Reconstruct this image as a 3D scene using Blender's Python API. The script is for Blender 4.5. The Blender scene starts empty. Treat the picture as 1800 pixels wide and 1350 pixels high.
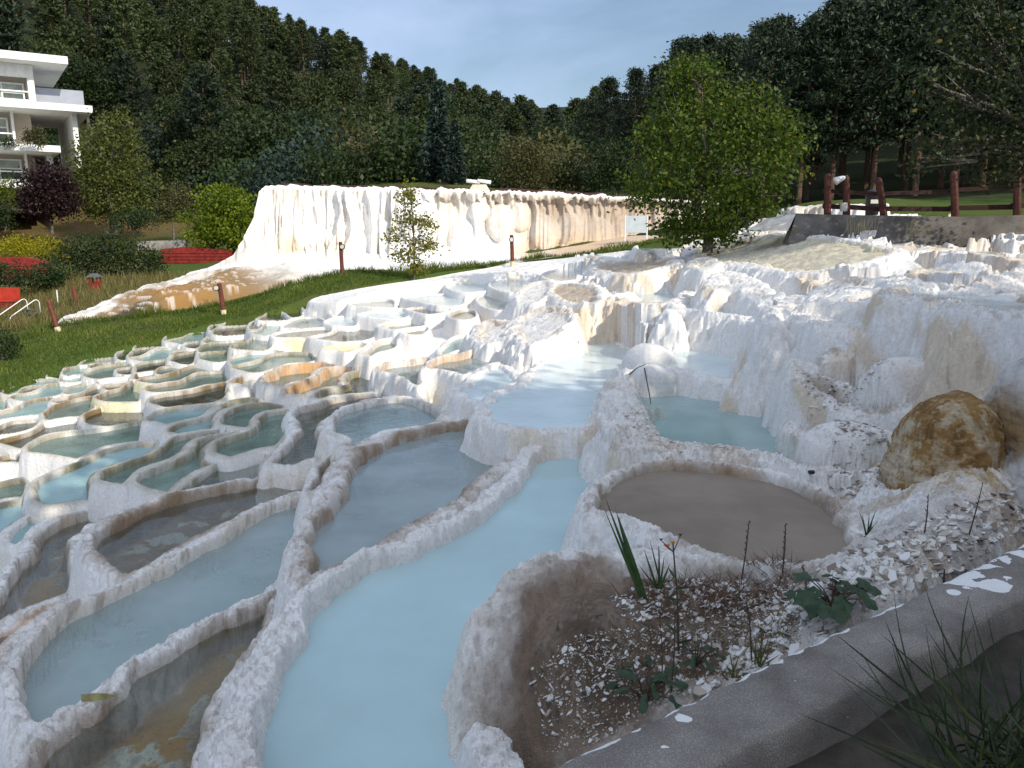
import bpy, math, random
import numpy as np
from mathutils import Vector, Matrix

# ------------------------------------------------------------------ camera, sky, sun, exposure
scene = bpy.context.scene
F_PX, PITCH = 1412.0, math.radians(11.0)
cam_data = bpy.data.cameras.new("camera")
cam_data.sensor_width = 36.0
cam_data.lens = 36.0 * F_PX / 1800.0
cam_data.clip_start = 0.05
cam_data.clip_end = 3000.0
cam = bpy.data.objects.new("camera", cam_data)
scene.collection.objects.link(cam)
cam.location = (0, 0, 0)
cam.rotation_euler = (math.radians(90) - PITCH, 0, 0)
scene.camera = cam

SUN_EL, SUN_AZ = math.radians(33.0), math.radians(137.0)     # azimuth measured from +Y towards +X
sun_dir = Vector((math.sin(SUN_AZ) * math.cos(SUN_EL), math.cos(SUN_AZ) * math.cos(SUN_EL), math.sin(SUN_EL)))
world = bpy.data.worlds.new("World")
scene.world = world
world.use_nodes = True
wn, wl = world.node_tree.nodes, world.node_tree.links
wn.clear()
w_out = wn.new('ShaderNodeOutputWorld')
w_bg = wn.new('ShaderNodeBackground')
w_sky = wn.new('ShaderNodeTexSky')
w_sky.sky_type = 'NISHITA'
w_sky.sun_disc = False
w_sky.sun_elevation = SUN_EL
w_sky.sun_rotation = SUN_AZ
w_sky.air_density = 1.0
w_sky.dust_density = 1.6
w_sky.ozone_density = 1.6
w_tc = wn.new('ShaderNodeTexCoord')
w_map = wn.new('ShaderNodeMapping')
w_map.inputs['Scale'].default_value = (1.0, 1.0, 3.2)
w_map.inputs['Location'].default_value = (0.35, 0.2, 0.1)
w_noise = wn.new('ShaderNodeTexNoise')
w_noise.inputs['Scale'].default_value = 2.1
w_noise.inputs['Detail'].default_value = 7.0
w_noise.inputs['Roughness'].default_value = 0.52
w_noise.inputs['Distortion'].default_value = 0.4
w_ramp = wn.new('ShaderNodeValToRGB')
w_ramp.color_ramp.elements[0].position = 0.40
w_ramp.color_ramp.elements[0].color = (0.10, 0.10, 0.10, 1)
w_ramp.color_ramp.elements[1].position = 0.66
w_ramp.color_ramp.elements[1].color = (0.85, 0.85, 0.85, 1)
w_mix = wn.new('ShaderNodeMixRGB')
w_mix.inputs[2].default_value = (4.3, 5.5, 7.7, 1)
wl.new(w_tc.outputs['Generated'], w_map.inputs['Vector'])
wl.new(w_map.outputs['Vector'], w_noise.inputs['Vector'])
wl.new(w_noise.outputs['Fac'], w_ramp.inputs['Fac'])
wl.new(w_ramp.outputs['Color'], w_mix.inputs[0])
wl.new(w_sky.outputs['Color'], w_mix.inputs[1])
# fill light added: unseen sky overhead and behind the camera made brighter
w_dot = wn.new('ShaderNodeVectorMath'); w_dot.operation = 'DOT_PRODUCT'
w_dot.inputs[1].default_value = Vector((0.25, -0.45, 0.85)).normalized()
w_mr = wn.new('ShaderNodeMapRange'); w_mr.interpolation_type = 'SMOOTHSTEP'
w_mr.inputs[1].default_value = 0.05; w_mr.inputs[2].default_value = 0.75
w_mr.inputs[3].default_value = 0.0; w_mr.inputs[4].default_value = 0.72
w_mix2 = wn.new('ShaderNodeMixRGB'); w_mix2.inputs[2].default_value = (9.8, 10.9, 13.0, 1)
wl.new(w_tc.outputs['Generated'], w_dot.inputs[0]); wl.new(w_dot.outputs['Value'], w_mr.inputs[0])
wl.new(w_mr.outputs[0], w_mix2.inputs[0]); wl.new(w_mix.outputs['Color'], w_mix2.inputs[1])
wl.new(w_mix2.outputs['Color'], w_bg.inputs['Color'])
w_bg.inputs['Strength'].default_value = 0.10
wl.new(w_bg.outputs['Background'], w_out.inputs['Surface'])

sun_data = bpy.data.lights.new("sun", 'SUN')
sun_data.energy = 3.8
sun_data.angle = math.radians(0.5)
sun_data.color = (1.0, 0.92, 0.77)
sun = bpy.data.objects.new("sun", sun_data)
scene.collection.objects.link(sun)
sun.rotation_euler = (-sun_dir).to_track_quat('-Z', 'Y').to_euler()

scene.view_settings.view_transform = 'Standard'
scene.view_settings.look = 'None'
scene.view_settings.exposure = 0.36
scene.view_settings.gamma = 1.0
scene.cycles.max_bounces = 6
scene.cycles.transparent_max_bounces = 12
scene.cycles.use_denoising = True

# ------------------------------------------------------------------ helpers
COL = scene.collection
cp, sp = math.cos(PITCH), math.sin(PITCH)

def ray(u, v):
    """direction with forward component 1 through photograph pixel (1800x1350)"""
    a = (np.asarray(u, float) - 900.0) / F_PX
    b = (675.0 - np.asarray(v, float)) / F_PX
    y = cp + b * sp
    z = -sp + b * cp
    return a / y, z / y                       # x per unit y, z per unit y

def at_y(u, v, y):
    a, k = ray(u, v)
    return Vector((float(a) * y, y, float(k) * y))

def at_z(u, v, z):
    a, k = ray(u, v)
    y = z / float(k)
    return Vector((float(a) * y, y, z))

def tag(o, label=None, cat=None, group=None, kind=None):
    if label: o['label'] = label
    if cat: o['category'] = cat
    if group: o['group'] = group
    if kind: o['kind'] = kind
    return o

def empty(name, loc, rz=0.0):
    o = bpy.data.objects.new(name, None)
    COL.objects.link(o)
    o.location = loc
    o.rotation_euler = (0, 0, rz)
    o.empty_display_size = 0.2
    return o

def mesh_np(name, verts, quads, mat, parent=None, smooth=True, attrs=None, loc=None):
    """verts (N,3); quads (M,4) or (M,3); attrs {name: (N,3) or (N,)} on points"""
    verts = np.asarray(verts, np.float32)
    quads = np.asarray(quads, np.int32)
    me = bpy.data.meshes.new(name)
    n, m, c = len(verts), len(quads), quads.shape[1]
    me.vertices.add(n)
    me.vertices.foreach_set('co', verts.ravel())
    me.loops.add(m * c)
    me.loops.foreach_set('vertex_index', quads.ravel())
    me.polygons.add(m)
    me.polygons.foreach_set('loop_start', np.arange(0, m * c, c, dtype=np.int32))
    if smooth:
        me.polygons.foreach_set('use_smooth', np.ones(m, bool))
    if attrs:
        for k, a in attrs.items():
            a = np.asarray(a, np.float32)
            if a.ndim == 2:
                rgba = np.ones((n, 4), np.float32)
                rgba[:, :3] = a
                at = me.attributes.new(k, 'FLOAT_COLOR', 'POINT')
                at.data.foreach_set('color', rgba.ravel())
            else:
                at = me.attributes.new(k, 'FLOAT', 'POINT')
                at.data.foreach_set('value', a)
    me.update()
    me.validate()
    if mat: me.materials.append(mat)
    o = bpy.data.objects.new(name, me)
    COL.objects.link(o)
    if parent is not None: o.parent = parent
    if loc is not None: o.location = loc
    return o

class MB:
    """collects shapes into one mesh"""
    def __init__(self):
        self.v, self.f = [], []
    def add(self, vs, fs):
        b = len(self.v)
        self.v += [tuple(p) for p in vs]
        self.f += [tuple(i + b for i in f) for f in fs]
        return self
    def box(self, lo, hi, M=None):
        x0, y0, z0 = lo; x1, y1, z1 = hi
        vs = [Vector(p) for p in ((x0,y0,z0),(x1,y0,z0),(x1,y1,z0),(x0,y1,z0),(x0,y0,z1),(x1,y0,z1),(x1,y1,z1),(x0,y1,z1))]
        if M is not None: vs = [M @ p for p in vs]
        return self.add(vs, [(0,3,2,1),(4,5,6,7),(0,1,5,4),(1,2,6,5),(2,3,7,6),(3,0,4,7)])
    def tube(self, pts, radii, n=8, cap=True):
        pts = [Vector(p) for p in pts]
        if not hasattr(radii, '__len__'): radii = [radii] * len(pts)
        rings = []
        up = Vector((0.31, 0.17, 0.93))
        for i, p in enumerate(pts):
            d = (pts[min(i+1, len(pts)-1)] - pts[max(i-1, 0)])
            if d.length < 1e-9: d = Vector((0,0,1))
            d.normalize()
            a = d.cross(up if abs(d.dot(up)) < 0.95 else Vector((1,0,0))).normalized()
            b = d.cross(a)
            rings.append([p + (a * math.cos(2*math.pi*j/n) + b * math.sin(2*math.pi*j/n)) * radii[i] for j in range(n)])
        vs = [q for r in rings for q in r]
        fs = []
        for i in range(len(pts) - 1):
            for j in range(n):
                fs.append((i*n+j, i*n+(j+1) % n, (i+1)*n+(j+1) % n, (i+1)*n+j))
        if cap:
            fs.append(tuple(range(n-1, -1, -1)))
            fs.append(tuple((len(pts)-1)*n + j for j in range(n)))
        return self.add(vs, fs)
    def build(self, name, mat, parent=None, smooth=False, bevel=0.0):
        me = bpy.data.meshes.new(name)
        me.from_pydata(self.v, [], self.f)
        if smooth:
            me.polygons.foreach_set('use_smooth', [True] * len(me.polygons))
        me.update()
        me.materials.append(mat)
        o = bpy.data.objects.new(name, me)
        COL.objects.link(o)
        if parent is not None: o.parent = parent
        if bevel:
            md = o.modifiers.new('bevel', 'BEVEL'); md.width = bevel; md.segments = 2; md.limit_method = 'ANGLE'
        return o

def copy_tree(o, parent=None):
    c = o.copy()
    COL.objects.link(c)
    if parent is not None: c.parent = parent
    for ch in list(o.children):
        copy_tree(ch, c)
    return c

rs = np.random.RandomState(7)
_T = rs.rand(256, 256).astype(np.float32)
def vnoise(x, y):
    xi = np.floor(x).astype(np.int64); yi = np.floor(y).astype(np.int64)
    fx = (x - xi); fy = (y - yi)
    fx = fx*fx*fx*(fx*(fx*6-15)+10); fy = fy*fy*fy*(fy*(fy*6-15)+10)
    x0 = xi & 255; x1 = (xi+1) & 255; y0 = yi & 255; y1 = (yi+1) & 255
    a = _T[x0, y0]*(1-fx) + _T[x1, y0]*fx
    b = _T[x0, y1]*(1-fx) + _T[x1, y1]*fx
    return (a*(1-fy) + b*fy) * 2 - 1
def fbm(x, y, f=1.0, octs=4, gain=0.5, seed=0.0):
    out = np.zeros_like(x, dtype=np.float64); amp = 1.0
    for i in range(octs):
        out += amp * vnoise(x*f + seed + 17.3*i, y*f + seed*1.7 + 9.1*i)
        f *= 2.03; amp *= gain
    return out
def sstep(a, b, x):
    t = np.clip((x-a)/(b-a), 0, 1)
    return t*t*(3-2*t)

def catmull(P, n=5):
    P = np.asarray(P, float); N = len(P)
    out = []
    for i in range(N):
        p0, p1, p2, p3 = P[i-1], P[i], P[(i+1) % N], P[(i+2) % N]
        for j in range(n):
            t = j / n
            out.append(0.5*((2*p1) + (-p0+p2)*t + (2*p0-5*p1+4*p2-p3)*t*t + (-p0+3*p1-3*p2+p3)*t**3))
    return np.array(out)

def sdist(px, py, poly):
    """signed distance, positive inside"""
    d2 = np.full(px.shape, 1e9); ins = np.zeros(px.shape, bool)
    A = poly; B = np.roll(poly, -1, axis=0)
    for (ax, ay), (bx, by) in zip(A, B):
        ex, ey = bx-ax, by-ay
        L = ex*ex+ey*ey
        if L < 1e-12: continue
        wx, wy = px-ax, py-ay
        t = np.clip((wx*ex+wy*ey)/L, 0, 1)
        dx, dy = wx-t*ex, wy-t*ey
        np.minimum(d2, dx*dx+dy*dy, out=d2)
        c = (ay > py) != (by > py)
        if c.any():
            ins ^= c & (px < (bx-ax)*(py-ay)/((by-ay) if by != ay else 1e-12)+ax)
    d = np.sqrt(d2)
    return np.where(ins, d, -d)

class RBF:
    def __init__(self, P, val, lin=True):
        P = np.asarray(P, float); val = np.asarray(val, float)
        self.P = P; n = len(P)
        K = self.phi(P[:, None, :] - P[None, :, :]) + np.eye(n)*1e-3
        Q = np.hstack([np.ones((n, 1)), P])
        M = np.zeros((n+3, n+3)); M[:n, :n] = K; M[:n, n:] = Q; M[n:, :n] = Q.T
        self.c = np.linalg.solve(M, np.concatenate([val, np.zeros(3)]))
    @staticmethod
    def phi(D):
        r2 = (D**2).sum(-1)
        return 0.5*r2*np.log(r2+1e-12)
    def __call__(self, X):
        X = np.asarray(X, float); sh = X.shape[:-1]; X = X.reshape(-1, 2)
        out = np.empty(len(X)); n = len(self.P)
        for i in range(0, len(X), 20000):
            x = X[i:i+20000]
            out[i:i+20000] = self.phi(x[:, None, :]-self.P[None]) @ self.c[:n] + self.c[n] + x @ self.c[n+1:]
        return out.reshape(sh)

# ------------------------------------------------------------------ materials
def new_mat(name):
    m = bpy.data.materials.new(name); m.use_nodes = True
    nt = m.node_tree; nt.nodes.clear()
    return m, nt.nodes, nt.links

def noise_node(N, scale, detail=4.0, rough=0.55, coord='Object', L=None):
    t = N.new('ShaderNodeTexNoise')
    t.inputs['Scale'].default_value = scale; t.inputs['Detail'].default_value = detail; t.inputs['Roughness'].default_value = rough
    if L is not None:
        c = N.new('ShaderNodeTexCoord'); L.new(c.outputs[coord], t.inputs['Vector'])
    return t

def mat_simple(name, col, col2=None, scale=8.0, rough=0.7, bump=0.0, bscale=None, spec=0.3, metal=0.0, lo=0.35, hi=0.65, coord='Object', detail=4.0):
    m, N, L = new_mat(name)
    out = N.new('ShaderNodeOutputMaterial'); b = N.new('ShaderNodeBsdfPrincipled')
    L.new(b.outputs[0], out.inputs['Surface'])
    b.inputs['Roughness'].default_value = rough
    b.inputs['Specular IOR Level'].default_value = spec
    b.inputs['Metallic'].default_value = metal
    if col2 is None: col2 = tuple(min(1, c*0.75) for c in col)
    t = noise_node(N, scale, detail, 0.6, coord, L)
    r = N.new('ShaderNodeValToRGB')
    r.color_ramp.elements[0].position = lo; r.color_ramp.elements[0].color = (*col2, 1)
    r.color_ramp.elements[1].position = hi; r.color_ramp.elements[1].color = (*col, 1)
    L.new(t.outputs['Fac'], r.inputs['Fac']); L.new(r.outputs['Color'], b.inputs['Base Color'])
    if bump:
        t2 = noise_node(N, bscale or scale*4, 5, 0.6, coord, L)
        bp = N.new('ShaderNodeBump'); bp.inputs['Strength'].default_value = bump; bp.inputs['Distance'].default_value = 0.02
        L.new(t2.outputs['Fac'], bp.inputs['Height']); L.new(bp.outputs['Normal'], b.inputs['Normal'])
    return m

def mat_travertine(name='travertine', rough=0.85, bump=0.5, b1=38.0, b2=150.0):
    """base colour from the mineral deposits stored per vertex, crust relief from noise"""
    m, N, L = new_mat(name)
    out = N.new('ShaderNodeOutputMaterial'); b = N.new('ShaderNodeBsdfPrincipled')
    L.new(b.outputs[0], out.inputs['Surface'])
    at = N.new('ShaderNodeAttribute'); at.attribute_name = 'col'
    geo = N.new('ShaderNodeNewGeometry')
    t1 = N.new('ShaderNodeTexNoise'); t1.inputs['Scale'].default_value = b1; t1.inputs['Detail'].default_value = 6; t1.inputs['Roughness'].default_value = 0.65
    L.new(geo.outputs['Position'], t1.inputs['Vector'])
    t2 = N.new('ShaderNodeTexVoronoi'); t2.inputs['Scale'].default_value = b2
    L.new(geo.outputs['Position'], t2.inputs['Vector'])
    ramp = N.new('ShaderNodeValToRGB')
    ramp.color_ramp.elements[0].position = 0.28; ramp.color_ramp.elements[0].color = (0.72, 0.70, 0.68, 1)
    ramp.color_ramp.elements[1].position = 0.56; ramp.color_ramp.elements[1].color = (1, 1, 1, 1)
    L.new(t1.outputs['Fac'], ramp.inputs['Fac'])
    mx = N.new('ShaderNodeMixRGB'); mx.blend_type = 'MULTIPLY'; mx.inputs[0].default_value = 0.75
    L.new(at.outputs['Color'], mx.inputs[1]); L.new(ramp.outputs['Color'], mx.inputs[2])
    L.new(mx.outputs[0], b.inputs['Base Color'])
    b.inputs['Roughness'].default_value = rough
    b.inputs['Specular IOR Level'].default_value = 0.25
    ad = N.new('ShaderNodeMath'); ad.operation = 'ADD'
    mu = N.new('ShaderNodeMath'); mu.operation = 'MULTIPLY'; mu.inputs[1].default_value = 0.35
    L.new(t2.outputs['Distance'], mu.inputs[0]); L.new(t1.outputs['Fac'], ad.inputs[0]); L.new(mu.outputs[0], ad.inputs[1])
    bp = N.new('ShaderNodeBump'); bp.inputs['Strength'].default_value = bump; bp.inputs['Distance'].default_value = 0.03
    L.new(ad.outputs[0], bp.inputs['Height']); L.new(bp.outputs['Normal'], b.inputs['Normal'])
    return m

def mat_water(name, col, opac, ripple=0.12, rscale=9.0, tint=(0.8, 0.9, 0.88)):
    m, N, L = new_mat(name)
    out = N.new('ShaderNodeOutputMaterial')
    d = N.new('ShaderNodeBsdfDiffuse'); d.inputs['Color'].default_value = (*col, 1)
    tr = N.new('ShaderNodeBsdfTransparent'); tr.inputs['Color'].default_value = (*tint, 1)
    gl = N.new('ShaderNodeBsdfGlossy'); gl.inputs['Roughness'].default_value = 0.04
    geo = N.new('ShaderNodeNewGeometry')
    mp = N.new('ShaderNodeMapping'); mp.inputs['Scale'].default_value = (1.0, 1.6, 1.0); L.new(geo.outputs['Position'], mp.inputs['Vector'])
    t = N.new('ShaderNodeTexNoise'); t.inputs['Scale'].default_value = rscale; t.inputs['Detail'].default_value = 3; t.inputs['Distortion'].default_value = 0.6
    L.new(mp.outputs[0], t.inputs['Vector'])
    bp = N.new('ShaderNodeBump'); bp.inputs['Strength'].default_value = ripple; bp.inputs['Distance'].default_value = 0.02
    L.new(t.outputs['Fac'], bp.inputs['Height'])
    L.new(bp.outputs['Normal'], gl.inputs['Normal'])
    t3 = N.new('ShaderNodeTexNoise'); t3.inputs['Scale'].default_value = 1.7; t3.inputs['Detail'].default_value = 5
    L.new(geo.outputs['Position'], t3.inputs['Vector'])
    r = N.new('ShaderNodeMapRange'); r.inputs[1].default_value = 0.3; r.inputs[2].default_value = 0.7
    r.inputs[3].default_value = max(0, opac-0.10); r.inputs[4].default_value = min(1, opac+0.10)
    L.new(t3.outputs['Fac'], r.inputs[0])
    m1 = N.new('ShaderNodeMixShader'); L.new(r.outputs[0], m1.inputs[0]); L.new(tr.outputs[0], m1.inputs[1]); L.new(d.outputs[0], m1.inputs[2])
    fr = N.new('ShaderNodeFresnel'); fr.inputs['IOR'].default_value = 1.33; L.new(bp.outputs['Normal'], fr.inputs['Normal'])
    m2 = N.new('ShaderNodeMixShader'); L.new(fr.outputs[0], m2.inputs[0]); L.new(m1.outputs[0], m2.inputs[1]); L.new(gl.outputs[0], m2.inputs[2])
    L.new(m2.outputs[0], out.inputs['Surface'])
    return m

def mat_leaf(name, dark, light, hue=None, trans=0.25):
    """leaves: two greens chosen per leaf, a little light passing through"""
    m, N, L = new_mat(name)
    out = N.new('ShaderNodeOutputMaterial')
    at = N.new('ShaderNodeAttribute'); at.attribute_name = 'var'
    r = N.new('ShaderNodeValToRGB')
    r.color_ramp.elements[0].color = (*dark, 1); r.color_ramp.elements[1].color = (*light, 1)
    if hue:
        e = r.color_ramp.elements.new(0.9); e.color = (*light, 1)
        r.color_ramp.elements[-1].color = (*hue, 1)
    oi = N.new('ShaderNodeObjectInfo')
    L.new(at.outputs['Fac'], r.inputs['Fac'])
    hs = N.new('ShaderNodeHueSaturation'); hs.inputs['Saturation'].default_value = 1.08
    mr = N.new('ShaderNodeMapRange'); mr.inputs[3].default_value = 0.7; mr.inputs[4].default_value = 1.3
    L.new(oi.outputs['Random'], mr.inputs[0]); L.new(mr.outputs[0], hs.inputs['Value']); L.new(r.outputs['Color'], hs.inputs['Color'])
    b = N.new('ShaderNodeBsdfPrincipled'); b.inputs['Roughness'].default_value = 0.55; b.inputs['Specular IOR Level'].default_value = 0.25
    L.new(hs.outputs['Color'], b.inputs['Base Color'])
    t = N.new('ShaderNodeBsdfTranslucent'); L.new(hs.outputs['Color'], t.inputs['Color'])
    mx = N.new('ShaderNodeMixShader'); mx.inputs[0].default_value = trans
    L.new(b.outputs[0], mx.inputs[1]); L.new(t.outputs[0], mx.inputs[2]); L.new(mx.outputs[0], out.inputs['Surface'])
    return m

M_trav = mat_travertine()
M_cliff = mat_travertine('cliff travertine', bump=0.35, b1=5.0, b2=14.0)
W = dict(
    clear=mat_water('clear pool water', (0.36, 0.42, 0.38), 0.06, 0.10, 10, (0.93, 0.96, 0.93)),
    green=mat_water('green pool water', (0.34, 0.46, 0.40), 0.34, 0.12, 12, (0.72, 0.88, 0.80)),
    teal=mat_water('teal pool water', (0.36, 0.56, 0.56), 0.55, 0.14, 14),
    bright=mat_water('bright turquoise water', (0.38, 0.57, 0.59), 0.72, 0.35, 26),
    milk=mat_water('milky turquoise water', (0.40, 0.535, 0.545), 0.93, 0.05, 8),
    white=mat_water('milky white water', (0.66, 0.76, 0.78), 0.75, 0.14, 10),
    deep=mat_water('deep green water', (0.37, 0.51, 0.50), 0.70, 0.16, 14),
    pale=mat_water('pale grey water', (0.46, 0.54, 0.54), 0.42, 0.09, 9),
    mud=mat_simple('silt filled to the rim', (0.225, 0.180, 0.135), (0.165, 0.130, 0.095), 2.2, 0.6, 0.25, 60, spec=0.35),
)
# ------------------------------------------------------------------ where things lie: distance along the ground for points of the photograph
ZCTRL = [(0,690,-2.78),(0,740,-2.77),(0,800,-2.80),(0,850,-2.8),(0,890,-2.78),(30,960,-2.75),(67,1005,-2.72),(0,1110,-2.68),(30,1200,-2.4),(20,1330,-2.3),(150,700,-2.70),(150,740,-2.72),
 (140,770,-2.7),(100,860,-2.66),(180,830,-2.45),(200,650,-2.66),(240,665,-2.58),(250,620,-2.58),(330,600,-2.48),(300,700,-2.46),(260,740,-2.43),(380,720,-2.40),(370,790,-2.38),(300,860,-2.38),
 (150,960,-2.4),(450,840,-2.36),(300,1000,-2.34),(480,1000,-2.28),(300,1250,-2.28),(600,1340,-2.0),(515,960,-2.0),(470,800,-2.25),(580,770,-2.02),(700,700,-2.0),(480,720,-2.26),(460,680,-2.25),
 (480,640,-2.26),(420,690,-2.3),(350,640,-2.45),(420,600,-2.35),(380,575,-2.36),(440,580,-2.2),(500,600,-2.1),(600,600,-2.03),(560,560,-2.02),(620,560,-1.85),(600,530,-1.72),(700,580,-1.85),
 (700,625,-1.98),(760,640,-1.95),(860,640,-1.8),(830,600,-1.8),(800,560,-1.65),(740,530,-1.62),(800,500,-1.45),(900,500,-1.3),(900,470,-1.15),(1000,470,-1.05),(1040,449,-.78),(1130,433,-.52),(1180,427,-.42),
 (870,700,-1.7),(1000,640,-1.66),(800,720,-1.8),(950,780,-1.85),(900,1340,-1.9),(1090,535,-1.14),(1200,550,-1.07),(1130,630,-1.5),(1300,640,-1.48),(1380,565,-.88),(1260,740,-1.55),
 (1300,470,-.66),(1300,425,-.30),(1100,470,-.85),(1450,480,-.6),(1700,450,-.34),(1700,520,-.64),(1550,500,-.65),(1500,570,-.90),(1300,412,-.15),(1700,413,-.127),
 (1450,690,-1.30),(1700,680,-1.1),(1600,850,-1.47),(1270,780,-1.66),(1270,940,-1.70),(1500,950,-1.58),(1750,900,-1.42),(1200,1150,-1.63),(1000,1250,-1.72),(1560,1060,-1.47)]
CTRL = [(u, v, z/float(ray(u, v)[1])) for u, v, z in ZCTRL]
_c = np.array(CTRL, float)
depth_uv = RBF(_c[:, :2]/450.0, np.log(_c[:, 2]))
def z_at(u, v):
    y = float(np.exp(depth_uv(np.array([[u/450.0, v/450.0]])))[0])
    return y*float(ray(u, v)[1])

# wide ground: plan points taken from the photograph (u, v, distance) and the hills behind
def pt(u, v, y): return tuple(at_y(u, v, y))
GP = [tuple(at_y(*c)) for c in CTRL]
GP += [pt(100,583,20), pt(390,553,21.3), pt(600,486,24), pt(897,466,24.2), pt(1150,424,24), pt(0,670,14.4), pt(0,625,17), pt(-200,700,14),
       pt(0,560,24), pt(60,485,33), pt(300,470,33), pt(60,440,45), pt(300,420,48), pt(100,395,56), pt(-250,440,45), pt(-250,560,24),
       pt(500,430,37), pt(800,335,40), pt(1150,345,36), pt(1000,340,48), pt(600,325,50), pt(1400,360,20), pt(1650,365,19), pt(1900,360,18), pt(1300,340,40), pt(1600,320,40),
       pt(520,497,24.5), pt(700,477,24.9), pt(870,467,25.3), pt(930,459,25.6), pt(1100,436,26.2), pt(1240,414,27.4), pt(700,452,29), pt(900,448,29.5), pt(1100,420,29.8),
       pt(300,300,72), pt(600,300,78), pt(900,310,85), pt(0,330,64), pt(1200,310,75)]
GP += [(-28,130,23), (-21,100,14.5), (-3,190,23), (8,250,31), (-11,160,22), (-40,122,24), (-58,108,30), (-45,80,12), (-75,75,20), (-110,60,24), (-110,130,42), (-60,200,40), (0,330,44), (60,330,50), (120,250,60),
       (25,60,5.5), (45,60,9), (40,110,14), (25,150,13), (80,120,26), (60,60,14), (40,30,5), (70,20,12), (12,140,9), (-220,150,70), (250,150,70), (-150,400,80), (150,450,80)]
_g = np.array(GP, float)
def gcoord(x, y): return np.stack([2.2*x/np.maximum(y, 0.5), 1.0*np.log(np.maximum(y, 0.5))], -1)
ground_f = RBF(gcoord(_g[:, 0], _g[:, 1]), _g[:, 2])
def gz(x, y):
    return float(ground_f(gcoord(np.array([float(x)]), np.array([float(y)])))[0])

# ------------------------------------------------------------------ the pools, traced rim by rim
WIN = dict(A=(0,600,.155556), B=(200,540,.155556), C=(400,500,.155556), D=(560,460,.155556), E=(780,420,.155556), F=(0,760,.155556), G=(230,680,.155556),
           H=(440,620,.155556), I=(560,560,.222222), J=(0,850,.222222), K=(0,1050,.222222), L=(300,780,.222222), M=(1000,420,.222222), N=(1400,400,.222222),
           O=(1000,620,.222222), Q=(1400,620,.222222), Z=(0,0,1.0))
P = []
def pool(row, win, pts, wt='clear', fl='grey', w=0.09, dep=0.22, wl=0.07, st=0.5, s=0.22, rough=0.012, z=None, dz=0.0, lab=None, stc='brown', slab=False, wall='white'):
    x0, y0, sc = WIN[win]
    px = [(x0+a*sc, y0+b*sc) for a, b in pts]
    P.append(dict(row=row, px=px, wt=wt, fl=fl, w=w, dep=dep, wl=wl, st=st, s=s, rough=rough, z=z, dz=dz, lab=lab, stc=stc, slab=slab, wall=wall))

R1, R2, R3, R4 = 'lawn', 'middle', 'white', 'left'
# along the lawn
pool(R1,'B',[(1065,260),(1065,225),(1100,200),(1190,190),(1330,150),(1250,230),(1100,270)],'clear','grey',.07)
pool(R1,'B',[(1190,190),(1240,180),(1330,150),(1390,125),(1500,118),(1580,122),(1620,150),(1560,200),(1350,215),(1210,210)],'clear','grey',.07)
pool(R1,'B',[(1090,280),(1110,255),(1180,225),(1300,212),(1450,203),(1530,200),(1560,260),(1530,300),(1300,320),(1190,318),(1110,305)],'clear','grey',.08)
pool(R2,'B',[(995,380),(1020,350),(1080,325),(1180,308),(1350,295),(1530,285),(1600,330),(1540,380),(1250,400),(1060,410),(1000,400)],'green','grey',.08)
pool(R2,'B',[(935,490),(950,460),(1000,425),(1100,395),(1250,380),(1400,372),(1500,370),(1560,350),(1640,335),(1500,460),(1350,500),(1100,505),(960,515)],'green','grey',.08)
pool(R2,'B',[(925,560),(960,525),(1050,505),(1200,497),(1310,500),(1360,560),(1290,610),(1150,625),(1050,610),(960,590)],'green','teal',.08)
pool(R1,'B',[(555,375),(570,340),(620,310),(720,293),(840,287),(880,290),(810,330),(700,352),(620,370),(590,395)],'green','grey',.07)
pool(R1,'B',[(575,385),(620,370),(720,352),(790,338),(825,308),(900,290),(1000,281),(1095,285),(1110,340),(1010,390),(880,420),(780,425),(680,405)],'teal','grey',.07)
pool(R2,'B',[(1303,455),(1330,430),(1450,395),(1510,370),(1550,340),(1640,330),(1770,328),(1790,400),(1770,470),(1640,488),(1450,480),(1340,468)],'green','grey',.08)
pool(R2,'B',[(770,430),(790,405),(850,390),(930,383),(1000,385),(1010,430),(950,460),(850,462),(800,450)],'clear','grey',.06)
pool(R1,'B',[(215,465),(235,435),(290,405),(380,392),(470,382),(560,375),(610,430),(560,455),(420,455),(300,465),(240,475)],'clear','grey',.07)
pool(R1,'B',[(12,560),(25,520),(80,490),(160,475),(230,470),(200,560),(150,600),(70,600)],'clear','grey',.07)
pool(R2,'B',[(155,560),(170,520),(220,485),(300,460),(420,447),(560,443),(480,462),(415,490),(365,525),(290,548),(210,560),(185,575)],'clear','grey',.07)
pool(R2,'B',[(160,575),(210,560),(300,548),(370,525),(420,488),(480,465),(600,457),(720,460),(740,520),(650,570),(600,595),(470,625),(350,620),(240,600),(180,590)],'teal','teal',.07)
pool(R2,'B',[(630,530),(650,505),(720,480),(820,470),(930,467),(960,500),(930,515),(760,540),(660,550)],'clear','olive',.07)
pool(R2,'B',[(605,580),(640,545),(720,525),(850,505),(940,500),(960,560),(900,640),(800,650),(720,640),(660,620),(620,610)],'clear','grey',.08)
pool(R2,'B',[(5,725),(30,695),(100,680),(215,672),(260,720),(200,760),(100,765),(30,750)],'clear','olive',.07)
pool(R2,'B',[(215,700),(230,660),(300,625),(420,605),(560,590),(620,585),(660,640),(600,720),(450,720),(290,740),(235,740)],'clear','grey',.08)
pool(R2,'B',[(462,730),(480,695),(540,670),(650,655),(800,655),(900,660),(850,680),(760,705),(660,740),(560,760),(480,760)],'green','olive',.07)
pool(R2,'B',[(180,790),(230,760),(270,735),(360,720),(470,715),(500,780),(400,800),(250,820)],'clear','brown',.08)
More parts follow.
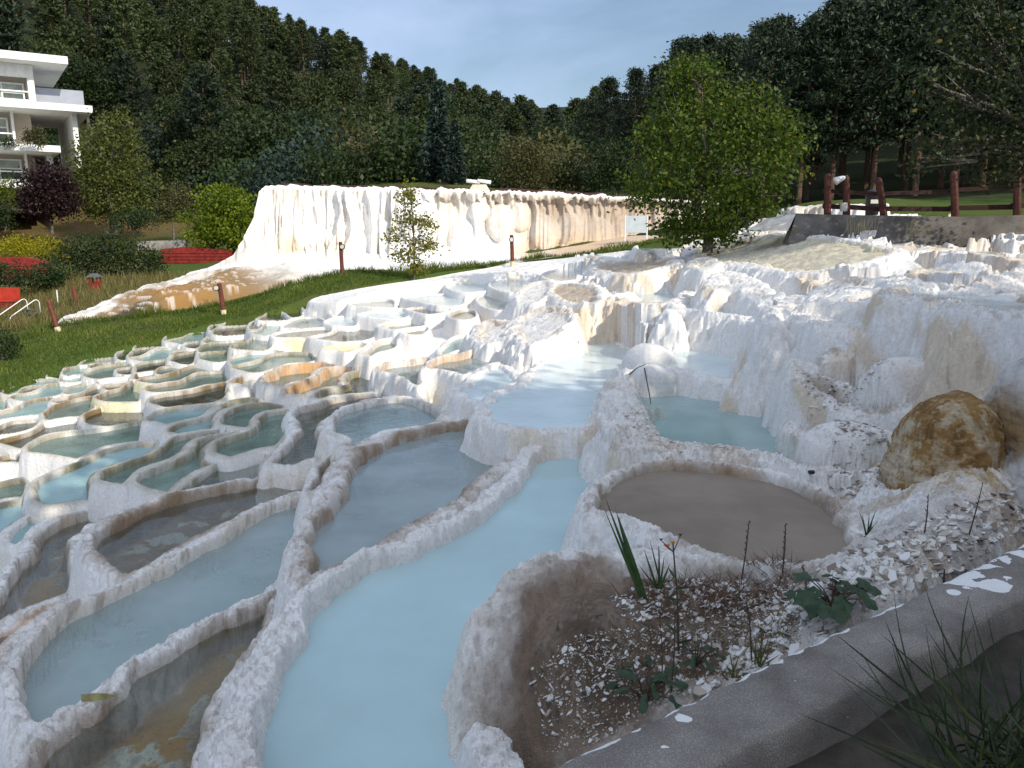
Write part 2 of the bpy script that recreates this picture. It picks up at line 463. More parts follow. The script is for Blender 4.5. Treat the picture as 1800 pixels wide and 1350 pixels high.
pool(R2,'B',[(255,830),(300,800),(420,780),(560,760),(700,720),(800,680),(900,655),(1100,640),(1260,650),(1300,720),(1240,740),(1000,740),(850,790),(750,830),(600,850),(480,870),(370,860),(290,845)],'green','olive',.09,wall='yellow')
pool(R2,'B',[(320,930),(370,895),(480,875),(600,855),(730,835),(820,785),(900,745),(1050,725),(1280,725),(1330,800),(1250,860),(1050,880),(900,920),(700,950),(500,970),(400,965),(340,950)],'green','brown',.09,st=.8)
pool(R2,'B',[(375,1060),(400,1020),(500,985),(700,960),(900,925),(1080,880),(1260,850),(1330,900),(1280,1020),(1150,1080),(900,1110),(700,1130),(560,1140),(450,1110),(390,1090)],'clear','brown',.10,st=.9)
pool(R2,'C',[(5,860),(40,815),(200,775),(330,750),(480,735),(560,745),(640,765),(480,795),(400,830),(310,860),(180,890),(60,920),(20,900)],'teal','grey',.08)
pool(R2,'C',[(25,935),(100,905),(250,880),(350,850),(430,805),(520,780),(700,765),(900,770),(960,780),(1000,850),(930,880),(700,895),(560,940),(400,990),(250,1000),(130,975),(50,955)],'green','teal',.09,
     lab='sparkling green pool with an hourglass rim in front of the yellow stained white wall')
pool(R3,'C',[(480,575),(540,545),(650,520),(800,505),(1000,490),(1150,485),(1200,520),(1120,560),(950,590),(860,600),(650,600),(530,595)],'clear','pink',.09,wall='yellow',st=.2,
     lab='white walled pool with a yellow streak down its front')
pool(R3,'C',[(905,595),(1000,575),(1100,555),(1180,530),(1260,490),(1450,480),(1660,480),(1700,560),(1640,610),(1500,640),(1300,650),(1150,640),(1000,620)],'clear','pink',.09,st=.4)
pool(R1,'C',[(225,480),(240,440),(300,410),(420,400),(690,400),(720,420),(600,440),(480,435),(400,445),(380,490),(300,520),(250,510)],'clear','grey',.07)
pool(R2,'C',[(235,520),(300,510),(380,495),(400,455),(480,440),(620,440),(680,470),(600,520),(480,570),(400,575),(310,560),(250,540)],'teal','teal',.07)
pool(R1,'C',[(325,380),(400,350),(450,310),(520,300),(610,305),(640,330),(720,370),(690,395),(560,405),(420,405),(340,400)],'clear','pink',.06)
pool(R1,'C',[(605,300),(680,285),(830,270),(850,330),(840,355),(730,375),(650,330)],'clear','pink',.06)
pool(R1,'C',[(838,262),(900,240),(975,245),(1022,285),(1000,305),(900,290)],'clear','pink',.06)
pool(R3,'C',[(590,480),(680,420),(800,370),(1000,365),(1100,400),(1140,460),(1100,480),(850,500),(700,490)],'pale','pink',.07,st=.15)
pool(R3,'C',[(1000,265),(1180,225),(1260,250),(1300,290),(1350,340),(1200,350),(1120,310)],'clear','pink',.06)
pool(R3,'C',[(1080,420),(1200,370),(1400,350),(1470,400),(1440,470),(1250,470),(1130,450)],'white','teal',.08,st=.1)
pool(R3,'D',[(325,480),(420,440),(600,430),(840,425),(870,500),(820,520),(600,510),(450,495)],'pale','pink',.07,st=.1)
pool(R3,'D',[(425,600),(520,570),(700,540),(900,525),(1000,530),(1030,600),(980,635),(800,645),(550,620)],'white','teal',.10,st=.1)
pool(R3,'D',[(650,735),(740,690),(850,660),(1000,645),(1190,640),(1220,700),(1200,730),(1050,745),(920,770),(870,780),(760,760)],'green','grey',.12,dep=.28,wl=.15,st=.35,stc='tan')
pool(R3,'D',[(985,535),(1080,515),(1300,505),(1480,510),(1500,550),(1350,585),(1200,590),(1060,560)],'clear','pink',.07)
pool(R3,'D',[(930,400),(1080,370),(1400,360),(1640,355),(1660,430),(1620,490),(1350,490),(1090,440)],'white','teal',.08,st=.1)
pool(R3,'D',[(905,800),(1000,770),(1190,740),(1260,760),(1200,820),(1080,830),(1000,825)],'clear','olive',.10,st=.3,stc='tan')
pool(R3,'D',[(1450,600),(1600,545),(1740,540),(1800,600),(1740,650),(1600,660),(1500,635)],'clear','pink',.09)
pool(R3,'D',[(430,1040),(560,960),(640,900),(760,870),(900,860),(900,960),(830,1000),(700,1030),(600,1080),(520,1060)],'green','grey',.12,dep=.25,wl=.14,st=.3,stc='tan')
pool(R3,'D',[(20,990),(150,940),(330,920),(480,910),(560,940),(450,1000),(330,1030),(200,1010),(90,1000)],'none','pink',.12,dep=.16,st=.6,stc='yellow')
pool(R3,'D',[(1330,1020),(1440,900),(1600,830),(1760,830),(1790,900),(1730,950),(1550,1020),(1480,1050),(1380,1060)],'teal','teal',.12,st=.15,
     lab='small blue green pool behind the orange brown rim under the broken white block')
pool(R3,'I',[(440,400),(540,350),(700,325),(860,310),(900,330),(870,420),(840,520),(770,560),(680,490),(600,440),(520,430)],'pale','grey',.12,dep=.28,wl=.13,st=.55,stc='orange',rough=.03,
     lab='rippled grey pool between the rough white wall and the orange rimmed pool')
pool(R3,'I',[(815,400),(870,340),(960,300),(1100,280),(1230,240),(1330,180),(1390,180),(1500,230),(1560,330),(1400,360),(1250,420),(1150,460),(1050,430),(940,410),(870,405)],'pale','pink',.15,dep=.28,wl=.12,st=.7,stc='orange',rough=.035,
     lab='pale pool with a long orange brown rim below the broken white block')
pool(R3,'I',[(1020,580),(1100,530),(1200,450),(1330,375),(1480,365),(1590,430),(1600,500),(1500,560),(1380,630),(1330,670),(1200,650),(1080,600)],'white','white',.16,dep=.12,wl=.05,st=.03,rough=.05,s=.3,
     lab='snow white pool with a crusty rim just left of the broad milky basin')
pool(R3,'Z',[(846,735),(846,712),(870,690),(900,680),(940,640),(980,608),(1040,598),(1110,610),(1130,650),(1090,675),(1075,720),(1050,750),(1000,758),(940,757),(890,748)],'white','white',.16,dep=.10,wl=.025,st=.02,rough=.06,s=.34,
     lab='broad milky white basin at the foot of the tall white walls')
# left edge and middle left
pool(R1,'A',[(890,265),(920,230),(1000,205),(1150,190),(1300,180),(1320,220),(1280,240),(1100,245),(1000,260)],'teal','grey',.07)
pool(R1,'A',[(720,310),(740,285),(800,260),(890,245),(920,265),(800,290)],'clear','olive',.06)
pool(R2,'A',[(995,300),(1010,275),(1080,250),(1250,235),(1400,235),(1420,250),(1200,270),(1080,300)],'clear','olive',.06)
pool(R1,'A',[(685,370),(710,330),(780,295),(900,275),(1010,265),(1020,320),(950,365),(860,370),(760,390)],'teal','grey',.07)
pool(R1,'A',[(525,400),(540,370),(600,350),(720,335),(760,380),(700,420),(600,415)],'clear','grey',.07)
pool(R2,'A',[(930,390),(950,340),(1020,310),(1150,275),(1300,255),(1470,245),(1500,320),(1400,400),(1250,410),(1130,430),(1010,420)],'green','grey',.09)
pool(R2,'A',[(660,440),(690,400),(770,375),(930,360),(960,410),(930,450),(800,465),(700,460)],'teal','grey',.08)
pool(R1,'A',[(435,415),(470,385),(530,375),(560,410),(480,425)],'clear','olive',.05)
pool(R4,'A',[(0,580),(30,545),(130,520),(210,480),(300,440),(450,430),(660,428),(700,470),(560,480),(480,500),(370,500),(260,530),(200,580),(100,610),(40,600)],'teal','grey',.08)
pool(R4,'A',[(195,580),(230,545),(330,510),(480,495),(500,510),(420,550),(300,590),(220,595)],'clear','grey',.07)
pool(R4,'A',[(90,640),(130,610),(250,590),(400,560),(470,510),(600,480),(760,465),(950,460),(900,510),(760,540),(710,590),(550,630),(380,650),(300,680),(180,670),(120,655)],'teal','teal',.08)
pool(R4,'A',[(-150,700),(-80,670),(90,650),(110,700),(95,760),(0,780),(-120,780)],'teal','teal',.08)
pool(R4,'A',[(-200,830),(0,790),(150,760),(260,690),(400,650),(590,630),(620,700),(560,790),(450,830),(300,840),(100,870),(0,890),(-200,930)],'teal','olive',.09,st=.8)
pool(R2,'A',[(710,590),(720,550),(790,510),(900,480),(1080,450),(1110,480),(1000,520),(960,560),(850,590),(760,600)],'teal','grey',.08)
pool(R2,'A',[(1075,470),(1110,440),(1250,410),(1430,400),(1500,420),(1420,450),(1300,470),(1150,490)],'green','grey',.07)
pool(R2,'A',[(565,690),(600,650),(760,620),(920,580),(1000,530),(1100,490),(1200,480),(1200,560),(1080,620),(950,640),(800,690),(690,710)],'clear','brown',.09,st=.9,wall='yellow')
pool(R2,'A',[(1145,520),(1170,490),(1300,480),(1400,470),(1480,440),(1400,510),(1300,545),(1200,560)],'clear','olive',.08,wall='yellow')
pool(R2,'A',[(1065,650),(1080,620),(1200,570),(1350,530),(1430,470),(1550,430),(1600,460),(1620,600),(1590,680),(1400,690),(1250,690),(1150,680)],'green','olive',.09,st=.9,wall='yellow')
pool(R2,'A',[(455,870),(470,820),(550,750),(700,690),(850,650),(1060,620),(1100,700),(1070,760),(930,850),(800,860),(650,880),(560,900),(480,890)],'green','olive',.10,st=.9)
pool(R2,'A',[(895,890),(930,830),(1050,780),(1250,730),(1450,710),(1650,680),(1700,800),(1650,910),(1400,940),(1200,970),(1050,960),(950,930)],'clear','brown',.10,st=1.0,
     lab='shallow rust brown pool with a bright white rim left of the blue pool')
pool(R4,'A',[(-100,1000),(0,950),(130,900),(300,885),(450,880),(460,920),(400,970),(300,1010),(150,1040),(0,1060),(-100,1080)],'clear','olive',.09,st=.9)
pool(R4,'A',[(-200,930),(0,890),(200,860),(440,830),(480,900),(300,900),(0,960),(-200,1000)],'clear','brown',.09,st=.9)
pool(R4,'A',[(-50,1150),(0,1110),(200,1060),(380,1000),(480,920),(600,880),(760,860),(900,855),(930,1000),(800,1010),(560,1050),(430,1110),(330,1160),(250,1230),(100,1200),(10,1170)],'clear','brown',.10,st=1.0)
pool(R4,'A',[(245,1250),(270,1190),(380,1120),(560,1060),(800,1020),(1100,990),(1350,940),(1640,900),(1720,1000),(1680,1110),(1450,1150),(1200,1190),(1050,1260),(950,1310),(850,1340),(600,1300),(420,1280),(320,1270)],'green','teal',.11,st=.9,
     lab='long pale green pool with a brown inner wall above the bright turquoise pool')
pool(R4,'F',[(-100,330),(-20,280),(100,250),(240,215),(270,280),(250,350),(100,345),(0,350)],'clear','brown',.09,st=.8)
pool(R4,'F',[(-200,600),(0,560),(150,530),(280,515),(330,600),(300,730),(150,750),(0,770),(-200,800)],'green','grey',.10,st=.6)
pool(R4,'F',[(-300,900),(0,800),(150,770),(310,750),(360,850),(300,960),(200,1020),(80,1130),(0,1150),(-300,1200)],'bright','teal',.10,st=.1,
     lab='clear turquoise pool cut by the left edge of the picture')
pool(R4,'F',[(320,760),(330,620),(400,540),(540,470),(800,360),(1000,270),(1200,190),(1450,130),(1780,105),(1800,180),(1650,290),(1400,360),(1200,440),(1090,520),(1080,640),(1100,780),(900,800),(700,830),(560,850),(430,830)],'bright','teal',.14,st=.08,
     lab='bright turquoise pool with sparkling ripples and a thick grey rim')
pool(R2,'G',[(150,390),(170,345),(260,285),(420,240),(600,215),(800,208),(940,175),(1020,165),(980,215),(900,285),(800,345),(620,385),(450,430),(380,440),(260,410)],'teal','teal',.13,st=.1,
     lab='blue pool with a thick grey rim right of the rust brown pool')
pool(R2,'G',[(365,530),(440,440),(620,390),(800,350),(900,290),(990,210),(1080,165),(1250,135),(1400,125),(1500,150),(1450,200),(1250,220),(1050,280),(970,380),(960,480),(800,500),(620,530),(520,550),(420,530)],'teal','grey',.13,st=.2,
     lab='narrow winding grey blue pool in front of the blue pool')
pool(R2,'G',[(965,420),(985,350),(1060,280),(1200,220),(1350,195),(1550,182),(1720,215),(1760,250),(1600,270),(1480,300),(1410,345),(1375,440),(1330,470),(1230,475),(1100,455),(1010,440)],'green','grey',.12,st=.3,
     lab='round grey green pool with a crusty rim above the yellow green pool')
pool(R2,'G',[(875,740),(890,670),(940,620),(1050,585),(1200,540),(1320,500),(1390,440),(1400,370),(1480,310),(1600,275),(1760,265),(1800,300),(1820,500),(1750,600),(1650,680),(1500,710),(1300,770),(1120,820),(1000,800),(920,770)],'green','green',.13,st=.1,
     lab='yellow green pool with a rounded pale tip')
pool(R4,'Z',[(165,845),(168,832),(185,823),(215,814),(250,803),(268,794),(282,785),(295,773),(310,767),(335,762),(370,757),(410,756),(395,764),(360,770),(338,778),(325,795),(300,810),(262,822),(245,832),(225,850),(215,855),(190,852)],'green','grey',.13,st=.15,
     lab='narrow green pool curving beside the bright turquoise pool')
pool(R2,'G',[(0,1080),(40,990),(150,960),(300,900),(450,850),(600,760),(700,640),(780,590),(900,550),(1100,520),(1300,495),(1320,500),(1150,560),(1000,610),(920,660),(880,750),(900,860),(960,890),(800,960),(650,1060),(540,1140),(480,1215),(400,1230),(200,1190),(60,1130)],'green','teal',.15,st=.15,
     lab='long olive green pool left of the yellow green pool')
pool(R2,'G',[(490,1200),(530,1140),(650,1050),(780,960),(900,900),(1100,820),(1300,750),(1480,690),(1620,680),(1600,760),(1530,850),(1500,950),(1500,1010),(1300,1100),(1050,1130),(800,1160),(650,1190),(540,1220)],'clear','grey',.12,st=.4,
     lab='grey brown pool tapering to a point above the dark brown pool')
pool(R2,'C',[(10,1110),(60,1070),(200,1030),(400,1025),(420,1060),(330,1090),(230,1110),(200,1150),(100,1130)],'none','brown',.10,dep=.16,st=.9,
     lab='small dry brown basin in a white box shaped wall')
pool(R2,'H',[(100,330),(130,270),(230,210),(350,160),(500,130),(700,115),(880,120),(980,140),(960,170),(830,180),(750,230),(690,285),(560,330),(450,365),(390,410),(270,385),(180,355)],'green','grey',.17,dep=.32,wl=.2,st=.95,stc='orange',rough=.03,
     lab='oval pool with a thick orange stained rim, farther of the two')
pool(R2,'H',[(335,480),(390,400),(480,350),(620,315),(710,270),(770,210),(850,175),(1000,160),(1200,170),(1290,190),(1200,220),(1080,250),(1040,340),(1000,385),(820,420),(700,470),(650,500),(520,490),(420,490)],'green','grey',.17,dep=.32,wl=.2,st=.95,stc='orange',rough=.03,
     lab='winding pool with a thick orange stained rim, nearer of the two')
pool(R2,'H',[(690,510),(715,455),(820,415),(1000,385),(1080,355),(1040,330),(1050,275),(1120,225),(1300,205),(1430,200),(1470,300),(1450,420),(1300,460),(1100,475),(950,490),(850,520),(760,535)],'clear','grey',.12,dep=.28,wl=.12,st=.45,rough=.02,
     lab='rippled dark grey pool with an S shaped rim')
pool('front','H',[(150,1300),(180,1200),(260,1130),(340,1040),(440,940),(430,850),(415,740),(450,680),(540,640),(700,600),(900,530),(1100,490),(1400,450),(1480,425),(1580,480),(1600,530),(1350,570),(1100,640),(950,720),(880,850),(870,1000),(880,1160),(800,1215),(650,1255),(480,1300),(350,1290),(240,1280)],'clear','grey',.17,dep=.26,wl=.08,st=.6,rough=.02,
     lab='long dark grey pool with wind ripples bending round the blue white pool')
pool('front','I',[(52,900),(65,820),(120,745),(220,700),(360,670),(560,635),(700,630),(820,660),(1000,740),(1040,800),(900,860),(720,890),(550,920),(430,970),(330,1030),(230,1040),(150,1010),(180,960),(90,930)],'pale','teal',.17,dep=.24,wl=.07,st=.45,rough=.025,
     lab='pale blue pool with a brownish rim in front of the two small waterfalls')
pool('front','L',[(1060,390),(1090,280),(1150,170),(1230,110),(1330,40),(1400,20),(1450,50),(1350,130),(1290,220),(1250,320),(1190,360),(1110,410)],'clear','brown',.12,dep=.22,st=.8,
     lab='thin brown sliver of a basin squeezed between two grey rims')
pool('front','Z',[(842,740),(804,742),(771,745),(727,756),(682,765),(658,774),(627,789),(604,802),(589,827),(575,853),(544,895),(529,922),(513,964),(513,1024),(517,1045),(560,1030),(640,1000),(720,960),(800,910),(880,840),(940,790),(910,760),(870,745)],'pale','grey',.24,dep=.30,wl=.1,st=.85,rough=.03,
     lab='grey blue pool behind a very thick brown rim, left of the large milky turquoise pool')
pool('front','J',[(20,480),(0,430),(20,380),(100,320),(220,250),(350,210),(500,170),(700,145),(900,140),(1150,130),(1000,180),(700,220),(500,270),(350,340),(250,420),(170,510),(90,530)],'teal','teal',.15,st=.1,z=-3.05,
     lab='slender crescent of turquoise water with a smooth grey rim')
pool('front','J',[(-100,900),(0,760),(60,650),(130,600),(200,480),(280,390),(400,310),(600,240),(800,190),(1000,170),(1170,150),(1150,190),(900,290),(750,360),(690,420),(660,520),(670,700),(640,830),(600,900),(450,970),(250,1050),(0,1160),(-250,1250),(-250,1000)],'clear','mix',.16,dep=.28,wl=.12,st=.7,rough=.02,z=-2.97,
     lab='green and brown bottomed pool left of the dark brown pool')
pool('front','Z',[(145,972),(149,950),(160,934),(184,917),(233,892),(278,877),(300,872),(344,860),(400,851),(444,842),(478,831),(511,820),(535,816),(560,816),(548,842),(540,870),(500,884),(455,900),(411,924),(367,948),(300,984),(250,1012),(215,1022),(180,1015),(158,995)],'clear','brown',.16,dep=.26,wl=.12,st=.95,rough=.02,z=-2.62,
     lab='dark brown pool with a white tip above the long pale blue pool')
pool('front','Z',[(6,1250),(9,1190),(24,1150),(45,1113),(80,1085),(110,1066),(150,1049),(190,1031),(250,1003),(300,975),(367,939),(411,915),(455,892),(500,877),(535,867),(555,880),(550,905),(535,940),(520,990),(518,1020),(490,1048),(440,1070),(380,1098),(310,1138),(240,1180),(180,1232),(130,1265),(90,1285),(40,1290)],'pale','teal',.17,dep=.30,wl=.13,st=.4,stc='tan',rough=.02,z=-2.63,
     lab='long pale blue pool with a thick grey rim in the lower left foreground')
pool('front','K',[(-60,1480),(70,1330),(300,1090),(480,900),(600,860),(700,780),(900,640),(1100,490),(1300,350),(1500,220),(1800,105),(1950,40),(2120,-50),(2250,-160),(2330,-180),(2340,-60),(2200,220),(2000,480),(1850,800),(1780,1080),(1780,1500),(1780,2000),(0,2000)],'clear','mix',.17,dep=.24,wl=.10,st=.8,rough=.03,z=-2.43,
     lab='rust and grey bottomed pool left of the large milky turquoise pool')
pool('front','J',[(-200,1230),(0,1125),(250,1010),(470,935),(520,980),(350,1080),(200,1200),(120,1320),(60,1500),(0,1800),(-300,1800)],'clear','orange',.14,dep=.26,st=1.0,stc='orange',z=-2.88,
     lab='orange brown pool with a white rim at the left edge of the picture')
# the large turquoise pool
pool('front','Z',[(982,764),(930,786),(895,828),(828,886),(700,956),(600,996),(512,1066),(450,1150),(410,1230),(392,1290),(392,1400),(400,1700),(1000,1800),(900,1350),(900,1250),(960,1150),(1080,1080),(1120,1040),(1080,960),(1080,900),(1100,850),(1160,830),(1110,770),(1060,745)],'milk','white',.21,dep=.35,wl=.10,st=.02,rough=.03,z=-2.0,
     lab='large milky turquoise pool with a broad white rim in the foreground')
# the white cascades on the right
RT = 'cascade'
pool(RT,'M',[(175,130),(190,103),(260,97),(420,102),(520,52),(600,42),(630,120),(580,165),(500,170),(380,155),(280,140)],'white','teal',.10,st=.1,lab='highest little turquoise pool beside the lawn and the pale yellow terrace')
pool(RT,'M',[(515,75),(560,42),(700,30),(830,15),(960,45),(880,75),(700,80),(620,100)],'white','teal',.08,st=.1,lab='sliver of turquoise water at the very top of the cascade under the leafy tree')
pool(RT,'Z',[(1212,450),(1232,432),(1260,424),(1350,420),(1430,425),(1520,436),(1580,450),(1540,468),(1470,478),(1400,476),(1330,470),(1270,468),(1230,462)],'none','sand',.15,dep=.06,st=.3,stc='yellow',rough=.08,s=.5,lab='pale yellow dry terrace at the top of the cascade')
pool(RT,'Z',[(1250,500),(1258,478),(1300,470),(1350,474),(1400,484),(1440,480),(1500,480),(1500,500),(1440,512),(1400,508),(1380,500),(1330,490),(1290,492),(1262,505)],'none','white',.2,dep=.05,st=.1,rough=.08,s=.35,dz=.08,lab='fluted white terrace wall in the middle of the cascade')
pool(RT,'Z',[(1040,478),(1048,458),(1090,452),(1150,452),(1190,462),(1150,475),(1100,480),(1070,482)],'none','pink',.15,dep=.05,st=.5,stc='tan',rough=.08,s=.4,dz=.06,lab='pinkish crusted terrace under the highest little pool')
pool(RT,'Z',[(1026,536),(1045,527),(1085,525),(1130,532),(1165,540),(1198,534),(1215,515),(1150,500),(1090,500),(1045,508),(1022,520)],'white','teal',.16,dep=.15,wl=.06,st=.08,rough=.06,s=.25,dz=.05,lab='white walled pool on the left shoulder of the cascade')
pool(RT,'Z',[(1176,551),(1200,545),(1240,550),(1300,558),(1345,563),(1366,548),(1372,530),(1340,515),(1290,498),(1220,492),(1200,515),(1180,535)],'white','white',.18,dep=.12,wl=.04,st=.12,stc='yellow',rough=.07,s=.28,dz=.03,lab='sunlit milky pool on the scalloped white wall in the middle of the cascade')
pool(RT,'Z',[(1354,566),(1364,553),(1376,546),(1400,556),(1425,566),(1455,574),(1500,578),(1525,584),(1560,586),(1600,578),(1590,556),(1510,545),(1480,528),(1400,522),(1365,535)],'white','pink',.2,dep=.14,wl=.05,st=.25,stc='tan',rough=.07,s=.3,lab='half shaded milky pool behind the tall bluish wall of the cascade')
pool(RT,'Z',[(1118,645),(1125,620),(1145,600),(1170,588),(1230,590),(1300,610),(1370,630),(1380,660),(1300,672),(1210,660),(1180,650),(1140,662)],'white','white',.16,dep=.12,wl=.035,st=.12,stc='tan',rough=.05,s=.2,lab='pale milky pool above the deep green pool')
pool(RT,'Z',[(1066,745),(1064,700),(1080,672),(1115,650),(1165,640),(1230,655),(1380,655),(1430,700),(1430,760),(1490,800),(1500,850),(1400,850),(1330,822),(1270,825),(1200,818),(1120,812),(1082,785)],'deep','teal',.34,dep=.3,wl=.10,st=.2,stc='tan',rough=.08,s=.28,lab='deep green pool behind the rough white rock')
pool(RT,'Z',[(1028,905),(1035,870),(1050,846),(1070,832),(1112,818),(1200,812),(1285,818),(1370,836),(1450,864),(1495,892),(1515,930),(1505,970),(1460,1005),(1390,1018),(1330,1012),(1250,986),(1170,955),(1110,925),(1060,910)],'mud','mud',.14,dep=.2,wl=.11,st=.9,rough=.03,s=.2,z=-1.66,stc='mudb',lab='still mud brown pool in the right foreground')
pool(RT,'Z',[(1382,704),(1384,680),(1405,658),(1440,648),(1490,657),(1550,690),(1590,700),(1570,714),(1510,720),(1450,712),(1410,710)],'none','mudb',.14,dep=.09,st=.7,rough=.04,s=.14,dz=.02,lab='dry brown hollow on a rounded white wall right of the deep green pool')
pool(RT,'Z',[(1560,520),(1570,500),(1610,497),(1700,505),(1800,515),(1900,540),(1850,560),(1780,552),(1720,548),(1680,538),(1620,525)],'white','pink',.15,dep=.1,wl=.03,st=.4,stc='tan',rough=.06,s=.26,dz=.05,lab='thin steaming pool high on the right of the cascade')
pool(RT,'Z',[(1545,462),(1560,446),(1620,432),(1720,432),(1860,450),(1860,480),(1760,484),(1680,474),(1600,470)],'none','white',.2,dep=.02,st=.1,rough=.09,s=.34,dz=.10,lab='smooth white shoulder of the cascade below the concrete wall')
# platforms that carry no water
pool('slab','Z',[(545,533),(600,515),(680,500),(760,487),(830,475),(900,465),(1040,448),(1100,440),(1110,447),(1040,459),(960,471),(860,482),(770,494),(700,506),(640,519),(580,537)],'none','white',.1,dep=.01,st=.05,slab=True,s=.3,lab='flat white ledge between the lawn and the white pools')
pool('slab','Z',[(900,560),(915,545),(950,538),(985,540),(1005,556),(985,575),(960,590),(930,600),(905,590)],'none','white',.08,dep=.03,st=.5,slab=True,rough=.09,s=.3,dz=.18,stc='tan',lab='broken white block with a pinkish top left of the cascade')
pool('slab','Z',[(838,575),(850,560),(890,556),(905,570),(890,590),(850,600)],'none','white',.08,dep=.03,st=.5,slab=True,rough=.08,s=.35,dz=.13,stc='orange',lab='low crumbling white block with an orange top')
pool('slab','Z',[(965,525),(975,510),(1030,505),(1060,515),(1045,535),(1000,540)],'none','pink',.08,dep=.03,st=.4,slab=True,rough=.07,s=.35,dz=.10,stc='tan',lab='pinkish square block against the white shoulder of the cascade')
pool('slab','Z',[(905,520),(925,505),(965,500),(975,515),(950,535),(915,535)],'none','white',.08,dep=.03,st=.3,slab=True,rough=.07,s=.35,dz=.08,stc='tan',lab='small white block at the right end of the white pools')
pool('slab','Z',[(830,1420),(826,1300),(832,1225),(856,1160),(925,1100),(985,1076),(1070,1060),(1130,1045),(1260,1015),(1400,1020),(1470,1012),(1500,1050),(1420,1130),(1250,1200),(1100,1280),(1000,1340),(950,1420)],'none','dirt',.15,dep=.06,st=.75,rough=.05,s=.2,stc='soil',lab='dirt filled crusted basin beside the concrete kerb')

pool(R3,'Z',[(782,503),(792,493),(830,488),(862,495),(866,508),(830,514),(796,511)],'white','teal',.10,dep=.15,wl=.05,st=.1,z=-1.50,lab='pale pool behind a streaked white wall at the far end of the ledge')
pool(R3,'Z',[(858,500),(872,489),(905,482),(935,488),(940,506),(905,514),(872,509)],'white','teal',.10,dep=.15,wl=.05,st=.1,z=-1.40,lab='pale green pool just below the right end of the ledge')
pool(R3,'Z',[(836,528),(848,515),(890,508),(908,520),(905,540),(880,546),(850,540)],'pale','teal',.10,dep=.15,wl=.05,st=.1,z=-1.58,lab='upright streaked greenish pool beside the small white block')
pool(R3,'Z',[(950,486),(965,476),(1010,470),(1030,478),(1020,490),(980,494)],'white','white',.12,dep=.12,wl=.04,st=.1,z=-1.12,lab='small white pool between the ledge and the cascade')

pool(RT,'Z',[(1478,524),(1490,508),(1530,497),(1575,494),(1590,500),(1560,512),(1540,520),(1505,526)],'none','white',.14,dep=.05,st=.4,stc='tan',rough=.07,s=.26,dz=.06,lab='crusted white step with dark flakes left of the thin steaming pool')
pool(RT,'Z',[(1415,500),(1430,484),(1480,476),(1540,480),(1545,490),(1490,496),(1450,503)],'none','white',.14,dep=.05,st=.4,stc='tan',rough=.07,s=.26,dz=.06,lab='white step above the half shaded milky pool')
pool(RT,'Z',[(1210,470),(1222,455),(1250,450),(1262,462),(1250,474),(1225,478)],'none','white',.12,dep=.04,st=.3,stc='yellow',rough=.06,s=.26,dz=.05,lab='small fluted white step left of the fluted terrace wall')
pool(RT,'Z',[(1600,606),(1630,588),(1700,580),(1780,590),(1800,604),(1720,612),(1650,616)],'none','white',.14,dep=.05,st=.5,stc='mudb',rough=.06,s=.3,dz=.05,lab='grey flaky step under the thin steaming pool at the right')

ZFIX = {0:-2.36,1:-2.34,2:-2.33,3:-2.40,4:-2.39,5:-2.38,6:-2.51,7:-2.50,8:-2.24,9:-2.47,10:-2.60,11:-2.65,12:-2.59,13:-2.58,14:-2.50,15:-2.48,16:-2.64,17:-2.56,18:-2.51,19:-2.58,20:-2.48,21:-2.44,22:-2.43,
        23:-2.27,24:-2.26,25:-2.05,26:-2.03,27:-2.19,28:-2.18,29:-2.10,30:-2.08,31:-2.0,32:-2.06,33:-1.98,34:-1.98,35:-1.72,36:-1.80,37:-1.84,38:-1.70,39:-1.62,40:-1.86,41:-1.66,42:-1.98,43:-2.05,44:-1.90,45:-1.95,46:-1.80,47:-1.77,48:-1.70,
        49:-2.70,50:-2.73,51:-2.68,52:-2.72,53:-2.78,54:-2.66,55:-2.74,56:-2.79,57:-2.78,58:-2.77,59:-2.76,60:-2.85,61:-2.75,62:-2.735,63:-2.70,64:-2.725,65:-2.63,66:-2.60,67:-2.72,68:-2.70,69:-2.78,70:-2.79,71:-2.76,72:-2.69,73:-2.83,
        74:-2.78,75:-2.76,76:-2.62,77:-2.42,78:-2.41,79:-2.34,80:-2.30,81:-2.40,82:-2.39,83:-2.37,84:-2.33,85:-2.25,86:-2.24,87:-2.235,88:-2.23,89:-2.0,90:-2.12,91:-1.99,92:-2.74,93:-2.71,94:-2.36,95:-2.34,96:-2.28,97:-2.68,98:-1.86,109:-1.585,
        99:-0.74,100:-0.50,104:-1.15,105:-1.075,106:-0.87,107:-1.50,108:-1.60}
for _i, _z in ZFIX.items():
    P[_i]['z'] = _z; P[_i]['dz'] = 0.0
for _p in P:
    if _p['row'] == 'front' and _p['wt'] != 'milk': _p['wl'] *= 0.5; _p['w'] *= 0.74
    _p['dep'] = _p['wl'] + (_p['dep']-_p['wl'])*0.62
    if _p['wt'] == 'milk': _p['w'] *= 0.85; _p['wl'] = 0.06
    if _p['wt'] == 'mud': _p['wl'] = 0.035; _p['w'] *= 0.8
    if _p['row'] == 'cascade': _p['s'] *= 1.25
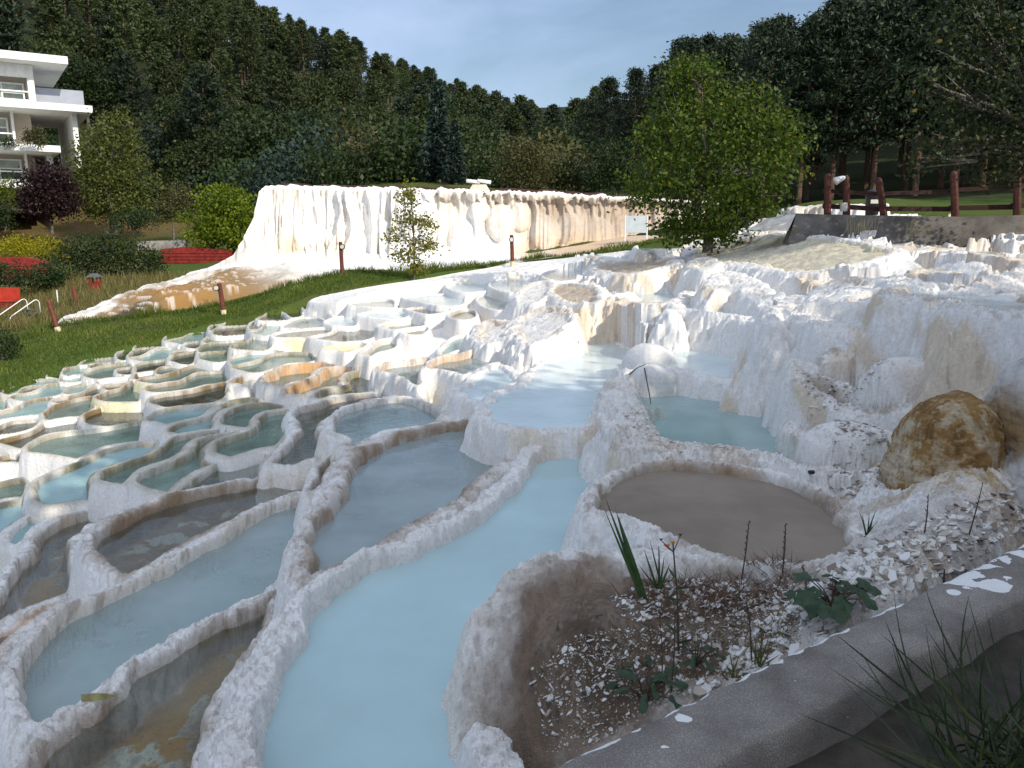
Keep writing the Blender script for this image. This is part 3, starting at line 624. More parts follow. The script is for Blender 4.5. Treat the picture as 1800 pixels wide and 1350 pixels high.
# ------------------------------------------------------------------ the travertine: one height field cut into pools, ledges, domes and the bare mound
COLS = dict(white=(0.74,0.72,0.695), grey=(0.33,0.33,0.30), teal=(0.50,0.58,0.53), green=(0.36,0.42,0.28), olive=(0.25,0.22,0.10), brown=(0.26,0.150,0.050),
            pink=(0.58,0.48,0.37), sand=(0.64,0.59,0.46), mud=(0.20,0.165,0.13), mudb=(0.27,0.185,0.12), dirt=(0.13,0.09,0.062), orange=(0.40,0.20,0.06), mix=(0.26,0.17,0.08))
STC = dict(brown=(0.24,0.165,0.10), orange=(0.50,0.29,0.13), tan=(0.58,0.45,0.31), yellow=(0.68,0.56,0.27), mudb=(0.26,0.175,0.11), soil=(0.19,0.135,0.095))
NR, NC = 1060, 1480
yr = np.exp(np.linspace(math.log(1.75), math.log(29.0), NR))
T0, T1 = -0.95, 0.76
tc = np.linspace(T0, T1, NC)
Y = np.repeat(yr[:, None], NC, 1)
X = Y*tc[None, :]
base_c = np.array([tuple(at_y(*c)) for c in CTRL])
_ci = np.linspace(0, NC-1, 150); _ri = np.linspace(0, NR-1, 130)
_tcs = np.interp(_ci, np.arange(NC), tc); _lys = np.interp(_ri, np.arange(NR), np.log(yr))
_gg = ground_f(np.stack([2.2*np.repeat(_tcs[None, :], 130, 0), np.repeat(_lys[:, None], 150, 1)], -1))
_fc = np.arange(NC)/(NC-1)*149; _fr = np.arange(NR)/(NR-1)*129
_c0 = np.minimum(_fc.astype(int), 148); _r0 = np.minimum(_fr.astype(int), 128); _a = (_fc-_c0)[None, :]; _b = (_fr-_r0)[:, None]
zb = ((_gg[_r0][:, _c0]*(1-_a)+_gg[_r0][:, _c0+1]*_a)*(1-_b) + (_gg[_r0+1][:, _c0]*(1-_a)+_gg[_r0+1][:, _c0+1]*_a)*_b)
ZF = zb.copy()
# rough crust and natural steps on the bare mound
n1 = fbm(X, Y, 0.9, 4, seed=3.0); n2 = fbm(X, Y, 5.0, 4, seed=11.0); n3 = fbm(X, Y, 22.0, 3, seed=5.0); n4 = fbm(X, Y, 60.0, 2, seed=8.0)
uu = X/Y*F_PX*0.98 + 900
right = sstep(-0.06, 0.08, X/Y)                     # the cascade side
near_right = sstep(0.0, 0.25, X/Y)*sstep(6.5, 4.2, Y)
stepH = 0.30
q = (zb + 0.20*n1 + 0.05*n2)/stepH
qf = np.floor(q); fr = q-qf
zt = stepH*(qf + sstep(0.42, 0.60, fr)) - 0.20*n1*0.6
zb = zb*(1-right) + (zt*(1-near_right) + zb*near_right)*right
zb += -0.36*(1-right) - 0.10*right*(1-near_right) + 0.012*n2 + 0.006*n3*right + 0.002*n4*right
Z = zb.copy()
OWN = np.full(Z.shape, -1, np.int32)
LEV = np.full(Z.shape, -1e9)
DIN = np.full(Z.shape, -9.0, np.float32)             # signed distance to the rim of the owner
for i, p in enumerate(P):
    px = catmull(p['px'], 4)
    if p['row'] in ('lawn', 'middle', 'left', 'white'):
        p['w'] *= 0.54; p['s'] *= 0.72; p['wl'] *= 0.7
    cu, cv = np.mean([a for a, b in p['px']]), np.mean([b for a, b in p['px']])
    L = p['z'] if p['z'] is not None else z_at(min(max(cu, -60), 1850), min(cv, 1340)) + 0.05
    L += p['dz']
    p['L'] = L
    p['tilt'] = p['slab'] or p['row'] == 'slab' or p['wt'] == 'none' and p['row'] == 'cascade'
    if p['tilt']:
        yy = np.exp(depth_uv(px/450.0)); a, k = ray(px[:, 0], px[:, 1])
        yy = yy*np.clip((k*yy+p['dz'])/np.minimum(k*yy, -0.05), 0.6, 1.0)
        p['plan'] = np.stack([a*yy, yy], 1)
        continue
    a, k = ray(px[:, 0], px[:, 1])
    yy = np.where(k < -0.004, L/np.minimum(k, -0.004), 60.0)
    yy = np.clip(yy, 0.8, 40)
    p['plan'] = np.stack([a*yy, yy], 1)
BB = [None]*len(P)
nlow = fbm(X, Y, 1.6, 3, seed=111.0); nlow2 = fbm(X, Y, 2.6, 3, seed=113.0)
order = sorted(range(len(P)), key=lambda i: P[i]['L'])
for i in order:
    p = P[i]; pl = p['plan']; L = p['L']; w = p['w']; s = p['s']
    reach = 1.2*s + 0.15
    y0, y1 = pl[:, 1].min()-reach, pl[:, 1].max()+reach
    r0, r1 = np.searchsorted(yr, y0), np.searchsorted(yr, y1)
    tt = pl[:, 0]/pl[:, 1]
    tm = reach/max(y0, 1.6)
    c0, c1 = np.searchsorted(tc, tt.min()-tm), np.searchsorted(tc, tt.max()+tm)
    if r1-r0 < 2 or c1-c0 < 2: continue
    sl = (slice(r0, r1), slice(c0, c1))
    x_, y_ = X[sl], Y[sl]
    wv = w*(1+0.42*np.clip(nlow[sl], -0.8, 1.2))
    if p['row'] == 'front' and not p['tilt']: L = L + 0.022*nlow2[sl]
    BB[i] = sl
    d = sdist(x_, y_, pl)
    if p['tilt']: L = ZF[sl] + 0.03 + p['dz']
    rg = p['rough']
    d = d + rg*(n2[sl]*0.95 + n3[sl]*0.16) + (0.001 + 0.02*rg)*n4[sl]
    lump = 1 + 0.25*n2[sl]
    # rim, inner wall, floor
    rim = (0.0 if p['tilt'] else 0.10 if p['wt'] == 'white' else 0.22)*w*np.sqrt(np.clip(1-((d-wv*0.5)/(wv*0.62))**2, 0, 1)) * lump
    tin = sstep(wv*0.7, wv*1.05+0.045, d)
    floor = -p['dep'] + 0.018*n2[sl] + (0.004+0.04*rg)*n3[sl]*0.4
    h_in = L + rim*(1-tin) + floor*tin + (0.12*rg*n3[sl]+0.10*rg*n4[sl])*(1-tin)
    dn = np.clip(-d, 0, None)
    # outer wall: rounded shoulder, steep drop
    dr = (np.sqrt(dn*dn + (0.30*s)**2) - 0.30*s)/s
    h_out = L - dr
    h = np.where(d >= 0, h_in, h_out)
    zz = Z[sl]
    inside = d >= 0
    take = np.where(inside, (LEV[sl] < L) | (h > zz), h > zz)
    Z[sl] = np.where(take, h, zz)
    OWN[sl] = np.where(take, i, OWN[sl])
    LEV[sl] = np.where(take & inside, L, LEV[sl])
    DIN[sl] = np.where(take, d, DIN[sl])
nearf = sstep(9.0, 4.5, Y)
n5 = fbm(X, Y, 45.0, 3, seed=61.0)
ridge = 1-np.abs(fbm(X, Y, 16.0, 3, seed=66.0))
crust = np.zeros_like(Z)
for i, p in enumerate(P):
    if BB[i] is None: continue
    sl = BB[i]; mk = OWN[sl] == i; w = p['w']
    a = (1-sstep(w*0.85, w*1.15, DIN[sl]))*(0.4+10*p['rough'])
    crust[sl] = np.where(mk, np.clip(a, 0, 1.3), crust[sl])
crust = np.where(OWN == -1, 0.9*right, crust)
_gy = np.gradient(Z, axis=0)/np.gradient(Y, axis=0); _gx = np.gradient(Z, axis=1)/np.gradient(X, axis=1)
crust = crust*(1-0.75*sstep(0.9, 2.5, np.sqrt(_gx**2+_gy**2)))
for i, p in enumerate(P):
    if p['fl'] == 'dirt' and BB[i] is not None:
        sl = BB[i]; crust[sl] = np.where(OWN[sl] == i, np.minimum(crust[sl], 0.55), crust[sl])
Z = Z + crust*(0.0035+0.0095*nearf)*(n5+0.8*(ridge-0.6))
# domes
DOMES = [
 dict(n='travertine_dome', lab='smooth bluish white dome behind the rust brown dome', c=(1735,660,6.1), R=(0.62,0.55), H=0.42, e=2.6, col='greyw'),
 dict(n='travertine_dome', lab='rounded white lump right of the dry brown hollow', c=(1585,712,5.9), R=(0.36,0.30), H=0.36, e=2.6, col='greyw'),
 dict(n='travertine_dome', lab='low white bulge under the dry brown hollow, left of the rust brown dome', c=(1490,792,5.25), R=(0.32,0.22), H=0.20, e=2.4, col='greyw'),
 dict(n='travertine_dome', lab='crusty sunlit mound at the upper end of the rough white rock', c=(1150,662,8.3), R=(0.26,0.24), H=0.13, e=2.2, col='greyw'),
 dict(n='travertine_dome', lab='ragged white lump between the milky basin and the pale milky pool', c=(1140,640,9.2), R=(0.30,0.3), H=0.24, e=2.2, col='greyw'),
 dict(n='travertine_dome', lab='long white shoulder below the thin steaming pool', c=(1610,612,7.1), R=(0.75,0.40), H=0.30, e=2.2, col='greyw'),
 dict(n='travertine_dome', lab='broad bluish white bulge along the right end of the cascade', c=(1790,590,6.9), R=(0.8,0.5), H=0.36, e=2.2, col='greyw'),
]
ND = len(P)
for j, D in enumerate(DOMES):
    c = at_y(*D['c'])
    dx, dy = X-c.x + 0.02*n2, Y-c.y + 0.02*n2
    r = np.sqrt((dx/D['R'][0])**2 + (dy/D['R'][1])**2) * (1+0.05*n1) + 0.02*n2
    m = r < 1.35
    h = np.where(r < 1, c.z + D['H']*np.clip(1-np.clip(r, 0, 1)**D['e'], 0, 1)**(1/1.7), c.z - (r-1)*2.0) + 0.004*n3
    t = m & (h > Z)
    Z = np.where(t, h, Z); OWN = np.where(t, ND+j, OWN); DIN = np.where(t, 1-r, DIN)
DOMES_C = [at_y(*D['c']) for D in DOMES]

# ---- mineral colours per vertex (deposits, algae, dirt): a property of the stone itself
C = np.empty(Z.shape+(3,), np.float32)
C[:] = COLS['white']
def blend(C, m, col):
    m = np.clip(m, 0, 1)[..., None]
    C[:] = C*(1-m) + np.array(col, np.float32)*m
XW, YW = X+0.45*Z, Y-0.95*Z
m1 = fbm(XW, YW, 1.6, 4, seed=31.0); m2 = fbm(XW, YW, 7.0, 4, seed=41.0); m3 = fbm(XW, YW, 34.0, 3, seed=51.0); n4 = fbm(XW, YW, 60.0, 2, seed=8.0); n5 = fbm(XW, YW, 45.0, 3, seed=61.0)
slope = np.zeros_like(Z)
gy = np.gradient(Z, axis=0)/np.gradient(Y, axis=0); gx = np.gradient(Z, axis=1)/np.gradient(X, axis=1)
slope = np.sqrt(gx*gx+gy*gy)
flat = sstep(1.2, 0.4, slope)
bare = OWN == -1
# weathered flat tops on the cascade: beige crust and dark grit; iron streaks on some walls
cas = right*np.where(bare | (OWN >= 0), 1.0, 0.0)
blend(C, cas*flat*sstep(-0.05, 0.5, m1+0.35*m2)*0.75*bare, (0.58,0.48,0.36))
blend(C, cas*sstep(0.42, 0.65, m2+0.7*m3)*0.55*bare*sstep(14, 6, Y), (0.20,0.155,0.12))
blend(C, cas*(1-flat)*sstep(0.25, 0.7, m1*0.8+0.5*vnoise(X*5.5, Y*0.7+3))*0.6, (0.56,0.42,0.28))
grit = np.zeros_like(Z)
for i, p in enumerate(P):
    if BB[i] is None: continue
    sl = BB[i]
    mk = OWN[sl] == i
    if not mk.any(): continue
    d = DIN[sl]; w = p['w']; m1_, m2_, m3_, n4_ = m1[sl], m2[sl], m3[sl], n4[sl]; Cs = C[sl]
    st = p['st']
    fl = COLS[p['fl']]
    tin = sstep(w*0.7, w*1.1+0.05, d)
    fn = 0.5+0.5*np.clip(m2_*0.9+0.5*m3_, -1, 1)
    if p['fl'] == 'mix':
        fc = np.array((0.37,0.23,0.09), np.float32)*(1-sstep(0.15, 0.4, m2_+0.3*m3_+0.25*m1_)[..., None]) + np.array((0.47,0.48,0.40), np.float32)*sstep(0.15, 0.4, m2_+0.3*m3_+0.25*m1_)[..., None]
    else:
        alt = np.array(fl)*0.62 if p['fl'] not in ('teal', 'white') else np.array(fl)*0.85
        fc = np.array(fl, np.float32)*fn[..., None] + alt.astype(np.float32)*(1-fn[..., None])
        if p['fl'] in ('grey', 'olive', 'brown', 'green'):
            k = sstep(0.25, 0.5, m2_+0.25*m1_)[..., None]*0.6
            fc = fc*(1-k) + np.array((0.42,0.45,0.40), np.float32)*k
    sc = np.array(STC[p['stc']])
    if p['row'] in ('lawn', 'middle', 'left') and p['stc'] == 'brown':
        sc = np.array((0.20, 0.185, 0.11)) if p['fl'] not in ('brown', 'olive') else np.array((0.17, 0.115, 0.05)); st = max(st, 0.9)
    blend(Cs, mk*sstep(-0.4*w, 0.1*w, d)*(1-sstep(w*0.6, w, d))*(0.75 if p['row'] in ('lawn', 'middle', 'left') else 0.0), (0.50, 0.48, 0.40))
    a = mk*tin
    Cs[:] = Cs*(1-a[..., None]) + fc*a[..., None]
    # stained inner face of the rim
    band = sstep(w*0.25, w*0.85, d + 0.15*w*m1_)*(1-sstep(w*1.3, w*1.8+0.1, d))
    blend(Cs, mk*band*st*np.clip(0.80+0.35*m2_+0.35*m1_+0.10*m3_, 0.25, 1.1), sc)
    # top of the rim: grey or beige crust
    top = sstep(-0.3*w, 0.2*w, d)*(1-sstep(w*0.5, w*1.0, d))
    blend(Cs, mk*top*np.clip(0.30+0.15*(st > 0.8)+0.35*m2_+0.25*m1_+0.2*m3_, 0, 0.75)*min(1, 0.35+st), (0.40,0.34,0.28) if st > 0.8 and p['row'] not in ('lawn', 'left') else (0.44,0.40,0.34))
    if p['row'] in ('front', 'cascade') or p['rough'] >= 0.03:
        blend(Cs, mk*sstep(-0.05, w, d)*sstep(0.45, 0.75, m3_+0.5*m2_+0.1*n4_)*0.5*sstep(0.02, 0.2, st+0.05), (0.24,0.19,0.15))
    if p['wall'] == 'yellow':
        blend(Cs, mk*(d < -0.01)*sstep(-0.2, 0.5, m1_+0.4)*0.65, (0.66,0.58,0.26))
    else:
        blend(Cs, mk*(d < -0.02)*sstep(0.2, 0.8, m1_+0.3*m2_)*0.35, (0.66,0.57,0.42))
for i, p in enumerate(P):
    if p['fl'] == 'dirt' and BB[i] is not None:
        sl = BB[i]; mk = (OWN[sl] == i)*sstep(p['w']*1.0, p['w']*2.2, DIN[sl]); Cs = C[sl]
        blend(Cs, mk*sstep(0.05, 0.6, 0.7*m3[sl]+0.7*n5[sl]), (0.050, 0.035, 0.027))
        blend(Cs, mk*sstep(0.25, 0.6, n5[sl]+0.4*m2[sl])*0.45, (0.22, 0.18, 0.145))
for j, D in enumerate(DOMES):
    mk = OWN == ND+j
    if D['col'] == 'rust':
        ang = np.arctan2(Y-DOMES_C[j].y, X-DOMES_C[j].x)
        ca = fbm(ang*2.2+5, Z*1.6, 1.6, 3, seed=3.3) + 0.35*m2
        lay = vnoise(ang*6, Z*120)
        blend(C, mk*1.0, (0.50,0.43,0.31))
        blend(C, mk*sstep(-0.55, 0.15, ca)*(0.85+0.2*lay), (0.255,0.150,0.05))
        blend(C, mk*sstep(0.5, 0.9, ca+0.3*lay)*0.8, (0.15,0.085,0.03))
        blend(C, mk*sstep(0.25, 0.55, X-DOMES_C[j].x+0.25)*sstep(-0.2, 0.3, -ca+0.2)*0.7, (0.55,0.52,0.45))
    else:
        blend(C, mk*(0.35+0.25*m1), (0.60,0.58,0.55))
        blend(C, mk*sstep(0.25, 0.6, m2+0.6*m3)*sstep(0.5, 1.0, Z-DOMES_C[j].z+0.45)*0.5, (0.26,0.21,0.17))
# rust veins round the dome and the dirty, chip strewn bank by the kerb
c = at_y(1655,842,4.62)
rd = np.sqrt((X-c.x)**2+((Y-c.y)*1.0)**2)
blend(C, bare*sstep(0.95, 0.35, rd)*sstep(0.0, 0.35, m2+0.3*m1)*0.8, (0.36,0.235,0.09))
pore = sstep(0.30, 0.62, n5+0.5*m3)*np.clip(crust, 0, 1)*nearf
blend(C, pore*0.55, (0.30, 0.26, 0.23))
nr = near_right*bare
blend(C, nr*sstep(4.3, 3.4, Y)*(0.55+0.3*m2), (0.20,0.15,0.11))
blend(C, nr*sstep(0.15, 0.45, m3+0.5*m2)*0.55, (0.66,0.65,0.63))

idx = np.arange(NR*NC).reshape(NR, NC)
q00, q10, q11, q01 = idx[:-1, :-1], idx[:-1, 1:], idx[1:, 1:], idx[1:, :-1]
QF = np.stack([q00, q10, q11, q01], -1).reshape(-1, 4)
QO = np.maximum(np.maximum(OWN[:-1, :-1], OWN[1:, 1:]), np.maximum(OWN[:-1, 1:], OWN[1:, :-1])).reshape(-1)
# keep only the mound: cut away beyond the lawn edge and under the kerb
LAWN_EDGE = [(-260,830),(-120,745),(0,690),(60,662),(120,640),(200,616),(300,588),(400,560),(450,548),(560,521),(640,502),(700,490),(770,476),(860,466),(960,456),(1040,446),(1110,436),(1180,426),(1200,412)]
le = []
for u, v in LAWN_EDGE:
    le.append(tuple(at_y(u, v, float(np.exp(depth_uv(np.array([[max(u, -100)/450.0, v/450.0]])))[0])*1.0))[:2])
EDGE_PLAN = np.array(le)
mp = [(-9,1.5),(-12,7),(-13.5,11)] + le + [(6.6,20.5),(9,18),(12,15.5),(15,12),(12,1.0),(0,0.6)]
MOUND = np.array(mp)
dm = sdist(X, Y, MOUND) + 0.03*n2
V = np.stack([X, Y, Z], -1).reshape(-1, 3)
CV = C.reshape(-1, 3)
keep = (dm.reshape(-1)[QF].max(1) > -0.02) | ((QO >= 0) & (QO < ND) & (dm.reshape(-1)[QF].max(1) > -0.55))
QF, QO = QF[keep], QO[keep]
def cut_mesh(name, sel, mat, parent=None, origin=(0,0,0)):
    q = QF[sel]
    u, inv = np.unique(q.ravel(), return_inverse=True)
    return mesh_np(name, V[u]-np.array(origin), inv.reshape(-1, 4), mat, parent, True, {'col': CV[u]})
terrain = cut_mesh('terrain', QO == -1, M_trav)
tag(terrain, kind='structure')

# ---- one object per pool: stone basin with its sheet of water
LOOK = {('clear','grey'):'grey', ('clear','olive'):'olive', ('clear','brown'):'brown', ('clear','pink'):'beige', ('green','grey'):'grey green', ('green','teal'):'pale green',
        ('green','olive'):'olive green', ('green','brown'):'brownish green', ('green','green'):'yellow green', ('teal','grey'):'teal', ('teal','teal'):'light teal', ('teal','olive'):'olive teal',
        ('white','teal'):'milky', ('pale','pink'):'pale', ('none','pink'):'dry beige', ('none','brown'):'dry brown', ('white','white'):'white', ('bright','teal'):'turquoise'}
ROWN = {'lawn':'along the lawn edge', 'middle':'in the middle terraces', 'white':'in the white upper terraces', 'left':'near the left edge', 'front':'in the foreground', 'cascade':'on the cascade'}
ORD = ['first','second','third','fourth','fifth','sixth','seventh','eighth','ninth','tenth','eleventh','twelfth','thirteenth','fourteenth','fifteenth','sixteenth']
seen = {}
for i, p in enumerate(P):
    if p['lab'] is None:
        lk = LOOK.get((p['wt'], p['fl']), 'grey')
        seen.setdefault((p['row'], lk), []).append(i)
for (row, lk), L_ in seen.items():
    L_.sort(key=lambda i: np.mean([a for a, b in P[i]['px']]))
    for k, i in enumerate(L_):
        if len(L_) == 1: P[i]['lab'] = f"the only {lk} terrace pool {ROWN[row]}"
        else: P[i]['lab'] = f"{lk} pool {ROWN[row]}, {ORD[k]} from left of the {lk} ones"
for i, p in enumerate(P):
    sel = QO == i
    if sel.sum() < 4: continue
    pl = p['plan']; L = p['L']
    o0 = (float(pl[:, 0].mean()), float(pl[:, 1].mean()), L-0.3 if np.isscalar(L) else -1.0)
    wet = p['wt'] != 'none'
    if wet:
        r = empty('travertine_pool', o0)
        tag(r, p['lab'], 'pool', 'terraced travertine pools')
        cut_mesh('basin', sel, M_trav, r, o0)
        pn = np.concatenate([pl, np.full((len(pl), 1), L-p['wl'])], 1)-np.array(o0)
        me = bpy.data.meshes.new('water')
        me.from_pydata([tuple(q) for q in pn], [], [tuple(range(len(pn)))])
        nrm = me.polygons[0].normal
        if nrm.z < 0: me.flip_normals()
        me.materials.append(W[p['wt']])
        wo = bpy.data.objects.new('water', me); COL.objects.link(wo); wo.parent = r
    else:
        nm, cat = ('travertine_ledge', 'ledge') if p['slab'] or p['row'] == 'slab' or p['fl'] in ('white', 'sand') else ('dry_basin', 'basin')
        o = cut_mesh(nm, sel, M_trav, None, o0); o.location = o0
        tag(o, p['lab'], cat)
for j, D in enumerate(DOMES):
    sel = QO == ND+j
    if sel.sum() < 4: continue
    c = DOMES_C[j]
    o = cut_mesh(D['n'], sel, M_trav, None, tuple(c)); o.location = c
    tag(o, D['lab'], 'rock')

_Zg = Z
def trav_z(x, y):
    t = np.clip((x/y-T0)/(T1-T0)*(NC-1), 0, NC-1.001); r = np.clip((math.log(y)-math.log(1.75))/(math.log(29.0)-math.log(1.75))*(NR-1), 0, NR-1.001)
    a, b = int(t), int(r); f, g = t-a, r-b
    return float((_Zg[b, a]*(1-f)+_Zg[b, a+1]*f)*(1-g)+(_Zg[b+1, a]*(1-f)+_Zg[b+1, a+1]*f)*g)
# ------------------------------------------------------------------ wide ground: lawn, valley, hills
tg = np.linspace(-1.9, 1.9, 420)
yg = np.exp(np.linspace(math.log(2.0), math.log(900.0), 420))
YG = np.repeat(yg[:, None], 420, 1); XG = YG*tg[None, :]
ZG = np.clip(ground_f(gcoord(XG, YG)), -7, 130)
far = sstep(380, 700, YG)
ZG = ZG*(1-far) + 40*far
dmg = sdist(XG, YG, MOUND)
ZG = ZG - 1.3*sstep(-0.05, 0.9, dmg) + 0.05*fbm(XG, YG, 0.5, 3, seed=2.0)*sstep(0, -2, dmg)
g1 = fbm(XG, YG, 0.35, 4, seed=71.0); g2 = fbm(XG, YG, 2.2, 4, seed=72.0)
UG = 900 + F_PX*0.98*XG/YG
CG = np.empty(ZG.shape+(3,), np.float32); CG[:] = (0.062, 0.092, 0.018)
def blendg(m, col):
    m = np.clip(m, 0, 1)[..., None]; CG[:] = CG*(1-m) + np.array(col, np.float32)*m
blendg(sstep(-0.2, 0.6, g1)*0.6, (0.085, 0.088, 0.024))
blendg(sstep(0.0, 0.7, g2)*0.5, (0.045, 0.075, 0.014))
blendg(sstep(36, 44, YG)*sstep(66, 56, YG)*sstep(470, 380, UG)*(0.55+0.4*g1), (0.12, 0.085, 0.04))       # dry grass bank
blendg(sstep(48, 56, YG)*sstep(500, 360, UG)*(0.6+0.5*g2), (0.17, 0.095, 0.05))                            # bare earth below the wood
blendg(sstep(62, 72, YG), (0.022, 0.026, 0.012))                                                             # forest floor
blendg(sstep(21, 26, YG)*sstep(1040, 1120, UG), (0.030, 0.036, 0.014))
blendg(sstep(17, 22, YG)*sstep(330, 240, UG)*sstep(40, 34, YG)*sstep(0.0, 0.5, g2+0.2), (0.115, 0.095, 0.045))
idg = np.arange(420*420).reshape(420, 420)
QG = np.stack([idg[:-1, :-1], idg[:-1, 1:], idg[1:, 1:], idg[1:, :-1]], -1).reshape(-1, 4)
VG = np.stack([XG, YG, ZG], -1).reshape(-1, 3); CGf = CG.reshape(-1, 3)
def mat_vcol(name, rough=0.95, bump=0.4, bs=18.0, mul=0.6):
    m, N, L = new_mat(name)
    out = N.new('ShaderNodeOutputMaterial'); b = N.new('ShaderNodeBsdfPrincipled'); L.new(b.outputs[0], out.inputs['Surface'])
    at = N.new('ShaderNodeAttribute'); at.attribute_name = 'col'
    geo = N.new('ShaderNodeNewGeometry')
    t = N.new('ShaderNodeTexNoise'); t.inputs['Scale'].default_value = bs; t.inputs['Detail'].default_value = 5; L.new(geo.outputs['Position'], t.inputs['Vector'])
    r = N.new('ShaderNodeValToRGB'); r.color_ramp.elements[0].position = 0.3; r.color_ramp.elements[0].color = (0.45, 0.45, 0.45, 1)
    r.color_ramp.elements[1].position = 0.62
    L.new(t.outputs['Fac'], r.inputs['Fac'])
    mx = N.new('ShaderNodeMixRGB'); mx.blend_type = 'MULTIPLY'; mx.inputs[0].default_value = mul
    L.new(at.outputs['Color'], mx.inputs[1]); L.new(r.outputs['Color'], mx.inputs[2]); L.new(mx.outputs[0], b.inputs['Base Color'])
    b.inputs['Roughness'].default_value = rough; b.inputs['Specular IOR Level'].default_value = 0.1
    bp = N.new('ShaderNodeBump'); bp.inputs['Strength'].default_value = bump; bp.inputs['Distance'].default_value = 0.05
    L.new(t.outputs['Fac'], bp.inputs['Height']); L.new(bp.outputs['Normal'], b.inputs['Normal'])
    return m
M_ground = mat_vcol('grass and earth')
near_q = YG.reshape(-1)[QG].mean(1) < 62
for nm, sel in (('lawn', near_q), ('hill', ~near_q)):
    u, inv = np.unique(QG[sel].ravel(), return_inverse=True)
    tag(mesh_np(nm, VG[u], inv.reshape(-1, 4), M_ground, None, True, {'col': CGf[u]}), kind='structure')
def ground_z(x, y):
    """height of the wide ground mesh as built"""
    t = np.clip((x/y+1.9)/3.8*419, 0, 418.999); r = np.clip((math.log(y)-math.log(2.0))/(math.log(900)-math.log(2.0))*419, 0, 418.999)
    a, b = int(t), int(r); ft, fr_ = t-a, r-b
    return float((ZG[b, a]*(1-ft)+ZG[b, a+1]*ft)*(1-fr_) + (ZG[b+1, a]*(1-ft)+ZG[b+1, a+1]*ft)*fr_)
def on_ground(u, y):
    a, _ = ray(u, 500)
    x = float(a)*y
    return Vector((x, y, ground_z(x, y)))

# ------------------------------------------------------------------ grass blades on the lawn: uncountable
rng = np.random.RandomState(3)
def blades(name, base, h, lean, col_attr, w, mat, kind='stuff'):
    n = len(base)
    ang = rng.rand(n)*6.283
    side = np.stack([np.cos(ang), np.sin(ang), np.zeros(n)], 1)*w[:, None]
    ld = rng.rand(n)*6.283
    tip = base + np.stack([np.cos(ld)*lean*h, np.sin(ld)*lean*h, h], 1)
    mid = base + (tip-base)*0.55 + np.array([0, 0, 1.0])*(0.06*h)[:, None]
    v = np.stack([base-side, base+side, mid+side*0.7, mid-side*0.7, tip+side*0.08, tip-side*0.08], 1).reshape(-1, 3)
    i = np.arange(n)*6
    q = np.concatenate([np.stack([i, i+1, i+2, i+3], 1), np.stack([i+3, i+2, i+4, i+5], 1)])
    o = mesh_np(name, v, q, mat, None, False, {'var': np.repeat(col_attr, 6)})
    if kind: tag(o, kind=kind)
    return o
M_grass = mat_leaf('grass blades', (0.045, 0.075, 0.012), (0.11, 0.14, 0.03), (0.20, 0.18, 0.07), trans=0.3)
LAWN_TOP = [(-200,580),(-40,600),(50,612),(110,600),(150,588),(220,560),(300,540),(380,528),(450,512),(540,500),(640,487),(700,478),(780,470),(870,464),(940,456),(1040,440),(1130,424),(1200,408)]
def lawn_pts(n, bias=1.0):
    le_u = np.array([p[0] for p in LAWN_EDGE]); le_v = np.array([p[1] for p in LAWN_EDGE])
    lt_u = np.array([p[0] for p in LAWN_TOP]); lt_v = np.array([p[1] for p in LAWN_TOP])
    u = rng.rand(n)*1320-130
    f = rng.rand(n)**bias
    ve, vt = np.interp(u, le_u, le_v), np.interp(u, lt_u, lt_v)
    ye = np.array([np.linalg.norm(0) for _ in u]) if False else np.exp(depth_uv(np.stack([np.clip(u, -100, 1190)/450.0, ve/450.0], 1)))
    yt = np.interp(u, [-130, 100, 400, 600, 900, 1190], [17, 21.0, 23.0, 24.7, 25.6, 25.5])
    y = ye*1.004 + (np.maximum(yt, ye+0.6)-ye*1.004)*f
    a, _ = ray(u, 500.0)
    x = a*y
    z = np.array([ground_z(xx, yy) for xx, yy in zip(x, y)])
    return np.stack([x, y, z], 1), u, f
b0, u0, f0 = lawn_pts(42000)
clump = fbm(b0[:, 0], b0[:, 1], 1.3, 3, seed=6.0)
hh = (0.035 + 0.05*rng.rand(len(b0)))*(1+0.8*np.clip(clump, -0.5, 1))
hh *= np.where((f0 > 0.86), 2.8, 1.0)
blades('grass', b0, hh, 0.5, np.clip(0.35+0.4*clump+0.35*rng.rand(len(b0))-0.1, 0, 1), 0.006+0.006*rng.rand(len(b0)), M_grass)
# rough yellowish meadow left of the flow and by the stairs
uu_ = rng.rand(16000)*520-90
yy_ = 20.0 + rng.rand(16000)*10
a_, _k = ray(uu_, 500.0)
ok = yy_ > np.interp(uu_, [-90, 40, 100, 240, 330, 430], [20, 20.4, 22.0, 25.2, 28.2, 30])
uu_, yy_, a_ = uu_[ok], yy_[ok], a_[ok]
zb_ = np.array([ground_z(float(x), float(y)) for x, y in zip(a_*yy_, yy_)])
bb = np.stack([a_*yy_, yy_, zb_], 1)
blades('meadow_grass', bb, 0.14+0.22*rng.rand(len(bb)), 0.35, np.clip(0.45+0.55*rng.rand(len(bb)), 0, 1), 0.008+0.008*rng.rand(len(bb)), mat_leaf('dry grass', (0.06, 0.075, 0.02), (0.15, 0.13, 0.05), (0.30, 0.24, 0.12)))

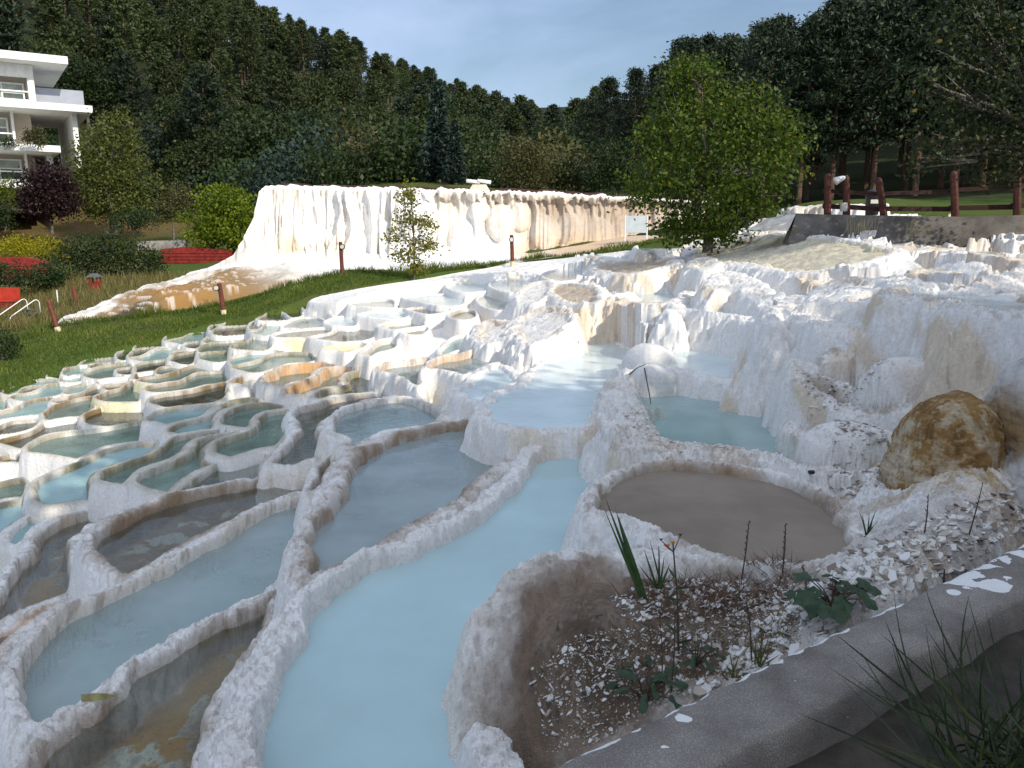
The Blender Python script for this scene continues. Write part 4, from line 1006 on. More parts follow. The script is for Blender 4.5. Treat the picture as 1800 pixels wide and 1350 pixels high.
# ------------------------------------------------------------------ the tall white cliff behind the lawn
NU, NV = 560, 190
ug = np.linspace(322, 1262, NU)
vt = np.interp(ug, [322,340,380,415,432,448,459,468,520,700,860,1000,1100,1195,1262], [487,480,466,446,418,378,332,326.5,327,330.5,335,341,347,352,358])
vf = np.interp(ug, [322,380,420,460,540,640,700,800,870,930,1100,1262], [492,472,458,447,440,444,448,440,438,444,415,402])
va = np.interp(ug, [322,400,520,640,700,790,870,930,1100,1262], [508,506,497,488,481,473,467,458,434,410])
vf = np.minimum(np.maximum(vf, vt+4), va-3)
yT = np.interp(ug, [322,400,450,470,700,1000,1262], [26.5,28.2,29.6,30.2,30.6,31.0,31.5])
yB = np.interp(ug, [322,400,520,640,700,790,870,930,1100,1262], [24.3,24.5,24.5,24.6,24.9,25.2,25.3,25.4,26.0,27.5])
tv = np.linspace(0, 1, NV)
tw = 0.62
Ub = np.repeat(ug[None, :], NV, 0)
wallp = np.clip(tv/tw, 0, 1)[:, None]; apr = np.clip((tv-tw)/(1-tw), 0, 1)[:, None]
Vb = vt + (vf-vt)*wallp + (va-vf)*apr
yM = yT-0.9 - 0.5*np.interp(ug, [322, 450, 520], [1, 1, 0])
yM = np.maximum(yM, yB+0.4)
Yb = yT - (yT-yM)*wallp**1.6 - (yM-yB)*apr**0.85
A_, K_ = ray(Ub, Vb)
Xc, Zc = A_*Yb, K_*Yb
s_ = Ub/30.0
warp = 0.6*fbm(s_, Zc*0.6, 0.5, 3, seed=4.0)
fl1 = np.abs(vnoise(s_*1.15+1.6*warp, Zc*0.35+2)); fl2 = np.abs(vnoise(s_*4.2+warp*1.5, Zc*0.6+7)); fl3 = vnoise(s_*11+warp*2, Zc*1.3)
wallm = (sstep(0.0, 0.06, wallp)*(1-sstep(0.0, 0.5, apr)))
k0_ = fbm(s_, Zc, 0.22, 3, seed=33.0)
disp = wallm*((0.22+0.30*sstep(-0.4, 0.6, k0_))*(1-fl1)**2 + 0.20*(1-fl2)**1.5 + 0.05*fl3) + apr*0.10*fbm(s_, Yb*2.2, 1.2, 4, seed=9.0)
for (bu, bv, ru, rv, am) in [(880,392,26,34,0.75),(842,372,20,22,0.5),(915,380,20,30,0.5),(812,420,26,36,0.6),(958,412,26,36,0.7),(1000,405,24,34,0.45),(790,452,34,20,0.5),(850,446,34,18,0.4),(900,440,30,26,0.5),
        (480,428,16,24,0.5),(505,420,14,26,0.5),(530,418,14,26,0.45),(553,414,16,24,0.4),(462,440,16,20,0.4),(585,418,16,20,0.3),(440,452,18,18,0.4),(1050,410,30,30,0.3),(620,400,22,16,0.25),(735,420,20,40,0.3),(770,400,16,40,0.35)]:
    r2 = ((Ub-bu)/ru)**2 + ((Vb-bv)/rv)**2
    disp = np.maximum(disp, 0.75*am*np.sqrt(np.clip(1-r2, 0, 1)) + 0.5*disp*(r2 < 1))
# hanging fringe at the top right
fr_m = sstep(700, 790, Ub)*sstep(0.32, 0.05, wallp)
edge_n = vnoise(s_*5.5, np.zeros_like(s_)+3)
lip = fr_m*(wallp < (0.13+0.10*edge_n))*0.28
disp = disp + lip
Yc = Yb - disp
cc = np.empty(Yc.shape+(3,), np.float32); cc[:] = (0.76, 0.74, 0.71)
def blendc(m, col):
    m = np.clip(m, 0, 1)[..., None]; cc[:] = cc*(1-m) + np.array(col, np.float32)*m
k1 = fbm(s_, Zc, 0.35, 4, seed=21.0); k2 = vnoise(s_*3+warp*2, Zc*0.5)
blendc(sstep(0.0, 0.8, k1+0.4*k2)*wallm*0.6, (0.60, 0.51, 0.40))
blendc(sstep(60, 0, np.abs(Ub-515))*sstep(400, 418, Vb)*sstep(452, 440, Vb)*0.75, (0.60, 0.47, 0.32))
blendc(sstep(430, 330, Ub)*sstep(470, 486, Vb)*0.5, (0.36, 0.28, 0.20))
blendc(sstep(915, 1000, Ub+18*k1)*sstep(342, 366, Vb)*(0.75+0.35*k1), (0.40, 0.32, 0.25))  # tan stone at the right end, darkened further to stand for tree shade
blendc(sstep(870, 960, Ub)*sstep(395, 440, Vb)*(0.6+0.4*k1), (0.62, 0.44, 0.28))
blendc((fr_m > 0.3)*sstep(0.10, 0.28, wallp)*sstep(0.5, 0.2, wallp)*sstep(0.0, 0.4, k2+0.1)*0.65, (0.30, 0.25, 0.20))
blendc(sstep(0.55, 0.8, np.abs(k2))*wallm*sstep(0.0, 0.5, -k1)*0.5, (0.35, 0.29, 0.24))
Zc = Zc + (1-sstep(0.0, 0.10, wallp))*(0.05*vnoise(s_*7.0, s_*0+1.5)+0.06*vnoise(s_*1.7, s_*0+4.5)+0.03*vnoise(s_*15.0, s_*0+8.5))
cliff_v = np.stack([Xc, Yc, Zc], -1)
top_back = cliff_v[0].copy(); top_back[:, 1] += 2.4; top_back[:, 2] += 0.03
cliff_v = np.concatenate([top_back[None], cliff_v], 0)
cc = np.concatenate([cc[:1], cc], 0)
ic = np.arange((NV+1)*NU).reshape(NV+1, NU)
qc = np.stack([ic[:-1, :-1], ic[1:, :-1], ic[1:, 1:], ic[:-1, 1:]], -1).reshape(-1, 4)
cl = mesh_np('travertine_cliff', cliff_v.reshape(-1, 3), qc, M_cliff, None, True, {'col': cc.reshape(-1, 3)})
tag(cl, 'tall white fluted travertine wall behind the lawn, the small tree before it', 'cliff')

# ------------------------------------------------------------------ the old flow running down to the left: white crust over rust coloured stone
up = [(500,452),(440,462),(385,472),(330,485),(285,494),(245,507),(228,516),(190,528),(150,543),(110,560),(70,584),(36,604)]
lo = [(640,489),(560,497),(480,503),(420,508),(360,516),(310,527),(260,545),(215,560),(180,582),(140,592),(100,600),(60,612)]
yu = [27.5,27,26.6,26,25.6,25,24.4,23.4,22.6,21.8,21,20.3]
yl = [24.3,24.1,23.9,23.5,23,22.6,22,21.4,20.6,20.3,20,19.8]
nU, nW = 260, 46
ti = np.linspace(0, len(up)-1, nU); tw_ = np.linspace(0, 1, nW)
ipx = lambda L_, k: np.interp(ti, np.arange(len(L_)), [q[k] for q in L_])
uU, vU, uL, vL = ipx(up, 0), ipx(up, 1), ipx(lo, 0), ipx(lo, 1)
yU, yL = np.interp(ti, np.arange(len(yu)), yu), np.interp(ti, np.arange(len(yl)), yl)
aU, kU = ray(uU, vU); aL, kL = ray(uL, vL)
pU = np.stack([aU*yU, yU, kU*yU], 1); pL = np.stack([aL*yL, yL, kL*yL], 1)
FW = pU[None]*(1-tw_[:, None, None]) + pL[None]*tw_[:, None, None]
nz = fbm(FW[..., 0], FW[..., 1], 0.9, 4, seed=13.0); nz2 = fbm(FW[..., 0], FW[..., 1]*2, 3.5, 4, seed=14.0)
bul = np.sin(np.clip(tw_, 0, 1)*math.pi)[:, None]**0.5
FW[..., 2] += 0.16*bul + 0.10*nz*bul + 0.05*nz2*bul - 0.12*(1-bul) - 0.9*sstep(0.90, 1.0, tw_)[:, None] - 0.5*sstep(0.08, 0.0, tw_)[:, None]
fc_ = np.empty(FW.shape, np.float32); fc_[:] = (0.72, 0.69, 0.65)
def bl(m, col):
    m = np.clip(m, 0, 1)[..., None]; fc_[:] = fc_*(1-m) + np.array(col, np.float32)*m
TW = np.repeat(tw_[:, None], nU, 1); TI = np.repeat(ti[None, :], nW, 0)
bl(sstep(0.30, 0.42, TW+0.12*nz)*sstep(0.5, 2.5, TI), (0.24, 0.16, 0.085))
bl(sstep(0.45, 0.6, TW+0.1*nz2)*sstep(1.0, 3.0, TI)*sstep(-0.3, 0.3, nz), (0.29, 0.16, 0.055))
bl(sstep(0.2, 0.26, TW+0.08*nz2)*sstep(0.40, 0.30, TW)*sstep(2, 4, TI)*0.7, (0.40, 0.36, 0.31))
bl(sstep(0.62, 0.75, TW+0.1*nz)*sstep(5, 6.5, TI)*sstep(9, 7.5, TI), (0.07, 0.05, 0.03))
bl(sstep(0.45, 0.6, nz2)*0.6, (0.66, 0.62, 0.56))
bl(sstep(9.0, 10.5, TI)*0.4, (0.36, 0.30, 0.24))
ix = np.arange(nU*nW).reshape(nW, nU)
qx = np.stack([ix[:-1, :-1], ix[1:, :-1], ix[1:, 1:], ix[:-1, 1:]], -1).reshape(-1, 4)
fo = mesh_np('travertine_flow', FW.reshape(-1, 3), qx, M_trav, None, True, {'col': fc_.reshape(-1, 3)})
tag(fo, 'long white and rust brown travertine flow running down the lawn to the left', 'rock flow')

# ------------------------------------------------------------------ materials of the built things
M_white = mat_simple('white paint', (0.78,0.78,0.76), (0.66,0.66,0.63), 3.0, 0.55)
M_wood = mat_simple('red brown stained wood', (0.16,0.045,0.028), (0.08,0.022,0.014), 14.0, 0.6, 0.3)
M_fence = mat_simple('old red fence wood', (0.095,0.030,0.020), (0.045,0.016,0.011), 14.0, 0.7, 0.3)
M_woodd = mat_simple('dark red wood', (0.055,0.022,0.016), (0.03,0.012,0.01), 14.0, 0.7, 0.3)
M_red = mat_simple('red paint', (0.25,0.026,0.018), (0.13,0.015,0.011), 6.0, 0.55, 0.15)
M_redb = mat_simple('bright red bench paint', (0.42,0.04,0.018), (0.30,0.028,0.013), 5.0, 0.5)
M_conc = mat_simple('weathered concrete', (0.30,0.28,0.255), (0.17,0.155,0.14), 3.2, 0.9, 0.5, 60)
M_concd = mat_simple('dark stained concrete', (0.17,0.155,0.14), (0.075,0.068,0.06), 2.4, 0.9, 0.6, 40)
M_steel = mat_simple('white steel tube', (0.75,0.76,0.76), (0.68,0.69,0.69), 4.0, 0.35)
M_dark = mat_simple('black plastic', (0.02,0.02,0.022), (0.012,0.012,0.012), 6.0, 0.5)
M_glass = mat_simple('window glass', (0.10,0.13,0.125), (0.035,0.05,0.05), 1.2, 0.12, spec=0.6)
M_curt = mat_simple('pale green curtain', (0.42,0.46,0.40), (0.28,0.32,0.28), 2.0, 0.85)
M_lamp = mat_simple('pale lamp glass', (0.60,0.58,0.50), (0.45,0.43,0.38), 9.0, 0.3)
M_yel = mat_simple('yellowed post sleeve', (0.62,0.55,0.36), (0.5,0.45,0.30), 9.0, 0.6)
M_beige = mat_simple('beige render', (0.52,0.46,0.38), (0.42,0.37,0.30), 2.0, 0.8)
M_grey = mat_simple('grey slate step', (0.10,0.10,0.10), (0.05,0.05,0.05), 5.0, 0.8)

# ------------------------------------------------------------------ posts along the lawn
def post(u, v, y, h, lean, label, lamp=True, side=1, base=True):
    p = at_y(u, v, y); p.z -= 0.05
    r = empty('lawn_post', p)
    tag(r, label, 'post', 'red brown posts along the lawn')
    m = MB().tube([(0,0,0.0),(lean*0.5,0,h*0.5),(lean,0,h*0.97),(lean,0,h)], [0.062,0.060,0.058,0.045], 8)
    m.build('shaft', M_wood, r, smooth=False)
    if base:
        MB().tube([(0,0,0.0),(lean*0.1,0,h*0.13),(lean*0.17,0,h*0.2)], [0.072,0.072,0.068], 10).build('sleeve', M_yel, r)
    if lamp:
        c = Vector((lean+0.06*side, -0.075, h*0.86))
        hd = MB().tube([c+Vector((0,0.06,0)), c+Vector((0,-0.02,0))], [0.078,0.082], 14).build('lamp_head', M_dark, r)
        MB().tube([c+Vector((0,-0.02,0)), c+Vector((0,-0.035,0))], [0.062,0.058], 14).build('lens', M_lamp, hd)
    return r
post(103,583,20,0.84,-0.17,'leaning red brown post at the foot of the rust coloured flow', lamp=False)
post(394,553,21.2,0.88,-0.07,'red brown post with a round lamp, standing on the lawn below the flow', side=-1)
post(602,484,24.2,1.04,-0.02,'slim red brown post with a round lamp in front of the bright white slope', side=1, base=False)
post(901,468,24.2,0.97,-0.03,'red brown post with a round lamp right of the small lawn tree', side=0)
post(136,537,24.2,0.62,-0.07,'short red brown post in the meadow above the rust coloured flow', lamp=False, base=False)
# small red lantern house on the meadow
p = at_y(168,508,27); r = empty('lantern_box', p); tag(r, 'small red wooden lantern box with a grey roof in front of the dark bushes', 'lantern')
MB().box((-0.15,-0.13,-0.3),(0.15,0.13,0.22)).build('box', M_red, r, bevel=0.01)
MB().box((-0.15,-0.13,0.22),(-0.11,-0.09,0.40)).build('corner_post', M_red, r)
MB().box((0.11,-0.13,0.22),(0.15,-0.09,0.40)).build('corner_post', M_red, r)
MB().box((-0.15,0.09,0.22),(-0.11,0.13,0.40)).build('corner_post', M_red, r)
MB().box((0.11,0.09,0.22),(0.15,0.13,0.40)).build('corner_post', M_red, r)
MB().add([(-0.22,-0.2,0.40),(0.22,-0.2,0.40),(0.22,0.2,0.40),(-0.22,0.2,0.40),(-0.1,0,0.52),(0.1,0,0.52)],[(0,1,5,4),(1,2,5),(2,3,4,5),(3,0,4),(3,2,1,0)]).build('roof', M_grey, r)
p = at_y(102,533,24.5)
tag(MB().tube([p, p+Vector((0,0,0.36)), p+Vector((0,0,0.4))],[0.018,0.018,0.03],8).build('marker_post', M_white), 'thin white marker post in the grass near the stairs', 'post')

# stairs with white handrails at the far left
sp0 = at_y(8,576,22.0)
st_ = empty('garden_stairs', sp0); tag(st_, 'dark slate stairs with two white tube handrails at the left edge', 'stairs')
dirS = Vector((0.42, 0.9, 0)).normalized(); wS = Vector((0.9, -0.42, 0)).normalized()
for i in range(6):
    c = dirS*(0.27*i) + Vector((0,0,0.125*i))
    m = MB()
    a_0, a_1 = c - wS*0.42, c + wS*0.42
    e = dirS*0.30; t = Vector((0,0,0.045))
    m.add([a_0,a_1,a_1+e,a_0+e,a_0+t,a_1+t,a_1+e+t,a_0+e+t],[(3,2,1,0),(4,5,6,7),(0,1,5,4),(1,2,6,5),(2,3,7,6),(3,0,4,7)])
    m.build('step', M_grey, st_, bevel=0.006)
sb = MB()
for sgn in (-0.38, 0.38):
    a0_ = wS*sgn - Vector((0,0,0.25)); a1_ = dirS*1.6 + Vector((0,0,0.70)) + wS*sgn
    sb.tube([a0_, a1_], 0.05, 4)
sb.build('stringers', M_concd, st_)
for sgn in (-0.46, 0.46):
    o_ = wS*sgn
    pts = [o_+Vector((0,0,-0.15)), o_+Vector((0,0,0.36)), o_+dirS*0.05+Vector((0,0,0.46)), o_+dirS*0.12+Vector((0,0,0.53)), o_+dirS*1.30+Vector((0,0,1.13)), o_+dirS*1.42+Vector((0,0,1.15)), o_+dirS*1.52+Vector((0,0,1.08)), o_+dirS*1.55+Vector((0,0,0.98)), o_+dirS*1.55+Vector((0,0,0.55))]
    MB().tube(pts, 0.022, 8).build('handrail', M_steel, st_, smooth=True)

st_.scale = (0.58, 0.58, 0.62)
# red seating, red walls, grey wall, at the foot of the hill
def slab_px(name, pts, y, th, mat, label, cat, planks=0, parent=None):
    """an upright board wall whose outline is given in the photograph, at distance y and th thick"""
    P3 = [at_y(u, v, y + 0.0*i) for i, (u, v) in enumerate(pts)]
    n = len(P3)
    vs = P3 + [p+Vector((0, th, 0)) for p in P3]
    fs = [tuple(range(n-1, -1, -1)), tuple(range(n, 2*n))] + [(i, (i+1) % n, n+(i+1) % n, n+i) for i in range(n)]
    return tag(MB().add(vs, fs).build(name, mat, parent), label, cat)
wr = slab_px('red_wall', [(282,438),(325,434),(405,440),(408,475),(284,478)], 35.0, 0.3, M_red, 'red board wall below the grey concrete wall, left of the white cliff', 'wall')
wl_ = slab_px('red_wall', [(-40,452),(45,452),(86,462),(86,505),(-40,510)], 33.5, 0.3, M_red, 'red board wall half hidden behind the dark bushes under the yellow hedge', 'wall')
def planks(o, y, u0, u1, v0, v1, n, mat):
    m = MB()
    for i in range(n):
        v = v0 + (v1-v0)*i/n
        a, b = at_y(u0, v, y), at_y(u1, v+2, y)
        h = abs(at_y(u0, v0, y).z-at_y(u0, v1, y).z)/n*0.82
        m.box((a.x, y-0.05, a.z-h), (b.x, y-0.002, a.z))
    m.build('planking', mat, o)
planks(wr, 35.0, 285, 403, 441, 474, 6, M_red); planks(wl_, 33.5, -30, 84, 463, 505, 7, M_red)
slab_px('concrete_wall', [(242,424),(325,422),(325,438),(242,440)], 36.0, 0.3, M_conc, 'short pale grey concrete wall above the red boards', 'wall')
be = empty('red_bench', at_y(8,548,25.0)); tag(be, 'bright red stepped bench beside the stairs at the left edge', 'bench')
MB().box((-1.6,0,0.30),(0.30,0.35,0.36)).build('seat', M_redb, be, bevel=0.01)
MB().box((-1.6,0.36,0.36),(0.30,0.42,0.72)).build('backrest', M_redb, be, bevel=0.01)
MB().box((-1.6,0.02,-0.1),(0.28,0.06,0.295)).build('front_panel', M_red, be)

# ------------------------------------------------------------------ information sign by the cliff
sg = empty('info_sign', at_y(1118,412,27.2)); tag(sg, 'pale grey information sign on two legs beside the leafy tree', 'sign')
MB().box((-0.34,-0.02,0.05),(0.34,0.02,0.60)).build('panel', mat_simple('pale sign face', (0.50,0.55,0.58), (0.40,0.46,0.50), 5.0, 0.4), sg, bevel=0.008)
MB().box((-0.38,-0.03,-0.30),(-0.345,0.03,0.63)).build('leg', M_steel, sg)
MB().box((0.345,-0.03,-0.30),(0.38,0.03,0.63)).build('leg', M_steel, sg)
# spout on the canal above the cliff
sp_ = empty('water_outlet', at_y(843,332,31.8)); tag(sp_, 'small white outlet with two pipe ends on top of the cliff', 'water outlet')
MB().add([(-0.42,-0.3,-0.1),(0.42,-0.3,-0.1),(0.42,0.4,-0.1),(-0.42,0.4,-0.1),(-0.26,-0.16,0.16),(0.26,-0.16,0.16),(0.26,0.3,0.16),(-0.26,0.3,0.16)],[(3,2,1,0),(4,5,6,7),(0,1,5,4),(1,2,6,5),(2,3,7,6),(3,0,4,7)]).build('base', M_beige, sp_)
for dx in (-0.28, 0.14):
    MB().tube([(dx-0.22,-0.1,0.30),(dx+0.30,-0.05,0.24)], 0.07, 10).build('pipe', M_white, sp_, smooth=True)
MB().box((-0.40,-0.05,0.16),(0.44,0.2,0.22)).build('tray', M_grey, sp_)
# dark canal board along the top of the cliff
cb = MB()
for i in range(0, NU-20, 10):
    if ug[i] < 470: continue
    a, b = cliff_v[0][i], cliff_v[0][i+10]
    cb.add([(a[0],a[1]-1.2,a[2]+0.0),(b[0],b[1]-1.2,b[2]+0.0),(b[0],b[1]-1.1,b[2]+0.0),(a[0],a[1]-1.1,a[2]+0.0),(a[0],a[1]-1.2,a[2]+0.10),(b[0],b[1]-1.2,b[2]+0.10),(b[0],b[1]-1.1,b[2]+0.10),(a[0],a[1]-1.1,a[2]+0.10)],[(3,2,1,0),(4,5,6,7),(0,1,5,4),(2,3,7,6)])
tag(cb.build('canal_board', M_woodd), 'low dark board edging the canal along the top of the cliff', 'edging')

# ------------------------------------------------------------------ concrete wall and fence at the upper right
top = [(1400,375,15.2),(1450,377,15.1),(1560,379,14.9),(1690,381,14.6),(1800,378,14.3),(2000,372,13.9)]
bot = [(1386,404,15.0),(1450,406,14.9),(1560,410,14.7),(1690,414,14.4),(1800,417,14.1),(2000,425,13.7)]
T3 = [at_y(*q) for q in top]; B3 = [at_y(*q)+Vector((0,0,-0.25)) for q in bot]
m = MB(); n = len(T3); back = Vector((0.05, 0.35, 0))
vs = B3 + T3 + [t+back for t in T3] + [b+back*1.3 for b in B3]
fs = []
for i in range(n-1):
    for k in range(3): fs.append((k*n+i, k*n+i+1, (k+1)*n+i+1, (k+1)*n+i))
fs += [(0,n,2*n,3*n),(n-1,4*n-1,3*n-1,2*n-1)]
wallo = tag(m.add(vs, fs).build('concrete_wall', M_concd, None, bevel=0.0), 'low dark stained concrete wall under the wooden fence at the upper right', 'wall')
e0, e1 = at_y(1316,400,15.8), at_y(1352,389,15.6)
ml = MB().add([at_y(1314,404,15.5),at_y(1385,406,14.99),at_y(1399,376,15.2),at_y(1345,385,15.6),at_y(1314,404,15.9),at_y(1386,404,15.4),at_y(1401,375,15.6),at_y(1347,384,16.0)],[(0,1,2,3),(7,6,5,4),(3,2,6,7),(0,3,7,4),(1,0,4,5)])
ml.build('sloped_end', mat_simple('white crusted concrete', (0.62,0.58,0.52),(0.38,0.33,0.28),6.0,0.9,0.4,40), wallo)
fe = empty('wooden_fence', at_y(1560,379,15.6)); tag(fe, 'dark red wooden fence with leaning posts above the concrete wall', 'fence')
fo_ = fe.location
FP = [(1455,378,305,0.0,15.7),(1489,378,308,-0.02,15.6),(1556,382,312,-0.13,15.4),(1680,384,300,-0.04,15.0),(1789,382,288,-0.02,14.6),(1900,378,285,0.0,14.3)]
ends = []
for (u, vb, vtop, ln, y) in FP:
    b = at_y(u, vb, y)-fo_; t = at_y(u, vtop, y)-fo_ + Vector((ln, 0, 0))
    d = (t-b)
    MB().tube([b-Vector((0,0,0.1)), b+d*0.5, b+d*0.93, t], [0.070,0.066,0.064,0.035], 7).build('post', M_fence, fe)
    ends.append((b, t))
for f_, ex in ((0.60, 0.035), (0.22, 0.045)):
    for (b0_, t0_), (b1_, t1_) in zip(ends[:-1], ends[1:]):
        a = b0_+(t0_-b0_)*f_+Vector((0,0.09,0)); c = b1_+(t1_-b1_)*(f_-0.02)+Vector((0,0.09,0))
        MB().add([a+Vector((-0.05,0,-ex)),c+Vector((0.05,0,-ex)),c+Vector((0.05,0.05,-ex)),a+Vector((-0.05,0.05,-ex)),a+Vector((-0.05,0,ex)),c+Vector((0.05,0,ex)),c+Vector((0.05,0.05,ex)),a+Vector((-0.05,0.05,ex))],[(3,2,1,0),(4,5,6,7),(0,1,5,4),(1,2,6,5),(2,3,7,6),(3,0,4,7)]).build('rail', M_woodd, fe)
lp = empty('spotlight', at_y(1486,313,15.45)); tag(lp, 'white cone shaped spotlight on the second fence post', 'spotlight')
MB().tube([(0,0,0.02),(-0.05,0,0.0),(-0.19,-0.02,-0.06)],[0.018,0.045,0.075],12).build('shade', M_white, lp, smooth=True)
MB().tube([(0,0.0,0.02),(0.03,0.02,0.03)],[0.015,0.015],8).build('bracket', M_dark, lp)
bx = at_y(1483,363,15.4)
tag(MB().box((bx.x-0.055,bx.y-0.05,bx.z-0.09),(bx.x+0.055,bx.y+0.04,bx.z+0.07)).build('junction_box', M_lamp, bevel=0.008), 'small pale electrical box low on the second fence post', 'electrical box')
bi = empty('litter_bin', at_y(1532,380,17.5)); tag(bi, 'dark litter bin behind the fence', 'bin')
MB().tube([(0,0,0),(0,0,0.42),(0,0,0.44)],[0.13,0.155,0.16],14).build('body', M_dark, bi, smooth=True)
MB().tube([(0,0,0.44),(0,0,0.52),(0,0,0.55)],[0.19,0.17,0.05],14).build('lid', M_dark, bi)
MB().box((-0.11,-0.165,0.26),(0.11,-0.150,0.34)).build('plate', M_lamp, bi)

# ------------------------------------------------------------------ kerb and path under the camera
KL = [(700,1520),(985,1345),(1200,1243),(1400,1150),(1560,1062),(1700,1002),(1800,958),(1960,890),(2150,820)]
zk = [-1.47,-1.46,-1.44,-1.42,-1.40,-1.38,-1.36,-1.33,-1.28]
_ka, _kb = np.array(at_z(985,1345,-1.47)), np.array(at_z(1800,958,-1.37))
NK = 300
kt = np.linspace(-0.6, 1.7, NK)
kx = _ka[None]+(_kb-_ka)[None]*kt[:, None]
prof = [(-0.06,-0.45),(-0.035,-0.06),(-0.012,-0.012),(0.012,0.0),(0.06,0.002),(0.14,0.002),(0.205,0.0),(0.228,-0.004),(0.242,-0.016),(0.248,-0.07),(0.25,-0.40)]
kv = []; kc = []
for i in range(NK):
    d = kx[min(i+1, NK-1)]-kx[max(i-1, 0)]; d[2] = 0; d /= np.linalg.norm(d)
    nrm = np.array([d[1], -d[0], 0])
    for (o, z) in prof:
        kv.append(kx[i] + nrm*o + np.array([0, 0, z])); kc.append((o, i))
kv = np.array(kv); NPf = len(prof)
kn = fbm(kv[:, 0], kv[:, 1], 3.0, 4, seed=81.0); kn2 = fbm(kv[:, 0], kv[:, 1], 14.0, 4, seed=82.0)
kv[:, 2] += 0.006*kn2
kv[:, :2] += 0.004*kn[:, None]
ik = np.arange(NK*NPf).reshape(NK, NPf)
qk = np.stack([ik[:-1, :-1], ik[1:, :-1], ik[1:, 1:], ik[:-1, 1:]], -1).reshape(-1, 4)
def mat_kerb():
    m, N, L = new_mat('kerb concrete with travertine splashes')
    out = N.new('ShaderNodeOutputMaterial'); b = N.new('ShaderNodeBsdfPrincipled'); L.new(b.outputs[0], out.inputs['Surface'])
    geo = N.new('ShaderNodeNewGeometry')
    t = N.new('ShaderNodeTexNoise'); t.inputs['Scale'].default_value = 6.0; t.inputs['Detail'].default_value = 6; L.new(geo.outputs['Position'], t.inputs['Vector'])
    r = N.new('ShaderNodeValToRGB'); r.color_ramp.elements[0].position = 0.3; r.color_ramp.elements[0].color = (0.145,0.128,0.114,1); r.color_ramp.elements[1].position = 0.7; r.color_ramp.elements[1].color = (0.275,0.25,0.225,1)
    L.new(t.outputs['Fac'], r.inputs['Fac'])
    v = N.new('ShaderNodeTexVoronoi'); v.inputs['Scale'].default_value = 170.0; L.new(geo.outputs['Position'], v.inputs['Vector'])
    r2 = N.new('ShaderNodeValToRGB'); r2.color_ramp.elements[0].position = 0.1; r2.color_ramp.elements[0].color = (1.7,1.6,1.5,1); r2.color_ramp.elements[1].position = 0.5; r2.color_ramp.elements[1].color = (0.75,0.75,0.75,1)
    L.new(v.outputs['Distance'], r2.inputs['Fac'])
    mm = N.new('ShaderNodeMixRGB'); mm.blend_type = 'MULTIPLY'; mm.inputs[0].default_value = 0.8; L.new(r.outputs[0], mm.inputs[1]); L.new(r2.outputs[0], mm.inputs[2])
    # white travertine splashes: irregular drops, thicker along the pool edge
    dis = N.new('ShaderNodeTexNoise'); dis.inputs['Scale'].default_value = 22.0; dis.inputs['Detail'].default_value = 3; L.new(geo.outputs['Position'], dis.inputs['Vector'])
    mv = N.new('ShaderNodeMixRGB'); mv.inputs[0].default_value = 0.035; L.new(geo.outputs['Position'], mv.inputs[1]); L.new(dis.outputs['Color'], mv.inputs[2])
    v2 = N.new('ShaderNodeTexVoronoi'); v2.inputs['Scale'].default_value = 10.0; L.new(mv.outputs[0], v2.inputs['Vector'])
    wn_ = N.new('ShaderNodeTexWhiteNoise'); L.new(v2.outputs['Position'], wn_.inputs['Vector'])
    ed = N.new('ShaderNodeAttribute'); ed.attribute_name = 'edge'
    th = N.new('ShaderNodeMath'); th.operation = 'MULTIPLY'; L.new(wn_.outputs['Value'], th.inputs[0]); L.new(ed.outputs['Fac'], th.inputs[1])
    lt = N.new('ShaderNodeMath'); lt.operation = 'LESS_THAN'; L.new(v2.outputs['Distance'], lt.inputs[0]); L.new(th.outputs[0], lt.inputs[1])
    m3_ = N.new('ShaderNodeMixRGB'); m3_.inputs[2].default_value = (0.70,0.70,0.69,1); L.new(lt.outputs[0], m3_.inputs[0]); L.new(mm.outputs[0], m3_.inputs[1])
    L.new(m3_.outputs[0], b.inputs['Base Color']); b.inputs['Roughness'].default_value = 0.9
    bp = N.new('ShaderNodeBump'); bp.inputs['Strength'].default_value = 0.6; bp.inputs['Distance'].default_value = 0.006
    ad = N.new('ShaderNodeMath'); ad.operation = 'ADD'; L.new(v.outputs['Distance'], ad.inputs[0]); L.new(t.outputs['Fac'], ad.inputs[1])
    L.new(ad.outputs[0], bp.inputs['Height']); L.new(bp.outputs['Normal'], b.inputs['Normal'])
    return m
off = np.array([o for o, i in kc]); along = np.array([i for o, i in kc])/NK
pn_ = fbm(kv[:, 0], kv[:, 1], 2.0, 3, seed=91.0)
edge_a = np.where(off < 0.0, 1.2, np.clip(0.52-1.7*off + 0.45*pn_, 0.12, 0.85)*(0.4+1.1*sstep(0.38, 0.52, along)*sstep(0.95, 0.65, along)))
M_kerb = mat_kerb()
ke = mesh_np('concrete_kerb', kv, qk, M_kerb, None, True, {'edge': edge_a})
tag(ke, 'grey concrete kerb with white travertine splashes in the lower right corner', 'kerb')
